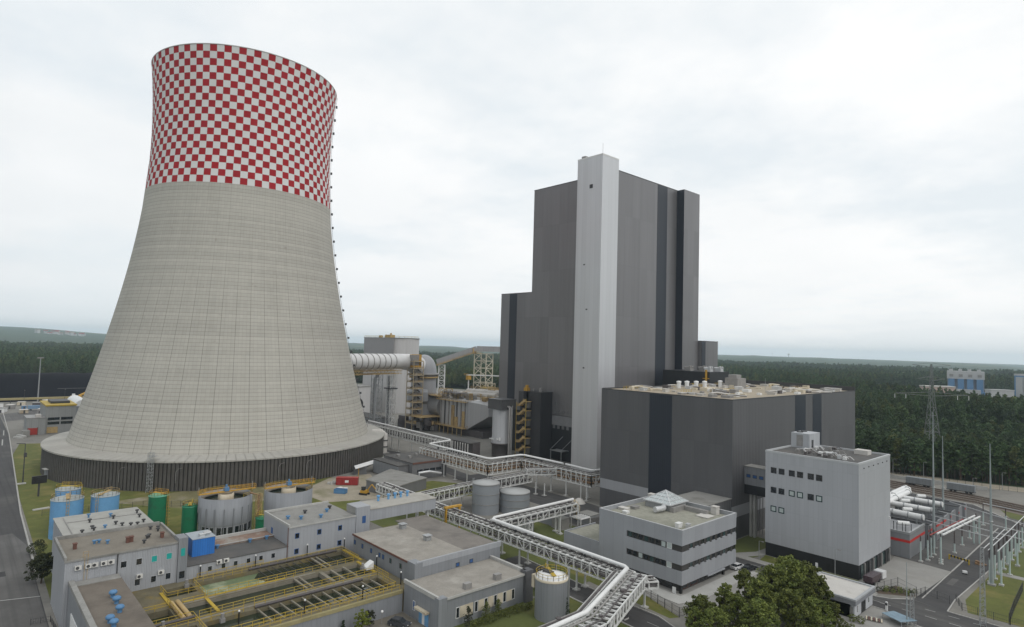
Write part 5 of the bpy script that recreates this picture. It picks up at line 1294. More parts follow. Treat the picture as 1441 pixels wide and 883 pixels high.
# tan stair tower
def stairtower(name, label, x, y, w, h, step, steel, root_mat2, rz=0.0, body=None):
    t = thing(name, label, 'stair tower', (x, y, 0))
    fm_ = MB(); n = int(h / step)
    for dx in (-1, 1):
        for dy in (-1, 1):
            fm_.beam((x + dx * w / 2, y + dy * w / 2, 0), (x + dx * w / 2, y + dy * w / 2, h), .4)
    for i in range(1, n + 1):
        for a_, b_ in (((-1, -1), (1, -1)), ((1, -1), (1, 1)), ((1, 1), (-1, 1)), ((-1, 1), (-1, -1))):
            fm_.beam((x + a_[0] * w / 2, y + a_[1] * w / 2, i * h / n), (x + b_[0] * w / 2, y + b_[1] * w / 2, i * h / n), .5)
    part('frame', fm_, steel, t)
    lm = MB(); fl = MB()
    c, s_ = math.cos(rz), math.sin(rz)
    T = lambda u, v, z_: V((x + u * c - v * s_, y + u * s_ + v * c, z_))
    for i in range(n):
        z0 = (i + 1) * h / n
        a = w / 2 - .3
        lm.cbox(x, y, z0 - .15, w * .96, w * .96, .3, rz)
        lm.rail([T(-a, -a, z0), T(a, -a, z0), T(a, a, z0), T(-a, a, z0)], 1.0, 3, .13, close=True)
        zz = z0 - h / n
        fl.beam(T(-a * .8, -a * .6, zz), T(a * .8, -a * .6, zz + h / n / 2), 1.1, .25); fl.beam(T(a * .8, a * .6, zz + h / n / 2), T(-a * .8, a * .6, zz + h / n), 1.1, .25)
    part('landing', lm, root_mat2, t); part('flight', fl, STEELD, t)
    return t
stw = stairtower('stair_tower', 'tall tan steel stair tower with lift cabin beside the absorber', -343.4, 228.4, 7.6, 44.6, 4.4, mat('tan_painted_steel', g(.42, .35, .24), .6, var=.15), RUST)
part('lift_cabin', MB().box(-345.4, -341.2, 225, 231.5, 40.8, 49.2), YELO, stw); part('cabin_panel', MB().box(-345.2, -341.0, 224.8, 229.5, 42, 48.9), PIPEG, stw)
part('lift_cage', MB().box(-344.4, -342.0, 227.4, 229.6, .1, 41), PIPEG, stw)
tw2 = thing('pipe_tower', 'slim grey lattice tower full of pipes under the white duct', 'pipe tower', (-352, 205, 0))
part('lattice_frame', lattice(MB(), -352, 205, 0, 36.4, 5.2, 4.2, .3).rail([(-354.6, 202.4, 36.4), (-349.4, 202.4, 36.4), (-349.4, 207.6, 36.4)], 1.2, 1.5, .12), GALV, tw2)
for x in (-353.2, -352, -350.6): part('riser', MB().tube([(x, 203.6, 0), (x, 203.6, 33), (x, 206, 36)], .42, 8), PIPEG if x < -352 else ABSC, tw2)
tw3 = thing('pipe_tower', 'grey lattice mast beside the slim pipe tower, carrying thick pale pipes', 'pipe tower', (-349, 214, 0))
part('lattice_frame', lattice(MB(), -349, 214, 0, 37, 4.4, 4.2, .3), STEEL, tw3)
for x in (-350, -348.2): part('riser', MB().tube([(x, 212.6, 0), (x, 212.6, 35)], .7, 10), ABSC, tw3)
part('canopy', MB().box(-352.5, -346, 210.5, 217, 26.5, 27.2), STEELD, tw3)
lowb = thing('pump_house', 'low grey pump house behind the pipe rack at the absorber foot', 'pump house', (-372, 206, 0))
part('wall', MB().box(-392, -358, 206, 220, 0, 6.5), WTG, lowb); part('roof', MB().box(-392.3, -357.7, 205.7, 220.3, 6.5, 6.9), ROOFK, lowb)
gb_ = thing('gypsum_store', 'grey store with round dark opening behind the cooling tower edge', 'store', (-440, 235, 0))
part('wall', MB().box(-474, -438, 228, 250, 0, 21), FGDC, gb_); part('roof', MB().box(-474.4, -437.6, 227.6, 250.4, 21, 21.6), CONC, gb_)
part('opening', MB().lathe(-437.9, 239, [(0, 0), (0, 0)], 3).add([(-437.9, 239 + 4.5 * math.cos(a), 8 + 4.5 * math.sin(a)) for a in [2 * PI * i / 24 for i in range(24)]], [tuple(range(24))]), BLACK, gb_)
part('roof_unit', MB().box(-452, -446, 230, 233, 21.6, 23.6), ROOFW, gb_)
# precipitator: ribbed box with a tapered outlet
ep = thing('precipitator', 'pale ribbed dust filter casing with slanting hopper and tan walkways', 'dust filter', (-312, 248, 0))
EXa, EXb, EYa, EYb = -328.5, -300.5, 238.8, 266
part('casing', MB().box(EXa, EXb, EYa, EYb, 4.2, 21.4), clad('filter_casing', g(.42, .42, .425), 2.4, .8, var=.10, joint=.55), ep)
for i in range(7):
    part('stiffener', MB().box(EXa + 1 + i * 4.2, EXa + 1.7 + i * 4.2, EYa - .5, EYa, 4.2, 21.2), STEELD if i % 3 == 1 else PIPEG, ep)
for x_, z_ in ((13, 18), (16.6, 11), (24, 15)): part('riser_duct', MB().box(EXa + x_, EXa + x_ + 2.6, EYa - .8, EYa, 4.2, z_), RUST, ep)
k = MB(); y0, y1 = EYa + .4, EYa + 22
q = [(EXb, y0, 21.2), (EXb, y1, 21.6), (EXb, y0, 4.0), (EXb, y1, 4.0)]
k.add([(EXb, EYa + .3, 4.1), (EXb, EYb, 4.1), (EXb, EYb, 22.8), (EXb, EYa + .3, 21.3), (EXb + 16, EYa + 4, 13.2), (EXb + 16, EYb - 3, 13.2), (EXb + 16, EYb - 3, 24.2), (EXb + 16, EYa + 4, 20)], [(0, 4, 7, 3), (4, 5, 6, 7), (3, 7, 6, 2), (0, 1, 5, 4), (1, 2, 6, 5)])
part('hopper', k, clad('hopper_sheet', g(.38, .38, .385), 2, .8, var=.03), ep)
part('hopper_roof', MB().add([(EXb + .5, EYa + 5, 21.9), (EXb + 16, EYa + 4.6, 20.1), (EXb + 16, EYb - 3, 24.3), (EXb + .5, EYb, 23.0)], [(0, 1, 2, 3)]), WHITEP, ep)
part('support_frame', MB().box(EXa + 1, EXb + 14, EYa + 1.5, EYb - 1, 0, 4.0), PIPED, ep)
k = MB().box(EXa - 1.5, EXb + 1, EYa - 2.2, EYa - .5, 20.6, 20.9).rail([(EXa - 1.5, EYa - 2.2, 20.9), (EXb + 1, EYa - 2.2, 20.9), (EXb + 1, EYa + 6, 20.9)], 1.3, 2, .14)
k.box(EXa - 6, EXb + 1, EYa - 3.4, EYa - .5, 4.6, 5.0).rail([(EXa - 6, EYa - 3.4, 5), (EXb + 1, EYa - 3.4, 5), (EXb + 1, EYa, 5)], 1.3, 2, .14)
for i in range(8): k.beam((EXa - 5 + i * 4.6, EYa - 3.2, 0), (EXa - 5 + i * 4.6, EYa - 3.2, 4.6), .3)
part('walkway', k, RUST, ep)
k = lattice(MB(), EXa + 4, EYa + 3, 21.4, 25.6, 5, 2.1, .25); k.box(EXa + 1, EXa + 16, EYa + 1, EYa + 8, 25.2, 25.5); k.rail([(EXa + 1, EYa + 1, 25.5), (EXa + 16, EYa + 1, 25.5)], 1.2, 2, .12)
for i in range(4): k.beam((EXa + 2 + i * 4.4, EYa + 1.2, 21.4), (EXa + 2 + i * 4.4, EYa + 1.2, 25.4), .25)
part('penthouse_frame', k, PIPED, ep)
re_ = random.Random(4)
for i in range(26):
    x = re_.uniform(EXa + 2, EXb + 12); y = re_.uniform(EYa + 7, EYb - 2)
    part('roof_unit', MB().cbox(x, y, 21.4, re_.uniform(2, 4), re_.uniform(2, 4), re_.uniform(1.2, 4.4), re_.uniform(0, 1)).rail([(x - 2, y - 2.4, 22), (x + 2, y - 2.4, 22)], 3.4, 1.3, .16), (PIPEG, CREAM, RUST, ROOFW, RUST)[i % 5], ep)
part('duct', MB().tube([(EXa + 2, EYb - 6, 25), (EXb + 10, EYb - 6, 26), (EXb + 26, EYb - 8, 26)], 2.2, 16).tube([(EXa + 2, EYb - 12, 24), (EXb + 10, EYb - 12, 25)], 1.6, 14), ROOFW, ep)
k = MB().rail([(EXa, EYb - 2, 26.5), (EXb + 12, EYb - 2, 27.5)], 2.0, 2.5, .22); part('roof_walkway', k, RUST, ep)
dv = thing('round_filter_vessel', 'grey cylinder with domed end lying between the absorber and the dust filter', 'vessel', (-338, 252, 0))
part('shell', MB().tube([(-345, 246, 15), (-333, 246, 15)], 6.6, 24), ABSC, dv); part('walkway', MB().box(-346, -330, 239, 245, 22, 22.5).rail([(-346, 239, 22.5), (-330, 239, 22.5)], 1.3, 2, .16), RUST, dv); part('leg', MB().box(-344, -334, 243, 249, 0, 9), PIPED, dv)
mc = thing('machinery_frame', 'jumbled brown machinery frame at ground level beside the dust filter', 'machinery', (-332, 232, 0))
for i in range(26):
    x = re_.uniform(-341, -328); y = re_.uniform(226, 240); part('machine_block', MB().cbox(x, y, re_.uniform(0, 5), re_.uniform(1.5, 4), re_.uniform(1.5, 4), re_.uniform(1, 4), re_.uniform(0, 1)), (RUST, PIPED, PIPEG, PIPED)[i % 4], mc)
part('platform', MB().box(-340, -329, 224, 242, 9, 9.3).rail([(-340, 224, 9.3), (-329, 224, 9.3)], 1.2, 2, .14), RUST, mc)
# conveyor gallery up to the boiler house and its trestle
cg = thing('conveyor_gallery', 'sloping enclosed grey conveyor gallery rising to the boiler house', 'conveyor', (-372, 303, 0))
GL = [V((-391, 279.5, 40.6)), V((-372, 303.4, 51.8)), V((-357, 321, 51.8))]
for i, nm in ((0, 'sloping_section'), (1, 'level_section')):
    a, b2 = GL[i], GL[i + 1]
    part(nm, MB().beam(a + V((0, 0, 2)), b2 + V((0, 0, 2)), 4.4, 4.2), clad('gallery_sheet', g(.30, .30, .305), 3, var=.04) if i == 0 else bpy.data.materials['gallery_sheet'], cg)
part('underframe', MB().beam(GL[0] + V((0, 0, -.5)), GL[1] + V((0, 0, -.5)), 4.8, .6).rail([GL[0] + V((1.6, -1.6, -.4)), GL[1] + V((1.6, -1.6, -.4))], 1.0, 3, .14), RUST, cg)
part('head_platform', MB().cbox(-371.5, 303, 50.2, 6, 5, .4).rail([(-374, 300.4, 50.6), (-368.6, 300.4, 50.6), (-368.6, 306, 50.6)], 1.3, 1.5, .14).box(-374.5, -371.5, 299.6, 302.4, 49.8, 54), RUST, cg)
tl = thing('trestle', 'pale square lattice trestle under the conveyor gallery bend', 'trestle', (-368, 307.8, 0))
part('lattice_frame', lattice(MB(), -368.2, 307.6, 0, 50, 10.5, 5.6, .6, math.radians(20)), mat('cream_steel', g(.52, .48, .38), .6, var=.12), tl)
tl2 = thing('trestle', 'slim pale trestle under the low end of the conveyor gallery', 'trestle', (-389, 282, 0))
part('lattice_frame', lattice(MB(), -389, 283, 0, 40.5, 4.6, 4.2, .45, math.radians(48)), STEEL, tl2)
dp = thing('pipe_bridge', 'pale pipe bridge with arched truss between trestle and boiler house', 'pipe bridge', (-358, 300, 0))
part('deck', MB().beam((-372, 294, 33.6), (-340, 330, 33.2), 2, .7), STEEL, dp)
part('arch', MB().tube([(-352 + 4.2 * math.cos(a) * .67, 316 + 4.2 * math.cos(a) * .74, 33 + 5.5 * math.sin(a)) for a in [PI * i / 10 for i in range(11)]], .35, 6), STEEL, dp)
part('post', MB().beam((-371, 295.5, 0), (-371, 295.5, 33.5), .7), STEEL, dp)
part('gantry_head', MB().box(-372.5, -369.5, 294, 297, 30, 33.2).rail([(-373.5, 293, 33.3), (-368.5, 293, 33.3)], 1.2, 1.5, .16), YELO, dp)
# ash silo and dark-topped filters in front of the boiler house
sl_ = thing('ash_silo', 'silver round silo with dark square head in front of the boiler house', 'silo', (-237.3, 211.5, 0))
part('shell', MB().lathe(-237.3, 211.5, [(5.0, 6.4), (5.0, 9.0), (4.7, 10.0), (4.7, 24.0)], 48), clad('silo_sheet', g(.40, .405, .42), 2, .6, var=.04), sl_)
part('skirt', MB().lathe(-237.3, 211.5, [(4.7, 0), (4.7, 6.4), (5.3, 6.4), (5.3, 7.0), (5.0, 7.0)], 40), PIPED, sl_)
part('head', MB().box(-242.6, -232.2, 206.6, 216.4, 24.0, 28.8).box(-242.8, -232.0, 206.4, 216.6, 28.8, 29.2), clad('silo_head_sheet', g(.075, .075, .078), 2, .6, var=.06), sl_)
part('valve', MB().cbox(-233.9, 207.6, 8.6, .8, .8, 1.4, .7).cbox(-235, 206.9, 8.8, .7, .7, .8).cbox(-239, 206.6, 8.8, 3.2, .5, .4), WHITEP, sl_)
for y in (206.5, 207.6): part('downpipe', MB().tube([(-230.4, y + 4, 0), (-230.4, y + 4, 25.2), (-232.5, y + 4.4, 25.8)], .38, 10), PIPEG, sl_)
part('downpipe', MB().tube([(-231.6, 213.6, 0), (-231.6, 213.6, 26)], .3, 10), GALV, sl_)
st2 = thing('stair_tower', 'dark stair tower with orange brown flights against the boiler house', 'stair tower', (-229, 219, 0))
SXa, SXb, SYa, SYb = -231.2, -226.6, 216, 220
part('core', MB().box(SXa - 1.5, SXb, SYb, 224, 0, 33.5).box(SXa - .4, SXb - 1.6, SYb - 2.2, SYb, 26.5, 33.5), clad('stair_core_sheet', g(.045, .045, .048), 2, .6, var=.06), st2)
fl = MB(); gl = MB()
nst = 6
for i in range(nst):
    z0 = 1 + i * 4.6
    fl.box(SXa, SXa + 2.2, SYa, SYb, z0 + 2.0, z0 + 2.25); fl.rail([(SXa, SYa, z0 + 2.2), (SXa + 2.2, SYa, z0 + 2.2)], 1.2, 1.1, .16)
    for yy in (SYa, SYa + 1.6): fl.beam((SXa + 2.2, yy, z0 + 2.5), (SXb + .8, yy, z0 + 4.9), .5, 1.1)
    fl.box(SXa, SXa + 2.2, SYa - .1, SYa, z0 + 2.0, z0 + 3.1); fl.box(SXb + .6, SXb + 2.4, SYa - .1, SYa, z0 + 4.4, z0 + 5.5)
    fl.box(SXb, SXb + 2.4, SYa, SYb, z0 + 4.35, z0 + 4.6); fl.rail([(SXb + .2, SYa, z0 + 4.6), (SXb + 2.4, SYa, z0 + 4.6)], 1.2, 1.1, .16)
    part('screen', MB().box(SXb + .4, SXb + 2.3, SYa + 1, SYb - .4, z0 + 1.4, z0 + 4.3), mat('stair_screen', g(.12, .115, .105), .6, var=.2) if i == 0 else bpy.data.materials['stair_screen'], st2)
part('flight', fl, RUST, st2)
part('post', MB().beam((SXa, SYa, 0), (SXa, SYa, 28), .2).beam((SXb + 2.4, SYa, 0), (SXb + 2.4, SYa, 30), .2), YEL, st2)
part('roof_cap', MB().box(SXa + .6, SXb - 1.6, SYb + .3, 222.4, 33.5, 35.2).box(SXa + 1.2, SXb - 2.2, SYb + .8, 222, 35.2, 36.6), YELO, st2)
hl = thing('pipe_hall', 'row of pale posts and dark hall behind the bend in the zigzag rack', 'open hall', (-252, 208, 0))
part('roof', MB().box(-268, -243.5, 196, 203, 6.5, 7.0), ROOFK, hl)
for i in range(12): part('post', MB().box(-268 + i * 2.1, -267.6 + i * 2.1, 195.6, 196, 0, 6.5), STEEL, hl)
part('wall', MB().box(-268, -243.5, 198, 203, 0, 6.5), PIPED, hl)

# ================================================================ control building and yard objects before the tower
cb = thing('control_building', 'grey flat roofed building with dark window strip beside the far rack', 'building', (-223, 150, 0))
part('wall', MB().box(-238, -218.2, 138.5, 143.5, 0, 5.6).box(-238, -215.4, 143.5, 161, 0, 6.6), clad('control_wall', g(.15, .15, .155), 1.2, .4, var=.05), cb)
part('roof', MB().box(-238.2, -218.0, 138.3, 143.6, 5.6, 6.0).box(-238.2, -215.2, 143.5, 161.2, 6.6, 7.0), ROOFK, cb)
part('pale_wall', MB().box(-238, -218.1, 138.35, 138.5, .3, 5.4), WTG, cb)
part('roof_edge', MB().box(-215.25, -215.1, 143.6, 161.1, 6.4, 7.1), BROWN, cb)
for i in range(4): part('window', MB().box(-215.42, -215.3, 146 + i * 3.2, 148.6 + i * 3.2, 2.9, 4.0), GLASS, cb)
for x, y in ((-232, 147), (-226, 149), (-230, 155)): part('roof_unit', MB().cbox(x, y, 7.0, 1.6, 1.2, .9), PIPEG, cb)
part('side_pipe', MB().tube([(-214, 146, .5), (-214, 146, 3), (-212.4, 150, 3.4), (-212.4, 156, 2)], .5, 10), ALU, cb)
lb = thing('low_store', 'low grey store with wide flat roof before the control building', 'store', (-210, 127, 0))
part('wall', MB().prism([(-222, 137.5), (-210, 119.5), (-194, 122.5), (-200, 140)], 0, 3.9), clad('store_wall', g(.16, .16, .165), 1.2, .4, var=.05), lb)
part('roof', MB().prism([(-222.4, 137.6), (-210, 119.1), (-193.6, 122.3), (-199.8, 140.3)], 3.9, 4.3), ROOFG, lb)
sh_ = thing('open_shed', 'open shed with bright white mono pitch roof and yellow side panel', 'shed', (-238, 139, 0))
part('roof', MB().add([(-238.8, 129.8, 3.7), (-234.6, 128.2, 3.3), (-241.6, 149, 4.4), (-246.2, 149.6, 4.7), (-238.8, 129.8, 3.5), (-234.6, 128.2, 3.1), (-241.6, 149, 4.2), (-246.2, 149.6, 4.5)], [(0, 1, 2, 3), (7, 6, 5, 4), (0, 4, 5, 1), (1, 5, 6, 2), (2, 6, 7, 3), (3, 7, 4, 0)]), WHITEP, sh_)
part('wall', MB().prism([(-242, 131.5), (-238.6, 129.5), (-236.4, 134.5), (-240, 136.5)], 0, 3.3), clad('shed_wall', g(.12, .125, .13), .8, .3, var=.06), sh_)
part('yellow_panel', MB().prism([(-243, 143), (-239, 141.2), (-240.6, 146.8), (-244.4, 147.6)], 0, 3.2), YEL, sh_)
for p in ((-235.6, 130.2), (-238.6, 139.4), (-241.2, 147.4)): part('post', MB().box(p[0] - .1, p[0] + .1, p[1] - .1, p[1] + .1, 0, 3.4), YELO, sh_)
ctn = thing('red_container', 'dusty red shipping container with white emblem on the sandy yard', 'container', (-223.5, 118.5, 0))
rz = math.radians(52)
part('body', MB().cbox(-223.2, 118.6, .15, 8.4, 2.5, 2.7, rz), clad('container_red', g(.27, .022, .022), .5, .3, var=.06, joint=.7), ctn)
part('emblem', MB().cbox(-223.2 + 1.27 * math.sin(rz), 118.6 - 1.27 * math.cos(rz), 1.1, 1.4, .03, .9, rz), WHITEP, ctn)
part('roof_edge', MB().cbox(-223.2, 118.6, 2.85, 8.5, 2.6, .1, rz), RED, ctn)
bct = thing('blue_skip', 'blue open skip on the sandy yard', 'skip', (-212, 110.2, 0))
for dx, dy, sx, sy in ((0, 1.1, 4.4, .1), (0, -1.1, 4.4, .1), (2.15, 0, .1, 2.3), (-2.15, 0, .1, 2.3)):
    c_, s_ = math.cos(.7), math.sin(.7)
    part('side', MB().cbox(-212.2 + dx * c_ - dy * s_, 110.2 + dx * s_ + dy * c_, .1, sx, sy, 1.5, .7), BLUEV, bct)
part('floor_plate', MB().cbox(-212.2, 110.2, .08, 4.3, 2.2, .12, .7), STEELD, bct)
ex = thing('excavator', 'small orange tracked excavator with raised arm on the sandy yard', 'excavator', (-204.5, 116.5, 0))
part('track', MB().cbox(-204.9, 115.4, 0, 3.2, .5, .7, .5), BLACK, ex); part('track', MB().cbox(-205.7, 117, 0, 3.2, .5, .7, .5), BLACK, ex)
bd = part('body', MB().cbox(-205.3, 116.2, .7, 2.6, 1.9, 1.0, .5), YELO, ex)
sub('cab', MB().cbox(-205.2, 115.7, 1.7, 1.3, 1.0, 1.3, .5), GLASS, bd)
am = part('arm', MB().beam((-204.3, 116.7, 1.5), (-202.6, 117.6, 4.0), .32).beam((-202.6, 117.6, 4.0), (-200.8, 118.5, 2.2), .28), YELO, ex)
sub('bucket', MB().cbox(-200.6, 118.6, 1.3, .8, .8, .9, .5), STEELD, am)
hp = [((-199, 124), 1.5), ((-225, 122.6), 1.2), ((-217, 113), 1.0), ((-228, 115), .9)]
for i, ((x, y), r_) in enumerate(hp):
    rs_ = random.Random(i); k = MB()
    for j in range(7): k.cbox(x + rs_.uniform(-1.6, 1.6), y + rs_.uniform(-1.6, 1.6), 0, rs_.uniform(.6, 1.6), rs_.uniform(.6, 1.6), rs_.uniform(.3, 1.0) * r_, rs_.uniform(0, 3))
    solo('crate_pile', k, (PIPEG, CREAM, WHITEP, CONCL)[i], 'pile of pale boxes and scrap ' + ('beside the excavator', 'behind the red container', 'near the blue skip', 'on the grass in front of the red container')[i], 'scrap pile', 'scrap piles on the sandy yard')
vp = thing('vent_duct', 'segmented pale vertical duct standing beside the cooling tower skirt', 'duct', (-276.5, 166.7, 0))
part('pipe', MB().tube([(-276.5, 166.7, .3), (-276.5, 166.7, 9.6), (-277.5, 165.5, 10.6), (-280.5, 162, 10.6)], 1.5, 16), ROOFW, vp)
for z_ in (3.2, 6.4): part('collar', MB().lathe(-276.5, 166.7, [(1.5, z_), (1.8, z_), (1.8, z_ + .5), (1.5, z_ + .5)], 16), STEELD, vp)
part('base', MB().cbox(-276.5, 166.7, 0, 4, 4, .4), CONC, vp)
# transformer yard boxes by the short rack
for i, (x, y, sx, sy, h, mm, lb) in enumerate(((-132.6, 144.2, 4.2, 3.6, 3.1, PIPEG, 'pale grey equipment cabin next to the low office annex'), (-138.5, 145.4, 6.2, 4.2, 2.7, WTG, 'dark grey equipment cabin behind the short rack legs'), (-130.4, 155, 5.4, 4.6, 3.2, GALV, 'grey ribbed transformer with white busbars on top'))):
    t = thing('equipment_cabin', lb, 'equipment cabin', (x, y, 0), 'cabins by the short rack')
    part('body', MB().box(x - sx / 2, x + sx / 2, y - sy / 2, y + sy / 2, .2, h), mm, t); part('plinth', MB().box(x - sx / 2 - .2, x + sx / 2 + .2, y - sy / 2 - .2, y + sy / 2 + .2, 0, .2), CONC, t)
    part('lid', MB().box(x - sx / 2 - .12, x + sx / 2 + .12, y - sy / 2 - .12, y + sy / 2 + .12, h, h + .15), ROOFG, t)
    if i == 2:
        for j in range(7): part('cooling_fin', MB().box(x + sx / 2, x + sx / 2 + .7, y - 2 + j * .6, y - 1.8 + j * .6, .5, 2.6), PIPEG, t)
bs_ = thing('busbar_stand', 'white framed busbar stand beside the ribbed transformer', 'busbar stand', (-128, 149, 0))
for x, y in ((-130.6, 146.8), (-126.6, 146.8), (-130.6, 151.2), (-126.6, 151.2)): part('leg', MB().box(x - .12, x + .12, y - .12, y + .12, 0, 3.4), STEEL, bs_)
k = MB().beam((-130.6, 146.8, 3.4), (-126.6, 146.8, 3.4), .25).beam((-130.6, 151.2, 3.4), (-126.6, 151.2, 3.4), .25).beam((-130.6, 146.8, 3.4), (-130.6, 151.2, 3.4), .25).beam((-126.6, 146.8, 3.4), (-126.6, 151.2, 3.4), .25)
for i in range(5): k.beam((-130.2 + i * .85, 146.8, 3.6), (-130.2 + i * .85, 151.2, 3.6), .2)
part('busbar_frame', k, WHITEP, bs_)
hpile = MB(); hpile.lathe(-149.5, 172.2, [(2.4, 0), (1.7, .9), (.7, 1.7), (0, 1.9)], 14); solo('covered_heap', hpile, ROOFW, 'small heap under a pale cover beside the back rack legs', 'heap')
# open pipe scaffold of cream and tan steel between absorber and dust filter
for i, (x, y, w_, h_, m_, lb) in enumerate(((-333, 246, 6.5, 27, RUST, 'tan open steel frame against the domed absorber'), (-318, 270, 7, 31, CREAM, 'cream open steel frame behind the dust filter roof'), (-301, 262, 6, 29, RUST, 'tan open steel frame at the boiler house end of the dust filter'))):
    t = thing('pipe_scaffold', lb, 'steel frame', (x, y, 0), 'open steel frames of the filter plant')
    part('lattice_frame', lattice(MB(), x, y, 0, h_, w_, 4.0, .34), m_, t)
    k = MB()
    for z_ in range(4, int(h_) + 1, 4):
        k.cbox(x, y, z_ - .2, w_, w_, .3); k.rail([(x - w_ / 2, y - w_ / 2, z_), (x + w_ / 2, y - w_ / 2, z_), (x + w_ / 2, y + w_ / 2, z_)], 1.2, 2, .16)
    part('landing', k, RUST if i != 1 else YEL, t)
# ================================================================ gatehouse, small things by it
gh = thing('gatehouse', 'small white gatehouse with pale flat roof behind the big trees', 'gatehouse', (-54, 151, 0))
part('wall', MB().box(-59.6, -48.6, 145.9, 157.2, .25, 2.95).box(-59.6, -49.4, 145.9, 157.2, .25, 2.9), mat('gatehouse_wall', g(.42, .43, .45), .6, var=.05), gh)
part('fascia', MB().box(-60.1, -48.2, 145.4, 157.7, 2.95, 3.9), mat('gatehouse_fascia', g(.20, .205, .22), .6, var=.08), gh)
part('roof', MB().box(-59.6, -48.7, 145.9, 157.2, 3.9, 3.98), ROOFW, gh)
part('parapet', MB().box(-60.15, -48.15, 145.35, 145.85, 3.9, 4.25).box(-60.15, -48.15, 157.2, 157.75, 3.9, 4.25).box(-60.15, -59.65, 145.85, 157.2, 3.9, 4.25).box(-48.7, -48.15, 145.85, 157.2, 3.9, 4.25), mat('gatehouse_coping', g(.36, .37, .38), .6, var=.08), gh)
part('plinth', MB().box(-59.5, -48.7, 146.0, 157.1, 0, .25), STEELD, gh)
window(gh, 'x', -48.6, 147.6, 1.7, .6, 1.6, GLASS, WHITEP, .08, .05); window(gh, 'x', -48.6, 154.6, 1.9, .7, 1.3, GLASSG, WHITEP, .08, .05)
part('doorway', MB().box(-48.7, -48.55, 150, 152.6, .25, 2.8), BLACK, gh)
part('door', MB().box(-49.5, -48.9, 145.78, 145.9, .3, 2.4), PIPEG, gh)
bl = thing('bollard_post', 'pale ticket post on the paving beside the gatehouse', 'post', (-45.6, 156.6, 0)); part('post', MB().box(-45.8, -45.4, 156.4, 156.8, 0, 1.9), WHITEP, bl); part('reader', MB().box(-45.85, -45.35, 156.3, 156.4, 1.2, 1.7), STEELD, bl)
bk = thing('blue_awning', 'pale blue frame canopy by the bottom edge next to the lattice mast', 'canopy', (-42, 151, 0))
part('roof_sheet', MB().add([(-45, 151.2, 1.2), (-43.6, 154.4, 1.2), (-38.6, 152, 1.5), (-40.6, 148.4, 1.5), (-45, 151.2, 1.1), (-43.6, 154.4, 1.1), (-38.6, 152, 1.4), (-40.6, 148.4, 1.4)], [(0, 1, 2, 3), (7, 6, 5, 4), (0, 4, 5, 1), (1, 5, 6, 2), (2, 6, 7, 3), (3, 7, 4, 0)]), mat('pale_blue_sheet', g(.19, .27, .33), .6, var=.3, scale=1.5), bk)
for p in ((-44.8, 151.3), (-43.6, 154.2), (-38.8, 151.9), (-40.6, 148.7)): part('leg', MB().box(p[0] - .06, p[0] + .06, p[1] - .06, p[1] + .06, 0, 1.2), GALV, bk)
br_ = thing('bike_rack', 'reddish slatted bench row in the flower bed by the gatehouse', 'bench row', (-45.9, 148.6, 0))
for i in range(7): part('slat', MB().cbox(-47 + i * .45, 148.2 + i * .12, .25, .25, 1.9, .12, .3), BROWN if i % 2 else CREAM, br_)
part('frame', MB().beam((-47.2, 147.6, .2), (-44.2, 148.4, .2), .1).beam((-47.4, 148.8, .2), (-44.4, 149.6, .2), .1), STEELD, br_)
# dark pickup van parked with a white cover in front of bay doors
def car(label, x, y, rz, col, L=4.5, W=1.8, Hh=1.45, van=False, group='parked cars'):
    t = thing('parked_car', label, 'car', (x, y, 0), group)
    c, s_ = math.cos(rz), math.sin(rz)
    def P(u, v, z_): return (x + u * c - v * s_, y + u * s_ + v * c, z_)
    def loft(secs, wd):
        k = MB(); vs = []
        for u, z0, z1 in secs: vs += [P(u, -wd / 2, z0), P(u, wd / 2, z0), P(u, wd / 2 * .92, z1), P(u, -wd / 2 * .92, z1)]
        n = len(secs); fs = [(0, 3, 2, 1), tuple(4 * (n - 1) + i for i in (0, 1, 2, 3))]
        for i in range(n - 1):
            for j in range(4): fs.append((4 * i + j, 4 * i + (j + 1) % 4, 4 * i + 4 + (j + 1) % 4, 4 * i + 4 + j))
        return k.add(vs, fs)
    b0 = loft([(-L / 2, .45, .8), (-L / 2 + .1, .3, .95), (-L * .25, .28, .98), (L * .2, .28, .95), (L / 2 - .15, .3, .82), (L / 2, .42, .7)], W)
    bod = part('body', b0, col, t)
    if van: cab = loft([(-L / 2 + .05, .95, Hh), (L * .18, .95, Hh), (L * .33, .93, 1.0)], W * .94)
    else: cab = loft([(-L * .42, .95, 1.0), (-L * .3, .95, Hh), (L * .08, .95, Hh), (L * .25, .93, .97)], W * .9)
    part('cabin', cab, GLASS, t)
    part('roof', loft([(-L * .3, Hh - .03, Hh + .04), (L * .07, Hh - .03, Hh + .04)], W * .84), col, t)
    for u in (-L * .31, L * .31):
        for v in (-W / 2 + .08, W / 2 - .08):
            w_ = part('wheel', MB().tube([P(u, v - .11, .33), P(u, v + .11, .33)], .33, 14), BLACK, t)
            sub('rim', MB().tube([P(u, v - .12, .33), P(u, v + .12, .33)], .18, 10), GALV, w_)
    for v in (-W * .36, W * .36): part('headlight', MB().cbox(*P(L / 2 - .06, v, .6)[:2], .6, .15, .3, .14, rz), WHITEP, t)
    return t
cw, cbk, cdk = mat('car_white', g(.62, .62, .62), .25, spec=.6, var=.03), mat('car_black', g(.02, .02, .022), .2, spec=.6, var=.1), mat('car_plum', g(.05, .028, .035), .25, spec=.6, var=.05)
car('white hatchback parked under the end of the office block', -79.6, 154.8, 1.45, cw)
car('black saloon parked beside the white hatchback', -77.0, 156.2, 1.45, cbk)
car('dark grey saloon with only its roof at the bottom edge before the annex door', -106.4, 69.2, .5, mat('car_grey', g(.045, .048, .055), .25, var=.05))
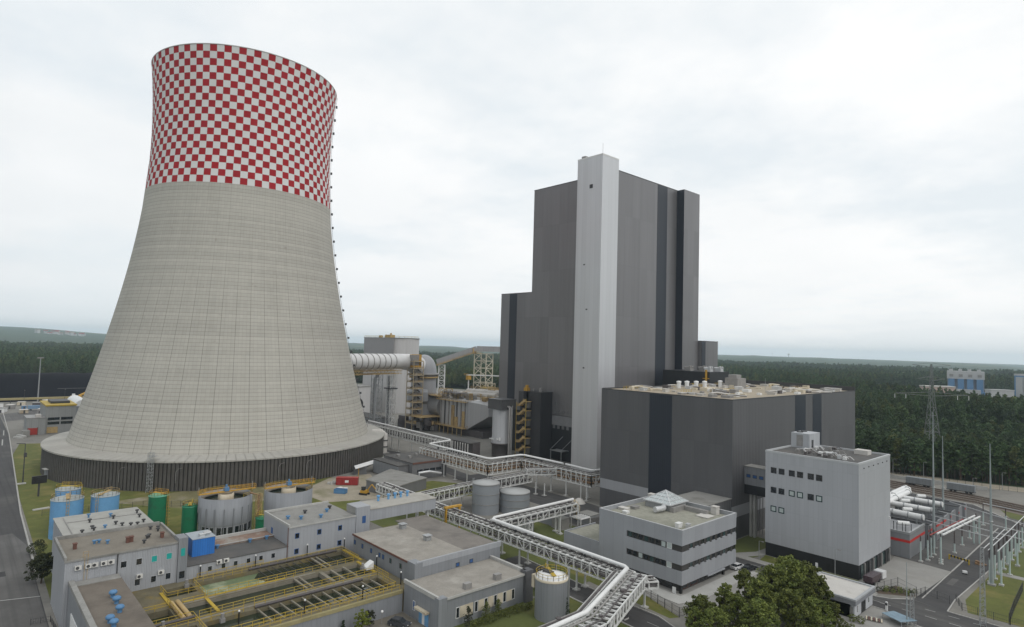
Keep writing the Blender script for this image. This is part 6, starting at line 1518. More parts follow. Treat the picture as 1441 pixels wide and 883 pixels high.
pk = thing('covered_trailer', 'dark plum trailer with white front end beside the bay doors', 'trailer', (-53.4, 173.6, 0))
part('box', MB().cbox(-53.5, 173.0, .5, 2.1, 5.6, 1.5, -.06), cdk, pk); part('front_end', MB().cbox(-53.1, 177.4, .4, 2.1, 2.4, 1.7, -.06), cw, pk); part('windscreen', MB().cbox(-53.0, 178.3, 1.2, 1.8, .8, .6, -.06), GLASS, pk)
for y in (171, 174.6, 177.6): part('wheel', MB().tube([(-54.5, y, .4), (-52.3, y, .4)], .4, 14), BLACK, pk)
# planted strip with posts
stuffb = MB(); rs_ = random.Random(3)
pb_ = [(-51, 167), (-48.9, 175.2), (-44, 172), (-43.9, 170.6), (-50.1, 166)]
sheet('planting_bed', pb_, .024, mat('bark_mulch', g(.10, .075, .055), .95, var=.3, scale=1))
def leaf_blob(k, c, r, n, size, rs, flat=1.0, hollow=.45):
    for i in range(n):
        while True:
            d = V((rs.gauss(0, 1), rs.gauss(0, 1), rs.gauss(0, 1)))
            if d.length > .01: break
        d.normalize(); d *= r * (hollow + (1 - hollow) * rs.random() ** .6); d.z *= flat
        p = V(c) + d
        a = V((rs.gauss(0, 1), rs.gauss(0, 1), rs.gauss(0, 1))).normalized(); b2 = a.orthogonal().normalized(); b3 = a.cross(b2)
        s_ = size * rs.uniform(.6, 1.4)
        k.add([p - b2 * s_ * .5, p + b3 * s_ * .38, p + b2 * s_ * .5 + a * s_ * .12, p - b3 * s_ * .38], [(0, 1, 2, 3)])
    return k
for i in range(16):
    t_ = i / 15; x = -50.4 + t_ * 6.2 + rs_.uniform(-.3, .3); y = 167.4 + t_ * 3.8 + (i % 3) * 1.1
    so_ = solo('bed_shrub', leaf_blob(MB(), (0, 0, .45), .62, 90, .2, rs_), (LEAF, LEAFD, LEAFY)[i % 3 if i % 5 else 1], 'low shrub in the planted strip behind the gatehouse road', 'shrub', 'shrubs in the planted strip')
    so_.location = (x, y, 0)

# ================================================================ switchyard
rb = thing('transformer_house', 'grey flat topped enclosure with a red stripe next to the switchgear building', 'enclosure', (-55, 208, 0))
GP = clad('enclosure_panels', g(.22, .225, .235), 2.4, 1, var=.04, bump=0)
part('wall', MB().box(-62, -52.8, 201.3, 216.2, .02, 6.6), GP, rb)
part('stripe', MB().box(-62, -52.74, 201.24, 201.3, 4.3, 5.0).box(-52.8, -52.74, 201.3, 216.2, 4.3, 5.0), REDB, rb)
part('parapet', MB().box(-62, -52.7, 201.2, 201.7, 6.6, 7.2).box(-53.3, -52.7, 201.7, 216.2, 6.6, 7.2), GALV, rb)
part('door_panel', MB().box(-61.5, -58.6, 201.2, 201.28, .1, 3.6), BLACK, rb)
k = MB()
for i in range(8): k.beam((-60.8 + i * 1.1, 203 + (i % 2), 6.6), (-60.8 + i * 1.1, 203 + (i % 2), 9.0), .16)
part('post_row', k, STEELD, rb)
part('cooler', MB().tube([(-57.4, 207, 8.0), (-54.8, 208.6, 8.0)], .65, 12), WHITEP, rb)
for i in range(6):
    y = 218.5 + i * 8.6
    t = thing('blast_wall', ORD[i] + ' grey panel blast wall counting from the red striped enclosure', 'wall', (-58, y, 0), 'grey blast walls in the switchyard')
    part('panel', MB().box(-66, -52.4 + (.4 if i > 3 else 0), y, y + .5, .0, 6.2 if i % 2 else 6.6), GP, t)
    part('cap', MB().box(-66.1, -52.2 + (.4 if i > 3 else 0), y - .1, y + .6, 6.2 if i % 2 else 6.6, 6.4 if i % 2 else 6.8), STEELD, t)
    part('red_stripe', MB().box(-52.4 + (.4 if i > 3 else 0), -52.3 + (.4 if i > 3 else 0), y, y + .5, 4.4, 5.0), REDB, t)
bw = thing('blast_wall', 'long grey panel wall closing the switchyard bays at the back', 'wall', (-53, 245, 0), 'grey blast walls in the switchyard')
part('panel', MB().box(-53.2, -52.7, 222, 268, .0, 5.6), GP, bw); part('red_stripe', MB().box(-52.7, -52.64, 222, 240, 4.0, 4.6), REDB, bw)
GP_ = [((-68.6, 203), (-68.8, 258)), ((-67.2, 203), (-67.4, 256)), ((-65.6, 203), (-65.9, 251)), ((-66, 242), (-54.0, 242)), ((-66, 230), (-53.9, 230)), ((-66, 218.2), (-53.3, 217.6))]
for i, (a, b2) in enumerate(GP_):
    lb = ('first thick white gas tube running along the switchgear wall', 'second thick white gas tube running along the switchgear wall', 'third thick white gas tube running along the switchgear wall', 'thick white gas tube reaching out over the farthest blast wall', 'thick white gas tube reaching out over the middle blast wall', 'thick white gas tube reaching out behind the red striped enclosure')[i]
    t = thing('gas_tube', lb, 'gas insulated line', (a[0], a[1], 7), 'thick white tubes of the switchyard')
    z_ = 9.3 if i < 3 else 8.6
    part('pipe', MB().tube([(*a, z_), (*b2, z_)], .85, 16), WHITEP, t)
    A, B = V((*a, z_)), V((*b2, z_)); dr = (B - A).normalized()
    for f in (.02, .35, .68, .97):
        c = A.lerp(B, f); part('flange', MB().tube([c - dr * .15, c + dr * .15], 1.0, 16), GALV, t)
    for f in (.2, .85):
        c = A.lerp(B, f); part('support', MB().box(c.x - .2, c.x + .2, c.y - .2, c.y + .2, 0, z_ - .8), GALV, t)
for x, y in ((-61.9, 231.5), (-60.5, 243.8), (-58, 219)):
    t = thing('bushing', 'short white upright cylinder ' + {-61.9: 'on the middle gas tube', -60.5: 'on the farthest gas tube', -58: 'behind the red striped enclosure'}[x], 'bushing', (x, y, 8), 'white uprights on the gas tubes')
    part('body', MB().tube([(x - 1, y - .8, 9.9), (x + 1, y + .8, 9.9)], .55, 12), WHITEP, t); part('stem', MB().cyl(x, y, .25, 6, 9.6, 8), GALV, t)
PALE = mat('pale_green_post', g(.42, .50, .48), .5, var=.1)
INS = mat('dark_insulator', g(.055, .035, .035), .3, var=.2)
def bus_post(label, x, y, h, ins, group, foot=True):
    t = thing('busbar_post', label, 'busbar post', (x, y, 0), group)
    part('column', MB().cyl(x, y, .21, .35, h, 10), PALE, t)
    part('footing', MB().cbox(x, y, 0, 1.0, 1.0, .4), CONCL, t)
    k = MB(); n = int(ins / .28)
    k.cyl(x, y, .1, h, h + ins, 8)
    for i in range(n): k.lathe(x, y, [(.1, h + i * .28), (.24, h + .06 + i * .28), (.1, h + .16 + i * .28)], 10)
    part('insulator', k, INS, t)
    return t
for i in range(9):
    y = 195.4 + i * 5.7
    for j in range(1):
        bus_post('pale green busbar post with dark insulator, ' + ORD[i] + ' of the row along the lawn', -33.8, y, 6.2, 2.6, 'busbar posts along the lawn')
for i in range(3):
    for j, nm in enumerate(('first', 'second', 'third')):
        x = -33.0 + (i - 1) * 1.15
        if i == 1: continue
        bus_post('pale green post beside the ' + ORD[[0, 2, 4][j]] + ' lawn post, on the ' + ('road' if i == 0 else 'grass') + ' side', x, [197, 208, 219][j], 6.2, 2.4, 'busbar posts along the lawn')
for i, (x, y) in enumerate(((-45.9, 203.2), (-46.4, 205.2), (-46.8, 207.2))):
    bus_post('tall pale post without insulator under the beam, ' + ORD[i] + ' from the barrier', x, y, 7.4, .6, 'gantry posts by the road')
for i, (x, y) in enumerate(((-50.1, 200.9), (-49.1, 203.8), (-49.2, 207.6), (-49.3, 211))):
    bus_post('pale post with small footing before the red stripe, ' + ORD[i] + ' from the paving', x, y, 5.6, 1.6, 'posts before the red striped enclosure')
for i, (x, y) in enumerate(((-45.9, 217.9), (-46.2, 228.5), (-46.4, 239), (-46.6, 249))):
    bus_post('short switchyard post with tall dark insulator, ' + ORD[i] + ' inside the dark gravelled bay', x, y, 2.8, 3.6, 'short posts in the dark bay')
for i in range(6):
    bus_post('busbar post in the far switchyard row by the railway, ' + ORD[i] + ' from the blast wall', -47 + i * 6.2, 262 - i * 1.2, 4.8, 2.6, 'busbar posts near the railway')
gt = thing('gantry_beam', 'double white beam spanning the gantry posts beside the road', 'gantry', (-45.6, 215, 0))
for dx in (0, 1.3): part('beam', MB().beam((-46.6 + dx, 202.6, 8.2), (-44.4 + dx, 236, 8.2), .34), WHITEP, gt)
part('red_rail', MB().beam((-48.4, 203, 7.3), (-46.6, 232, 7.3), .2), RED, gt)
k = MB()
for i in range(7): k.beam((-46.5 + i * .3, 204 + i * 4.8, 8.2), (-45.2 + i * .3, 204 + i * 4.8, 8.2), .2)
part('cross_tie', k, STEEL, gt)
part('leg', MB().box(-44.7, -44.3, 234.6, 235, 0, 8.2), PALE, gt); part('leg', MB().box(-43.4, -43, 235.2, 235.6, 0, 8.2), PALE, gt)
TUBES = [((-53, 224, 8.4), (-30, 214, 8.6)), ((-53, 232, 8.4), (-30, 222, 8.8)), ((-53, 246, 9.2), (-28, 230, 8.9)), ((-52.6, 216.6, 8.2), (-33.8, 208, 8.8)), ((-33.8, 193.5, 8.9), (-33.8, 246, 8.9)), ((-35, 195, 8.7), (-35, 222, 8.7)), ((-32.2, 195, 8.7), (-32.2, 222, 8.7)), ((-47, 262, 7.5), (-14, 255, 7.6))]
for i, (a, b2) in enumerate(TUBES):
    lb = ('thin busbar tube crossing the road over the third bay', 'thin busbar tube crossing the road over the fourth bay', 'thin busbar tube crossing the road over the farthest bay', 'thin busbar tube crossing the road nearest the barrier', 'long busbar tube carried on the middle of the lawn posts', 'short busbar tube on the road side of the lawn posts', 'short busbar tube on the grass side of the lawn posts', 'thin busbar tube along the far row by the railway')[i]
    solo('busbar', MB().tube([V(a), V(a).lerp(V(b2), .5) - V((0, 0, .12)), V(b2)], .11, 8), ALU, lb, 'busbar', 'thin busbar tubes')
# masts
def mast(label, x, y, h, r0=.42, r1=.07, group='slim tall lightning masts', m=None):
    t = thing('lightning_mast', label, 'mast', (x, y, 0), group)
    part('pole', MB().tube([(x, y, .3), (x, y, h * .45), (x, y, h)], [r0, r0 * .62, r1], 10), m or mat('mast_zinc', g(.30, .335, .34), .5, .2, var=.1), t)
    part('footing', MB().cbox(x, y, 0, 1.6, 1.6, .35), CONC, t)
    k = MB(); k.lathe(x, y, [(r0 * .63, h * .45 - .3), (r0, h * .45 - .3), (r0, h * .45), (r0 * .63, h * .45)], 10); part('flange', k, GALV, t)
mast('slim tall mast rising before the red striped enclosure', -51.0, 218.2, 40)
mast('slim mast farther back, standing by the long blast wall', -54.7, 245.5, 30.5)
mast('slim tall mast at the kerb of the lawn, thickest at its foot', -33.5, 195.5, 35, .45)
mast('slim pole at the bottom edge on the gatehouse paving', -40.2, 151.0, 13.2, .16, .05)
lm_ = thing('lattice_mast', 'thin lattice mast on the lawn near the bottom edge', 'mast', (-29.7, 163.9, 0))
part('lattice_frame', lattice(MB(), -29.7, 163.9, 0, 16.4, 1.0, .9, .09, .4, .5), GALV, lm_)
lm2 = thing('lattice_mast', 'thin lattice mast beside the pole at the bottom edge', 'mast', (-39.7, 151.6, 0))
part('lattice_frame', lattice(MB(), -39.5, 151.9, 0, 6.6, .8, .9, .07, .4, .6), GALV, lm2)
def lamp_post(label, x, y, h, group, two=False, dark=False):
    t = thing('street_lamp', label, 'street lamp', (x, y, 0), group)
    part('pole', MB().tube([(x, y, 0), (x, y, h)], [.11, .07], 8), STEELD if dark else GALV, t)
    part('arm', MB().beam((x, y, h), (x + .9, y - .3, h + .15), .08), STEELD if dark else GALV, t)
    part('lamp_head', MB().cbox(x + 1.1, y - .36, h + .08, .75, .3, .14, -.3), PIPEG, t)
for i, (x, y, h) in enumerate(((-82.1, 334.9, 8.2), (-54.3, 340.9, 7.4), (-95, 336.5, 7.6), (-61.4, 323.4, 6.0))):
    lamp_post('street lamp by the railway, ' + ('on the sandy track before the pines', 'on the sandy track farther along it', 'close to the turbine hall corner', 'between the rails and the sandy track')[i], x, y, h, 'street lamps by the railway')
lamp_post('short street lamp on the verge in front of the black plinth', -79.6, 166.8, 4.8, 'street lamps by the switchgear road')
lamp_post('tall thin street lamp close to the near corner of the black plinth', -60.6, 168.4, 7.2, 'street lamps by the switchgear road')
rs2 = thing('road_sign', 'white rectangular sign on a pole before the black plinth', 'sign', (-64.2, 166.2, 0)); part('pole', MB().cyl(-64.2, 166.2, .06, 0, 3.2, 8), GALV, rs2); part('panel', MB().box(-64.5, -63.9, 166.1, 166.16, 2.1, 3.3), WHITEP, rs2)
# barrier and gap in the road
ba = thing('road_barrier', 'black and yellow striped barrier across the switchyard road', 'barrier', (-43, 209.7, 0))
bmk = MB(); bmy = MB()
for i in range(12):
    f0, f1 = i / 12, (i + .95) / 12; A, B = V((-45.6, 210.4, 1.1)), V((-40.8, 208.9, 1.1))
    (bmk if i % 2 else bmy).beam(A.lerp(B, f0), A.lerp(B, f1), .12, .5)
part('boom', bmk, BLACK, ba); part('boom_stripe', bmy, YEL, ba); part('post', MB().box(-45.7, -45.4, 210.2, 210.6, 0, 1.4), YEL, ba); part('post', MB().box(-40.9, -40.6, 208.7, 209.1, 0, 1.4), YEL, ba)
r5 = random.Random(8); k = MB()
for i in range(16): k.cbox(r5.uniform(-40, -35.8), r5.uniform(211.2, 213), .02, r5.uniform(.3, .9), r5.uniform(.3, .8), r5.uniform(.2, .9), r5.uniform(0, 3))
solo('cable_drum_heap', k, PIPEO, 'heap of brown cable parts beside the road behind the barrier', 'cable heap')
sg = thing('hand_cart', 'small white trolley standing on the switchyard road', 'trolley', (-39.8, 199.4, 0)); part('tray', MB().cbox(-39.8, 199.4, .35, 1.0, .7, .5, .4), WHITEP, sg)
for dx, dy in ((-.35, -.25), (.35, -.25), (-.35, .25), (.35, .25)): part('wheel', MB().tube([(-39.8 + dx, 199.4 + dy - .05, .16), (-39.8 + dx, 199.4 + dy + .05, .16)], .16, 10), BLACK, sg)
# fences
def fence(label, pts, h=2.0, step=2.5, dark=True, group=None):
    p = pts[0]
    t = thing('mesh_fence', label, 'fence', (p[0], p[1], 0), group)
    k = MB(); w_ = MB()
    for a, b2 in zip(pts, pts[1:]):
        A, B = V((*a, 0)), V((*b2, 0)); L = (B - A).length; n = max(1, round(L / step))
        for i in range(n + 1): c = A.lerp(B, i / n); part('post', MB().beam(c, c + V((0, 0, h + .1)), .1), STEELD, t)
        for zz in (.25, h * .5, h): w_.beam(A + V((0, 0, zz)), B + V((0, 0, zz)), .035)
        nn = int(L / .35)
        for i in range(nn): c = A.lerp(B, i / nn); w_.beam(c + V((0, 0, .2)), c + V((0, 0, h)), .022)
    part('wire_mesh', w_, STEELD if dark else GALV, t)
fence('dark mesh fence with curved line round the grass before the office block', [(-84.4, 120.6), (-73.0, 116.9), (-71.6, 121.4)])
fence('dark mesh fence behind the planted strip at the paved apron', [(-50.6, 167), (-48.6, 175.4), (-43.8, 172)])
fence('low dark fence along the front of the lawn by the road', [(-36.8, 175.6), (-34.6, 170.4), (-26, 169.6), (-14, 170.4)], 1.6)
fence('taller dark fence slanting across the lawn at the edge of view', [(-26.2, 169.6), (-26.9, 180), (-27.6, 196)], 2.4, 2.0)
fence('dark gate fence at the mouth of the switchyard road', [(-43.4, 170.6), (-42.6, 174.4), (-37.4, 172.6)], 1.8)
fence('long dark boundary fence between the railway and the sandy track', [(-120, 324), (-92, 330.5), (-58, 338.2), (-20, 350)], 2.2, 3.0)
# freight wagons standing on the rails
for i, (x, y) in enumerate(((-79.5, 317.5), (-64.5, 318.2), (-104, 319))):
    t = thing('freight_wagon', 'grey freight wagon on the rails, ' + ('parked behind the gas tubes', 'parked in line with the farthest blast wall', 'partly behind the switchgear building')[i], 'freight wagon', (x, y, 0), 'grey freight wagons')
    rz = .05
    part('body', MB().cbox(x, y, 1.1, 9.6, 2.9, 2.6, rz), clad('wagon_side', g(.20, .215, .225), 1.2, .6, var=.06) if 'wagon_side' not in bpy.data.materials else bpy.data.materials['wagon_side'], t)
    part('underframe', MB().cbox(x, y, .8, 10, 2.4, .3, rz), STEELD, t)
    for u in (-3.4, -2, 2, 3.4): part('wheelset', MB().tube([(x + u, y - .8 + u * rz, .55), (x + u, y + .8 + u * rz, .55)], .46, 14), STEELD, t)
rw = thing('retaining_wall', 'low pale concrete wall along the far side of the railway', 'wall', (-70, 324, 0)); part('panel', MB().beam((-140, 324, .8), (-92, 327.5, .8), .4, 1.6).beam((-92, 327.5, .8), (-58, 333.5, .8), .4, 1.6), CONCL, rw); part('cap', MB().beam((-140, 324, 1.66), (-92, 327.5, 1.66), .6, .12), CONC, rw)
# ================================================================ yard on the far side of the cooling tower
gd = thing('conveyor_head_house', 'grey block building with dark window bands and yellow roof edge beside the cooling tower', 'building', (-440, 45, 0))
part('wall', MB().box(-462, -431.4, 42.2, 56, 0, 15.2), clad('head_house_wall', g(.27, .275, .27), 3, 1, var=.04), gd)
part('roof_edge', MB().box(-462.4, -431, 41.8, 56.4, 15.2, 15.9), YEL, gd)
part('roof_plant', MB().box(-455, -440, 45, 54, 15.9, 17.2), STEELD, gd)
for z_ in (7.4, 5.0):
    for y in (43.2, 49.2): part('window', MB().box(-431.4, -431.3, y, y + 5.4, z_, z_ + 1.5), GLASS, gd)
part('low_wing', MB().box(-446, -429, 33.8, 42.0, 0, 9.0), bpy.data.materials['head_house_wall'], gd)
part('wing_roof', MB().box(-446.2, -428.8, 33.6, 42, 9.0, 9.4), PIPEG, gd)
part('roof_unit', MB().cbox(-434, 39, 9.4, 4, 2.4, 1.4), ROOFW, gd)
dr_ = part('roller_door', MB().box(-429, -428.9, 34.6, 38.6, .1, 3.8), RED, gd); sub('door_frame', MB().box(-429, -428.85, 34.3, 34.6, 0, 4.1).box(-429, -428.85, 38.6, 38.9, 0, 4.1), BROWN, dr_)
part('brown_patch', MB().box(-431.4, -431.28, 43, 48, .2, 3.6), RUST, gd)
sh2 = thing('transfer_house', 'grey hall behind the conveyor house, with white rounded roof', 'hall', (-500, 62, 0))
part('wall', MB().box(-520, -480, 56, 70, 0, 10), WTG, sh2); part('roof', MB().lathe(0, 0, [(0, 0), (0, 0)], 3).tube([(-519, 66, 9.6), (-481, 66, 9.6)], 4.5, 16), WHITEP, sh2)
pp_ = thing('coal_pile', 'long flat topped black coal stockpile before the forest', 'coal pile', (-700, 40, 0))
k = MB(); rsd = random.Random(6)
nx, ny = 8, 60
for j in range(ny + 1):
    y = -120 + j * 5
    for i in range(nx + 1):
        f = i / nx; x = -640 - f * 120
        h = 19.5 * min(1, f / .3) * min(1, (1 - f) / .3) + (rsd.uniform(-.5, .5) if 0 < i < nx else 0)
        k.v.append((x, y, max(.02, h)))
for j in range(ny):
    for i in range(nx):
        a = j * (nx + 1) + i; k.f.append((a, a + 1, a + nx + 2, a + nx + 1)); k.sm.append(True)
part('heap', k, COAL, pp_)
part('heap_track', MB().beam((-645.5, 70, 9.7), (-645.5, 95, 9.7), 2, .3), STEELD, pp_)
cv = thing('yard_conveyor', 'long low conveyor with yellowish cover in front of the coal pile', 'conveyor', (-630, 40, 0))
part('cover', MB().beam((-628, -90, 3.4), (-628, 130, 3.4), 3, 1.6), mat('conveyor_cover', g(.30, .25, .12), .7, var=.2), cv)
for i in range(24): part('leg', MB().box(-628.3, -627.7, -88 + i * 9, -87.5 + i * 9, 0, 2.6), STEELD, cv)
st3 = thing('stacker', 'orange yellow stacker machine at the end of the coal pile', 'stacker', (-622, 82, 0))
part('body', MB().cbox(-622, 80, 1.5, 6, 7, 3.6), YELO, st3); part('boom', MB().beam((-622, 82, 5), (-640, 96, 10), 1.2), YELO, st3); part('bogie', MB().cbox(-622, 80, 0, 7, 8, 1.5), STEELD, st3); part('cab', MB().cbox(-619, 78, 5.1, 2, 2, 2), WHITEP, st3)
cols = [(WHITEP, 'white'), (PIPEG, 'grey'), (BLUEV, 'blue'), (CREAM, 'cream'), (PIPED, 'dark'), (ROOFW, 'pale')]
ry = random.Random(21)
spots_ = [(-560, 30), (-585, 36), (-575, 43), (-548, 41), (-592, 52), (-565, 54), (-600, 30), (-540, 50), (-585, 62), (-610, 44), (-556, 64), (-612, 60)]
for i, (x, y) in enumerate(spots_):
    m_, cn_ = cols[i % 6]
    t = thing('site_cabin', cn_ + ' site cabin in the storage yard, ' + ORD[i] + ' met going from the road into the yard', 'cabin', (x, y, 0), 'cabins and crates in the storage yard')
    r_ = ry.uniform(-.4, .4); sx, sy, h_ = ry.uniform(5, 9), ry.uniform(2.5, 5), ry.uniform(2, 3.4)
    part('body', MB().cbox(x, y, .2, sx, sy, h_, r_), m_, t); part('roof', MB().cbox(x, y, .2 + h_, sx + .3, sy + .3, .18, r_), ROOFW if i % 2 else PIPEG, t); part('door', MB().cbox(x + sx / 2 * math.cos(r_), y + sx / 2 * math.sin(r_), .2, .1, 1.0, 2.0, r_), STEELD, t)
bl2 = thing('delivery_lorry', 'blue lorry with pale tarpaulin parked in the storage yard', 'lorry', (-566, 49, 0))
part('tarpaulin', MB().cbox(-566, 48, 1.2, 2.6, 7, 2.4, .1), mat('grey_blue_tarpaulin', g(.16, .25, .36), .6, var=.1), bl2); part('cab', MB().cbox(-565.4, 53.6, .8, 2.6, 2.2, 2.8, .1), mat('navy_paint', g(.02, .03, .09), .4), bl2)
for u in (-3, -1.6, 3, 5.4): part('wheel', MB().tube([(-567.4 - u * .1, 48 + u, .5), (-564.4 - u * .1, 48 + u, .5)], .5, 12), BLACK, bl2)
rw2 = thing('concrete_blocks', 'row of pale concrete blocks lying by the road before the red door', 'block row', (-424, 31, 0))
part('block', MB().cbox(-424, 31.5, 0, 8, 1.6, 1.0, .3).cbox(-420, 30.0, 0, 6, 1.4, .8, .5), CONCL, rw2); part('slab', MB().cbox(-426, 33.4, 0, 3, 3, 3.2, .2), CONC, rw2)
fl_ = thing('floodlight_mast', 'tall floodlight mast standing before the coal pile', 'mast', (-639.5, 56.5, 0))
part('pole', MB().tube([(-639.5, 56.5, 0), (-639.5, 56.5, 36)], [.55, .25], 10), GALV, fl_); part('lamp_frame', MB().cbox(-639.5, 56.5, 35.4, 1.0, 4.4, .9), PIPEG, fl_)
for i, y in enumerate((12, 28, 46, 72)):
    t = thing('yard_light', 'thin dark lighting pole by the conveyor, ' + ORD[i] + ' from the road', 'light pole', (-618, y, 0), 'thin poles by the conveyor'); part('pole', MB().tube([(-618, y, 0), (-618, y, 11)], [.14, .08], 6), STEELD, t); part('lamp_head', MB().cbox(-617.4, y, 10.9, 1.2, .4, .2), PIPEG, t)
lt2 = thing('street_lamp', 'dark street lamp pole on the grass verge beside the long road', 'street lamp', (-293.8, 23.2, 0)); part('pole', MB().tube([(-293.8, 23.2, 0), (-293.8, 23.2, 14.6)], [.22, .12], 8), STEELD, lt2); part('lamp_head', MB().beam((-293.8, 23.2, 14.6), (-293.8, 20.6, 14.9), .22), STEELD, lt2)
part('junction_box', MB().cbox(-293.8, 23.4, 9.6, .5, .9, 1.6), STEELD, lt2)
fp = thing('floodlight_post', 'stout dark post with a panel of floodlights by the road verge', 'floodlight', (-267, 25, 0)); part('pole', MB().cyl(-267.3, 25.6, .28, 0, 5.2, 8), STEELD, fp); part('lamp_panel', MB().cbox(-267.3, 25.6, 4.4, .7, 4.2, 2.6, .2).cbox(-266.8, 25.2, 4.7, .5, 1.4, 1.8, .2), BLACK, fp)
sl2 = MB().cbox(-247, 24.6, .02, 1.0, 4.4, .35, .2); solo('precast_beam', sl2, CONCL, 'pale precast concrete beam lying in the grass near the blue tanks', 'concrete beam')
solo('precast_beam', MB().cbox(-292, 22.6, .02, 1.2, 2.8, .4, .1), CONCL, 'short pale concrete slab on the verge under the dark street lamp', 'concrete beam')
fence('thin wire fence behind the blue and green tanks', [(-238, 24), (-232, 50), (-224, 62), (-219, 96)], 1.9, 3.0)
fence('thin rail fence at the bottom of the road beside the works wall', [(-150.6, 14.6), (-150, 17.6), (-139, 18.2)], 1.1, 1.6)

# ================================================================ trees and shrubs
def broadleaf(h, r, seed, nclump, per, size, flat=.95, open_=.0):
    """tapered trunk, forked limbs and a crown of many leaf clumps with gaps between them, around local origin"""
    rs = random.Random(seed)
    tk = MB(); lf = MB()
    tk.tube([(0, 0, 0), (.1, 0, h * .25), (0, .15, h * .5), (.1, .1, h * .85)], [h * .028, h * .021, h * .014, .04], 8)
    for i in range(nclump):
        a = rs.uniform(0, 2 * PI); zf = rs.random() ** .8
        zc = h * (.20 + .76 * zf)
        rmax = r * math.sqrt(max(.08, 1 - ((zf - .38) / .66) ** 2))
        rr = rmax * rs.uniform(.2, 1.0) * (1.18 if i % 7 == 0 else 1)
        c = V((rr * math.cos(a), rr * math.sin(a), zc))
        cr_ = r * (rs.uniform(.08, .14) if i % 7 == 0 else rs.uniform(.13, .31))
        if i % 3 == 0: tk.tube([(0, 0, max(h * .15, zc * .7)), c * .55 + V((0, 0, zc * .4)), c], [h * .009, h * .006, .02], 5, False)
        leaf_blob(lf, c, cr_, int(per * rs.uniform(.5, 1.3) * (.4 if i % 7 == 0 else 1)), size, rs, rs.uniform(.6, .9), .25)
    return tk, lf
protos = {}
def tree(kind, x, y, rz, sc, label, name='broadleaf_tree', group=None, cat='tree', sz=None):
    if kind not in protos:
        spec = {'a': (12.5, 4.7, 1, 130, 84, .42, LEAF), 'b': (11.5, 4.0, 2, 110, 80, .40, LEAF), 'c': (10.5, 2.5, 3, 80, 76, .38, LEAF), 'd': (6.6, 2.9, 4, 90, 90, .30, LEAFD), 'y': (4.4, 1.6, 5, 44, 60, .24, LEAFY), 's': (3.6, 1.3, 6, 34, 50, .22, LEAFD)}[kind]
        tk, lf = broadleaf(*spec[:6])
        protos[kind] = (link(name, tk, BARK), link('crown', lf, spec[6]))
        t0, c0 = protos[kind]
        root = bpy.data.objects.new(name, None); COL.objects.link(root)
        t0.name = 'trunk'; t0.parent = root; c0.parent = root
        protos[kind] = root
        o = root
    else:
        o = copy_tree(protos[kind])
    o.location = (x, y, 0); o.rotation_euler = (0, 0, rz); o.scale = (sc, sc, sz or sc)
    o.name = name
    return tag(o, label, cat, group)
BIG = [('a', -57.6, 134.4, .3, 12.9, 'tallest leafy tree of the clump, before the black plinth'), ('b', -55.0, 137.2, 1.3, 12.0, 'leafy tree behind the tallest one, touching the gatehouse corner'), ('b', -59.6, 130.6, 1.2, 11.4, 'leafy tree beside the tallest one, on the office block side'),
       ('c', -62.5, 125.2, .5, 11.0, 'narrow pointed tree standing up alone before the pale paving'), ('c', -63.8, 119.0, 2.6, 9.4, 'narrow tree between the pointed one and the fence end'), ('b', -65.3, 112.2, 3.8, 8.0, 'round tree at the fence end of the leafy clump'), ('c', -64.0, 107.8, 5.0, 7.4, 'small tree nearest the slanting pipe rack'),
       ('b', -58.6, 123.2, .9, 10.9, 'leafy tree in the middle of the clump'), ('c', -51.2, 136.7, 4.2, 8.4, 'thin tree with twigs reaching over the gatehouse roof'), ('c', -48.4, 134.4, 2.2, 6.6, 'small tree at the outer end of the clump beyond the gatehouse'), ('b', -53.2, 133.8, 1.9, 10.2, 'leafy tree covering part of the gatehouse front wall'),
       ('b', -60.4, 117.2, 4.6, 8.4, 'tree at the bottom edge before the two narrow trees'), ('b', -61.2, 110.0, 3.2, 7.6, 'tree at the bottom edge before the round one'), ('a', -55.6, 117.0, 2.8, 9.0, 'broad tree cut by the bottom edge under the middle of the clump'), ('b', -53.4, 126.4, .1, 9.6, 'tree at the bottom edge below the tallest one'), ('b', -50.4, 130.0, 5.6, 7.8, 'tree at the bottom edge below the gatehouse')]
HK = {'a': 12.5, 'b': 11.5, 'c': 10.5}
for kd, x, y, rz, sc, lb in BIG: tree(kd, x, y, rz, max(.78, sc / HK[kd]) if kd != 'c' else sc / HK[kd], lb, sz=sc / HK[kd], group='leafy trees at the bottom edge')
rs6 = random.Random(31)
for i in range(10):
    x, y = -52 + rs6.uniform(-1, 5.5), 140.5 + rs6.uniform(-1.5, 6)
    k = leaf_blob(MB(), (0, 0, .7), .95, 170, .26, rs6, .8); o_ = solo('shrub', k, LEAFY if i % 3 == 0 else LEAF, 'green shrub among the bushes under the gatehouse wall', 'shrub', 'shrubs under the gatehouse wall'); o_.location = (x, y, .02)
tree('d', -174.2, 18.3, .4, 1.0, 'dark bushy tree on the road verge against the works building', 'dark_tree', None)
tree('y', -108.3, 61.9, 0, 1.0, 'bright yellow green young tree before the basin front wall', 'young_tree', None)
tree('s', -110.0, 64.6, 1, .85, 'small dark tree right beside the bright yellow green tree', 'young_tree', None)
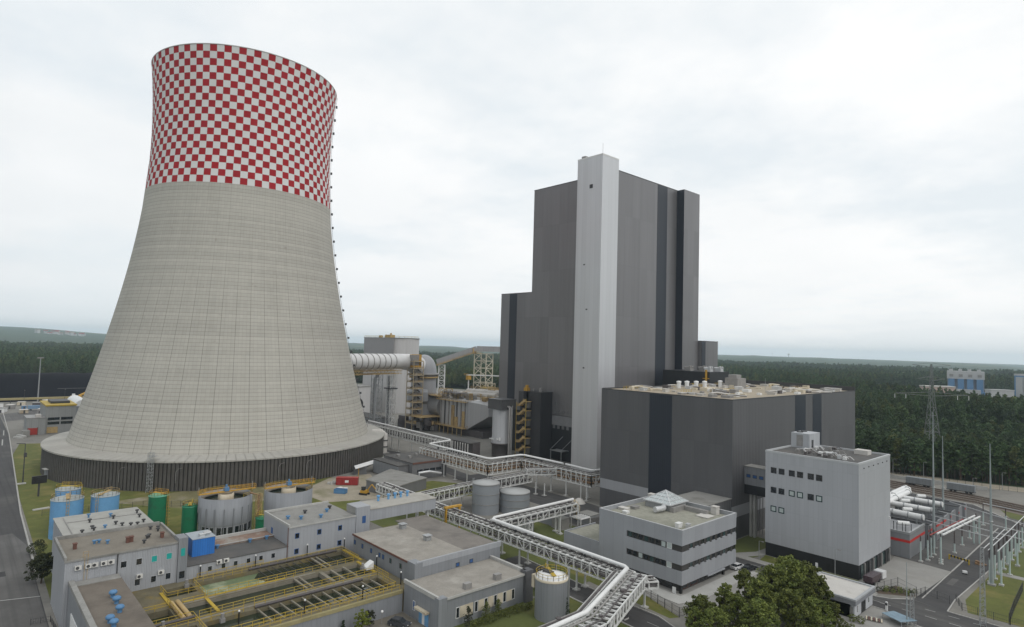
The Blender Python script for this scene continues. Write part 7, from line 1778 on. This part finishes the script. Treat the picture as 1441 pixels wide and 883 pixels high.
for i, (x, y, h_, lb) in enumerate(((-97.2, 79.3, 4.4, 'darker columnar shrub before the dark window of the annex'), (-97.6, 84.2, 3.8, 'slim shrub between the first cream panels of the annex'), (-97.8, 88.0, 3.4, 'slim shrub in front of the middle cream panels of the annex'))):
    k = MB(); rs7 = random.Random(i + 50)
    for j in range(12): leaf_blob(k, (rs7.uniform(-.5, .5), rs7.uniform(-.5, .5), h_ * (.15 + .8 * j / 12)), .62 * (1.15 - .6 * j / 12), 52, .22, rs7)
    t = thing('columnar_shrub', lb, 'shrub', (x, y, 0), 'shrubs along the annex'); c_ = link('foliage', k, LEAFD if i == 0 else LEAF); c_.parent = t
    s_ = link('stem', MB().cyl(0, 0, .07, 0, h_ * .6, 6), BARK); s_.parent = t
k = MB(); rs8 = random.Random(77)
for i in range(40):
    y = 79.5 + i * .42; leaf_blob(k, (-96.3 + rs8.uniform(-.7, .7), y, .55 + rs8.uniform(-.1, .5)), .75, 60, .22, rs8, .8)
t = thing('hedge', 'loose dark green hedge along the annex wall', 'hedge', (-96.3, 88, 0)); part('foliage', k, LEAF, t)
for i, (x, y, r_, lb) in enumerate(((-197.7, 19.4, 2.2, 'big round clipped shrub on the road verge near the blue tanks'), (-205.2, 20.6, 1.1, 'small dark shrub in the grass beneath the nearest blue tank'))):
    k = leaf_blob(MB(), (0, 0, r_ * .62), r_, 900 if i == 0 else 260, .26, random.Random(i + 90), .7, .6); o_ = solo('round_shrub', k, LEAFD, lb, 'shrub'); o_.location = (x, y, .05)
def conifer(h, r, seed):
    rs = random.Random(seed); k = MB()
    n = int(h * 14)
    for i in range(n):
        f = i / n; a = rs.uniform(0, 2 * PI); rr = r * (1 - f) * rs.uniform(.3, 1)
        leaf_blob(k, (rr * math.cos(a), rr * math.sin(a), h * (.06 + .92 * f)), r * .32, 14, .2, rs, .7)
    return k
for i, (x, y, h_, lb) in enumerate(((-87.6, 97.4, 4.6, 'slim dark conifer in front of the white lidded tank'), (-113 + 2.4, 59.2, 2.4, 'small pointed conifer before the basin front wall'), (-107.3, 56.5, 2.0, 'smallest pointed conifer near the bottom edge before the basin'), (-93.0, 101.5, 3.6, 'dark conifer behind the white lidded tank, below the rack'), (-99.5, 101.2, 4.2, 'spreading dark shrub tree under the front pipe rack'), (-96.4, 101.6, 3.4, 'dark bushy shrub between the annex corner and the rack legs'))):
    t = thing('conifer', lb, 'tree', (x, y, 0)); c_ = link('crown', conifer(h_, h_ * .26 if i < 4 else h_ * .42, i + 10), CONIF); c_.parent = t
    s_ = link('trunk', MB().cyl(0, 0, .09, 0, h_ * .7, 6), BARK); s_.parent = t
# loose grass tufts and weeds
# ================================================================ pine forest
def pine(h, r, seed):
    rs = random.Random(seed); lf = MB(); tk = MB()
    tk.tube([(0, 0, 0), (.1, 0, h * .5), (0, 0, h * .92)], [.2, .15, .05], 6)
    n = 34
    for i in range(n):
        f = i / n; z_ = h * (.36 + .62 * f)
        rr = r * 1.12 * (1.04 - f ** 2.6) * rs.uniform(.3, 1.0); a = rs.uniform(0, 2 * PI)
        leaf_blob(lf, (rr * math.cos(a), rr * math.sin(a), z_), r * rs.uniform(.28, .5), 15, 1.0, rs, .6, .3)
    return tk, lf
PR = []
for i in range(5):
    tk, lf = pine((17, 19, 15.5, 18, 20)[i], (2.5, 2.8, 2.3, 3.0, 2.7)[i], i + 200)
    root = bpy.data.objects.new('pine_tree', None); COL.objects.link(root)
    a = link('trunk', tk, BARK); a.parent = root
    b_ = link('crown', lf, PINE); b_.parent = root
    PR.append((root, b_))
BR = []
for i in range(3):
    tk, lf = broadleaf((13, 15, 12)[i], (3.6, 4.2, 3.2)[i], i + 300, 30, 16, 1.15)
    root = bpy.data.objects.new('broadleaf_tree', None); COL.objects.link(root)
    a = link('trunk', tk, BARK); a.parent = root
    b_ = link('crown', lf, PINE); b_.parent = root
    BR.append((root, b_))
rf = random.Random(17)
def edge_y(x):
    # front edge of the pines beyond the sandy track
    return 342 + max(0, (x + 95)) * .40 if x > -95 else 342
front = []
x = -128.0
while x < 4:
    for row in range(3):
        front.append((x + rf.uniform(-.9, .9), edge_y(x) + 1 + row * 3.6 + rf.uniform(-1.2, 1.2)))
    x += 2.35
front = front[:165]
first = True
for i, (x, y) in enumerate(front):
    pi_ = i % 5
    if i < 5: o = PR[pi_][0]
    else: o = copy_tree(PR[pi_][0])
    o.location = (x, y, 0); s_ = rf.uniform(.85, 1.18); o.scale = (s_, s_, s_ * rf.uniform(.72, .95)); o.rotation_euler = (0, 0, rf.uniform(0, 6.28))
    tag(o, 'dark pine standing in the front rows of the forest edge beyond the railway', 'tree', 'pines at the forest edge')
for i in range(24):
    o = BR[i % 3][0] if i < 3 else copy_tree(BR[i % 3][0])
    x = -126 + i * 5.4 + rf.uniform(-1.5, 1.5)
    o.location = (x, edge_y(x) + rf.uniform(-1.5, 1.5), 0); s_ = rf.uniform(.6, 1.0); o.scale = (s_, s_, s_ * rf.uniform(.7, 1.0)); o.rotation_euler = (0, 0, rf.uniform(0, 6.28))
    tag(o, 'rounded broadleaf tree standing among the pines along the forest edge', 'tree', 'broadleaf trees at the forest edge')
# everything behind the front rows reads as one mass
pts = []
fwd = V((cf.x, cf.y)).normalized()
def hidden(x, y): return False
def in_forest(x, y):
    if x > -300: return y > edge_y(x) + 10.5 if x < 60 else y > 330
    if y > 345 and x > -480: return (x + 300) * -1.1944 + 345 < y + 0 and y > 560 - (x + 480) * 1.19
    if x > -960: return y > 560 + (-480 - x) * -.45 + 0 if x > -760 else y > 434 - (x + 760) * -1.45
    return True
FIELDS = [(1090, 1190, 1700, 2350), (1020, 1075, 2050, 2500), (1345, 1440, 1800, 2300), (575, 640, 2000, 2500)]
FA = [(angle_of(a), angle_of(b2), c, d_) for a, b2, c, d_ in FIELDS]
A_L, A_R = angle_of(1225), angle_of(1470)
R_ = 320.0
while R_ < 2700:
    step = 4.3 * (1 if R_ < 900 else (R_ / 900) ** .62)
    dth = step / R_
    th_ = math.atan2(fwd.y, fwd.x) - .80
    while th_ < math.atan2(fwd.y, fwd.x) + .80:
        rr = R_ + rf.uniform(-.5, .5) * step; t2 = th_ + rf.uniform(-.5, .5) * dth
        x, y = rr * math.cos(t2), rr * math.sin(t2)
        if in_forest(x, y):
            clear = math.sin(x * .0061 + 1.3) * math.sin(y * .0053 + .4) + .5 * math.sin(x * .013 - y * .011)
            if not (rr > 700 and clear > .98) and not (A_R < t2 < A_L and 830 < rr < 1330) and not any(b2 < t2 + .008 * math.sin(rr * .01) < a and c < rr + 90 * math.sin(t2 * 60) < d_ for a, b2, c, d_ in FA): pts.append((x, y, step / 4.3))
        th_ += dth
    R_ += step
FLD = mat('meadow', g(.17, .185, .075), .95, var=.25, scale=.01, stain=g(.10, .135, .05), stain_scale=.004)
for a, b2, c, d_ in FA:
    n_ = 10
    poly = [(rr_ * math.cos(t), rr_ * math.sin(t)) for rr_, t in [(c - 60, a + (b2 - a) * i / n_) for i in range(n_ + 1)] + [(d_ + 60, b2 + (a - b2) * i / n_) for i in range(n_ + 1)]]
    struct('field', MB().sheet(poly, .35), FLD)
me = bpy.data.meshes.new('forest'); me.from_pydata([(p[0], p[1], 0) for p in pts], [], [])
at_ = me.attributes.new('sz', 'FLOAT', 'POINT'); at_.data.foreach_set('value', [ (p[2] ** .8) * rf.uniform(.78, 1.2) * (1 + .22 * math.sin(p[0] * .02) * math.sin(p[1] * .017 + 1)) for p in pts])
at2 = me.attributes.new('hz', 'FLOAT', 'POINT'); at2.data.foreach_set('value', [rf.uniform(.82, 1.12) * (1 + .2 * math.sin(p[0] * .023 + .7) * math.sin(p[1] * .019)) * (p[2] ** .12) * (.78 if math.hypot(p[0], p[1]) < 520 + 25 * math.sin(p[0] * .05) else 1.18) for p in pts])
fo = bpy.data.objects.new('forest', me); COL.objects.link(fo); fo['kind'] = 'stuff'
ng = bpy.data.node_groups.new('forest_scatter', 'GeometryNodeTree')
ng.interface.new_socket('Geometry', in_out='INPUT', socket_type='NodeSocketGeometry'); ng.interface.new_socket('Geometry', in_out='OUTPUT', socket_type='NodeSocketGeometry')
gi = ng.nodes.new('NodeGroupInput'); go = ng.nodes.new('NodeGroupOutput')
g2i = ng.nodes.new('GeometryNodeGeometryToInstance')
for root, cr_ in reversed(PR + BR):
    oi = ng.nodes.new('GeometryNodeObjectInfo'); oi.transform_space = 'ORIGINAL'; oi.inputs['Object'].default_value = cr_; oi.inputs['As Instance'].default_value = True
    ng.links.new(oi.outputs['Geometry'], g2i.inputs[0])
iop = ng.nodes.new('GeometryNodeInstanceOnPoints'); iop.inputs['Pick Instance'].default_value = True
ng.links.new(gi.outputs[0], iop.inputs['Points']); ng.links.new(g2i.outputs[0], iop.inputs['Instance'])
rvi = ng.nodes.new('FunctionNodeRandomValue'); rvi.data_type = 'INT'; rvi.inputs[4].default_value = 0; rvi.inputs[5].default_value = 7
ng.links.new(rvi.outputs[2], iop.inputs['Instance Index'])
rvr = ng.nodes.new('FunctionNodeRandomValue'); rvr.data_type = 'FLOAT'; rvr.inputs[2].default_value = 0; rvr.inputs[3].default_value = 6.283; rvr.inputs['Seed'].default_value = 5
cx3 = ng.nodes.new('ShaderNodeCombineXYZ'); ng.links.new(rvr.outputs[1], cx3.inputs[2])
ng.links.new(cx3.outputs[0], iop.inputs['Rotation'])
na = ng.nodes.new('GeometryNodeInputNamedAttribute'); na.data_type = 'FLOAT'; na.inputs['Name'].default_value = 'sz'
nh = ng.nodes.new('GeometryNodeInputNamedAttribute'); nh.data_type = 'FLOAT'; nh.inputs['Name'].default_value = 'hz'
cs = ng.nodes.new('ShaderNodeCombineXYZ'); ng.links.new(na.outputs[0], cs.inputs[0]); ng.links.new(na.outputs[0], cs.inputs[1]); ng.links.new(nh.outputs[0], cs.inputs[2])
ng.links.new(cs.outputs[0], iop.inputs['Scale'])
ng.links.new(iop.outputs[0], go.inputs[0])
md = fo.modifiers.new('scatter', 'NODES'); md.node_group = ng

# ================================================================ things far off
def P_(px, D):
    # a point D metres off in the direction where the surveyed column of the photograph looks
    a = angle_of(px); return D * math.cos(a), D * math.sin(a)
PYL = mat('weathered_pylon', g(.20, .21, .205), .6, .2, var=.1)
def pylon(label, x, y, h, spread, rz, arms, group='high voltage pylons', base=7.5):
    t = thing('pylon', label, 'pylon', (x, y, 0), group)
    k = lattice(MB(), x, y, 0, h * .62, base, 4.8, .22, rz, 2.2)
    k2 = lattice(MB(), x, y, h * .62, h, 2.2, 3.0, .17, rz, .6)
    c, s_ = math.cos(rz), math.sin(rz)
    part('lattice_leg', k, PYL, t); part('lattice_head', k2, PYL, t)
    for z_, w_ in arms:
        a = MB()
        for sg in (-1, 1):
            tip = V((x + sg * w_ * c, y + sg * w_ * s_, z_)); 
            for q_ in (-.6, .6):
                a.beam((x + sg * .8 * c - q_ * s_, y + sg * .8 * s_ + q_ * c, z_ - 1.0), tip, .17); a.beam((x + sg * .8 * c - q_ * s_, y + sg * .8 * s_ + q_ * c, z_ + 1.2), tip, .14)
        part('cross_arm', a, PYL, t)
    return t
x, y = P_(1310, 432); pr_ = pylon('tall lattice pylon rising out of the pine forest beyond the switchyard', x, y, 53, 12, .72, ((52.4, 10.5), (44.5, 7.5), (35.6, 20)))
k = MB()
c, s_ = math.cos(.72), math.sin(.72)
for sg in (-20, -14, 14, 20): k.tube([(x + sg * c, y + sg * s_, 35.2), (x + sg * c, y + sg * s_, 32.8)], .16, 6)
part('insulator', k, WHITEP, pr_)
x, y = P_(583, 1300); pylon('small distant lattice pylon above the desulphurisation tower', x, y, 62, 10, .7, ((60, 8), (50, 11), (42, 9)))
x, y = P_(1278, 1500)
# pale blue boiler plant
x0, y0 = P_(1332, 1150); x1, y1 = P_(1384, 1150)
A, B = V((x0, y0, 0)), V((x1, y1, 0)); ux = (B - A).normalized(); uy = V((-ux.y, ux.x, 0)); L = (B - A).length
fpb = thing('power_block', 'distant white and blue power block with four columns above the forest', 'power block', (x0, y0, 0))
def obox(f0, f1, d0, d1, z0, z1):
    a = A + ux * (L * f0) + uy * d0; q = MB(); P4 = [A + ux * (L * f) + uy * d for f, d in ((f0, d0), (f1, d0), (f1, d1), (f0, d1))]
    return q.prism([(p.x, p.y) for p in P4], z0, z1)
FBL = mat('far_blue_sheet', g(.10, .21, .36), .6, var=.1); FWH = mat('far_white_sheet', g(.42, .42, .42), .6, var=.08)  # blue and white muted, so the fade of distance is put into the colour
part('wall', obox(.0, 1.0, 6, 34, 0, 27), mat('far_grey_sheet', g(.26, .29, .34), .6, var=.1), fpb)
part('upper_wall', obox(-.01, 1.01, 2, 34, 27, 38.5), FWH, fpb)
for i in range(4):
    f = .03 + i * .255
    part('column', obox(f, f + .17, 0, 5.9, 2, 26.9), FBL, fpb); part('opening', obox(f + .03, f + .14, 1.7, 1.99, 30, 34), PIPEG, fpb); part('roof_cap', obox(f + .02, f + .12, 6, 20, 38.5, 41.5), FWH, fpb)
part('base_block', obox(-.02, 1.12, -6, -.2, 0, 9), FBL, fpb); part('base_block', obox(.25, .9, -14, -6.2, 0, 12), FWH, fpb)
x, y = P_(1453, 1120); f2 = thing('power_block', 'distant blue block cut by the edge of view above the forest', 'power block', (x, y, 0)); part('wall', MB().cbox(x, y, 0, 34, 24, 36, .75), FBL, f2); part('band', MB().cbox(x, y, 36, 34.4, 24.4, 2.5, .75), FWH, f2); part('face', MB().cbox(x - 8, y - 9, 4, 16, 12, 30, .75), FWH, f2)
far_b = [(1262, 990, 34, 14, 15, 'FWH', 'low white factory roofs, widest of the group above the trees'), (1281, 1010, 22, 14, 13, 'pink', 'low pinkish factory shed beside the widest white roofs'), (1238, 980, 16, 10, 12, 'FWH', 'small white shed set apart at the tower side of the factory group'), (1318, 1060, 40, 14, 17, 'pink', 'long pale shed at the foot of the blue power block'), (1405, 1090, 30, 12, 15, 'FWH', 'pale shed beyond the blue power block towards the edge'), (1277, 1750, 40, 18, 21, 'FWH', 'tiny pale building far off behind the pylon'), (1300, 1780, 34, 18, 19, 'FWH', 'tiny pale building just beyond the pylon head'), (1328, 1800, 30, 18, 20, 'FWH', 'tiny pale building behind the blue power block')]
pink = mat('pinkish_render', g(.42, .32, .28), .7, var=.15)
for i, (px, D, sx, sy, h_, m_, lb) in enumerate(far_b):
    x, y = P_(px, D); t = thing('factory_shed', lb, 'factory', (x, y, 0), 'far factory sheds above the forest')
    part('wall', MB().cbox(x, y, 0, sx, sy, h_, .74), pink if m_ == 'pink' else FWH, t); part('roof', MB().cbox(x, y, h_, sx + 1, sy + 1, 1.2, .74), ROOFW if i % 2 else FWH, t)
x, y = P_(1110, 9200); wt = thing('water_tower', 'tiny water tower on the far horizon', 'tower', (x, y, 0)); part('shaft', MB().cyl(x, y, 6, 0, 56, 10), FGDC, wt); part('head', MB().lathe(x, y, [(6, 50), (15, 58), (15, 70), (0, 74)], 14), FGDC, wt)
x, y = P_(1087, 9000); wt = thing('radio_mast', 'tiny thin radio mast on the far horizon', 'mast', (x, y, 0)); part('shaft', MB().cyl(x, y, 1.6, 0, 82, 6), FGDC, wt); part('platform', MB().cyl(x, y, 4, 60, 64, 8), FGDC, wt)
hp_ = random.Random(40)
for i in range(16):
    x, y = P_(84 + hp_.uniform(-6, 34) if i < 11 else 60 + hp_.uniform(-10, 20), 5600 + hp_.uniform(-150, 150))
    r_ = math.hypot(x, y); tt = max(0, min(1, (r_ - 2600) / 5600)); tt = tt * tt * (3 - 2 * tt); zg = hill_at(math.atan2(y, x) if math.atan2(y, x) > 0 else math.atan2(y, x) + 2 * PI) * tt
    hz_ = hp_.uniform(8, 22)
    t = thing('house_block', 'tiny house block of the settlement on the far wooded hill', 'house', (x, y, zg), 'settlement on the far hill'); part('wall', MB().cbox(x, y, zg - 8, hp_.uniform(22, 50), 18, hz_ + 8, hp_.uniform(0, 3)), FWH, t); part('roof', MB().cbox(x, y, zg + hz_, 36, 20, 5, .3), RED if i % 3 else pink, t)

# ================================================================ haze: one closed box of pale, even air
hb = MB().box(-16000, 16000, -16000, 16000, -30, 190)
hm = bpy.data.materials.new('haze'); hm.use_nodes = True
nt = hm.node_tree; nt.nodes.clear()
outn = nt.nodes.new('ShaderNodeOutputMaterial')
pv = N(nt, 'ShaderNodeVolumePrincipled', {'Color': (.74, .89, 1.0, 1), 'Density': 0.000085, 'Anisotropy': .2})
nt.links.new(pv.outputs[0], outn.inputs['Volume'])
hz_o = link('haze', hb, hm); hz_o['kind'] = 'stuff'
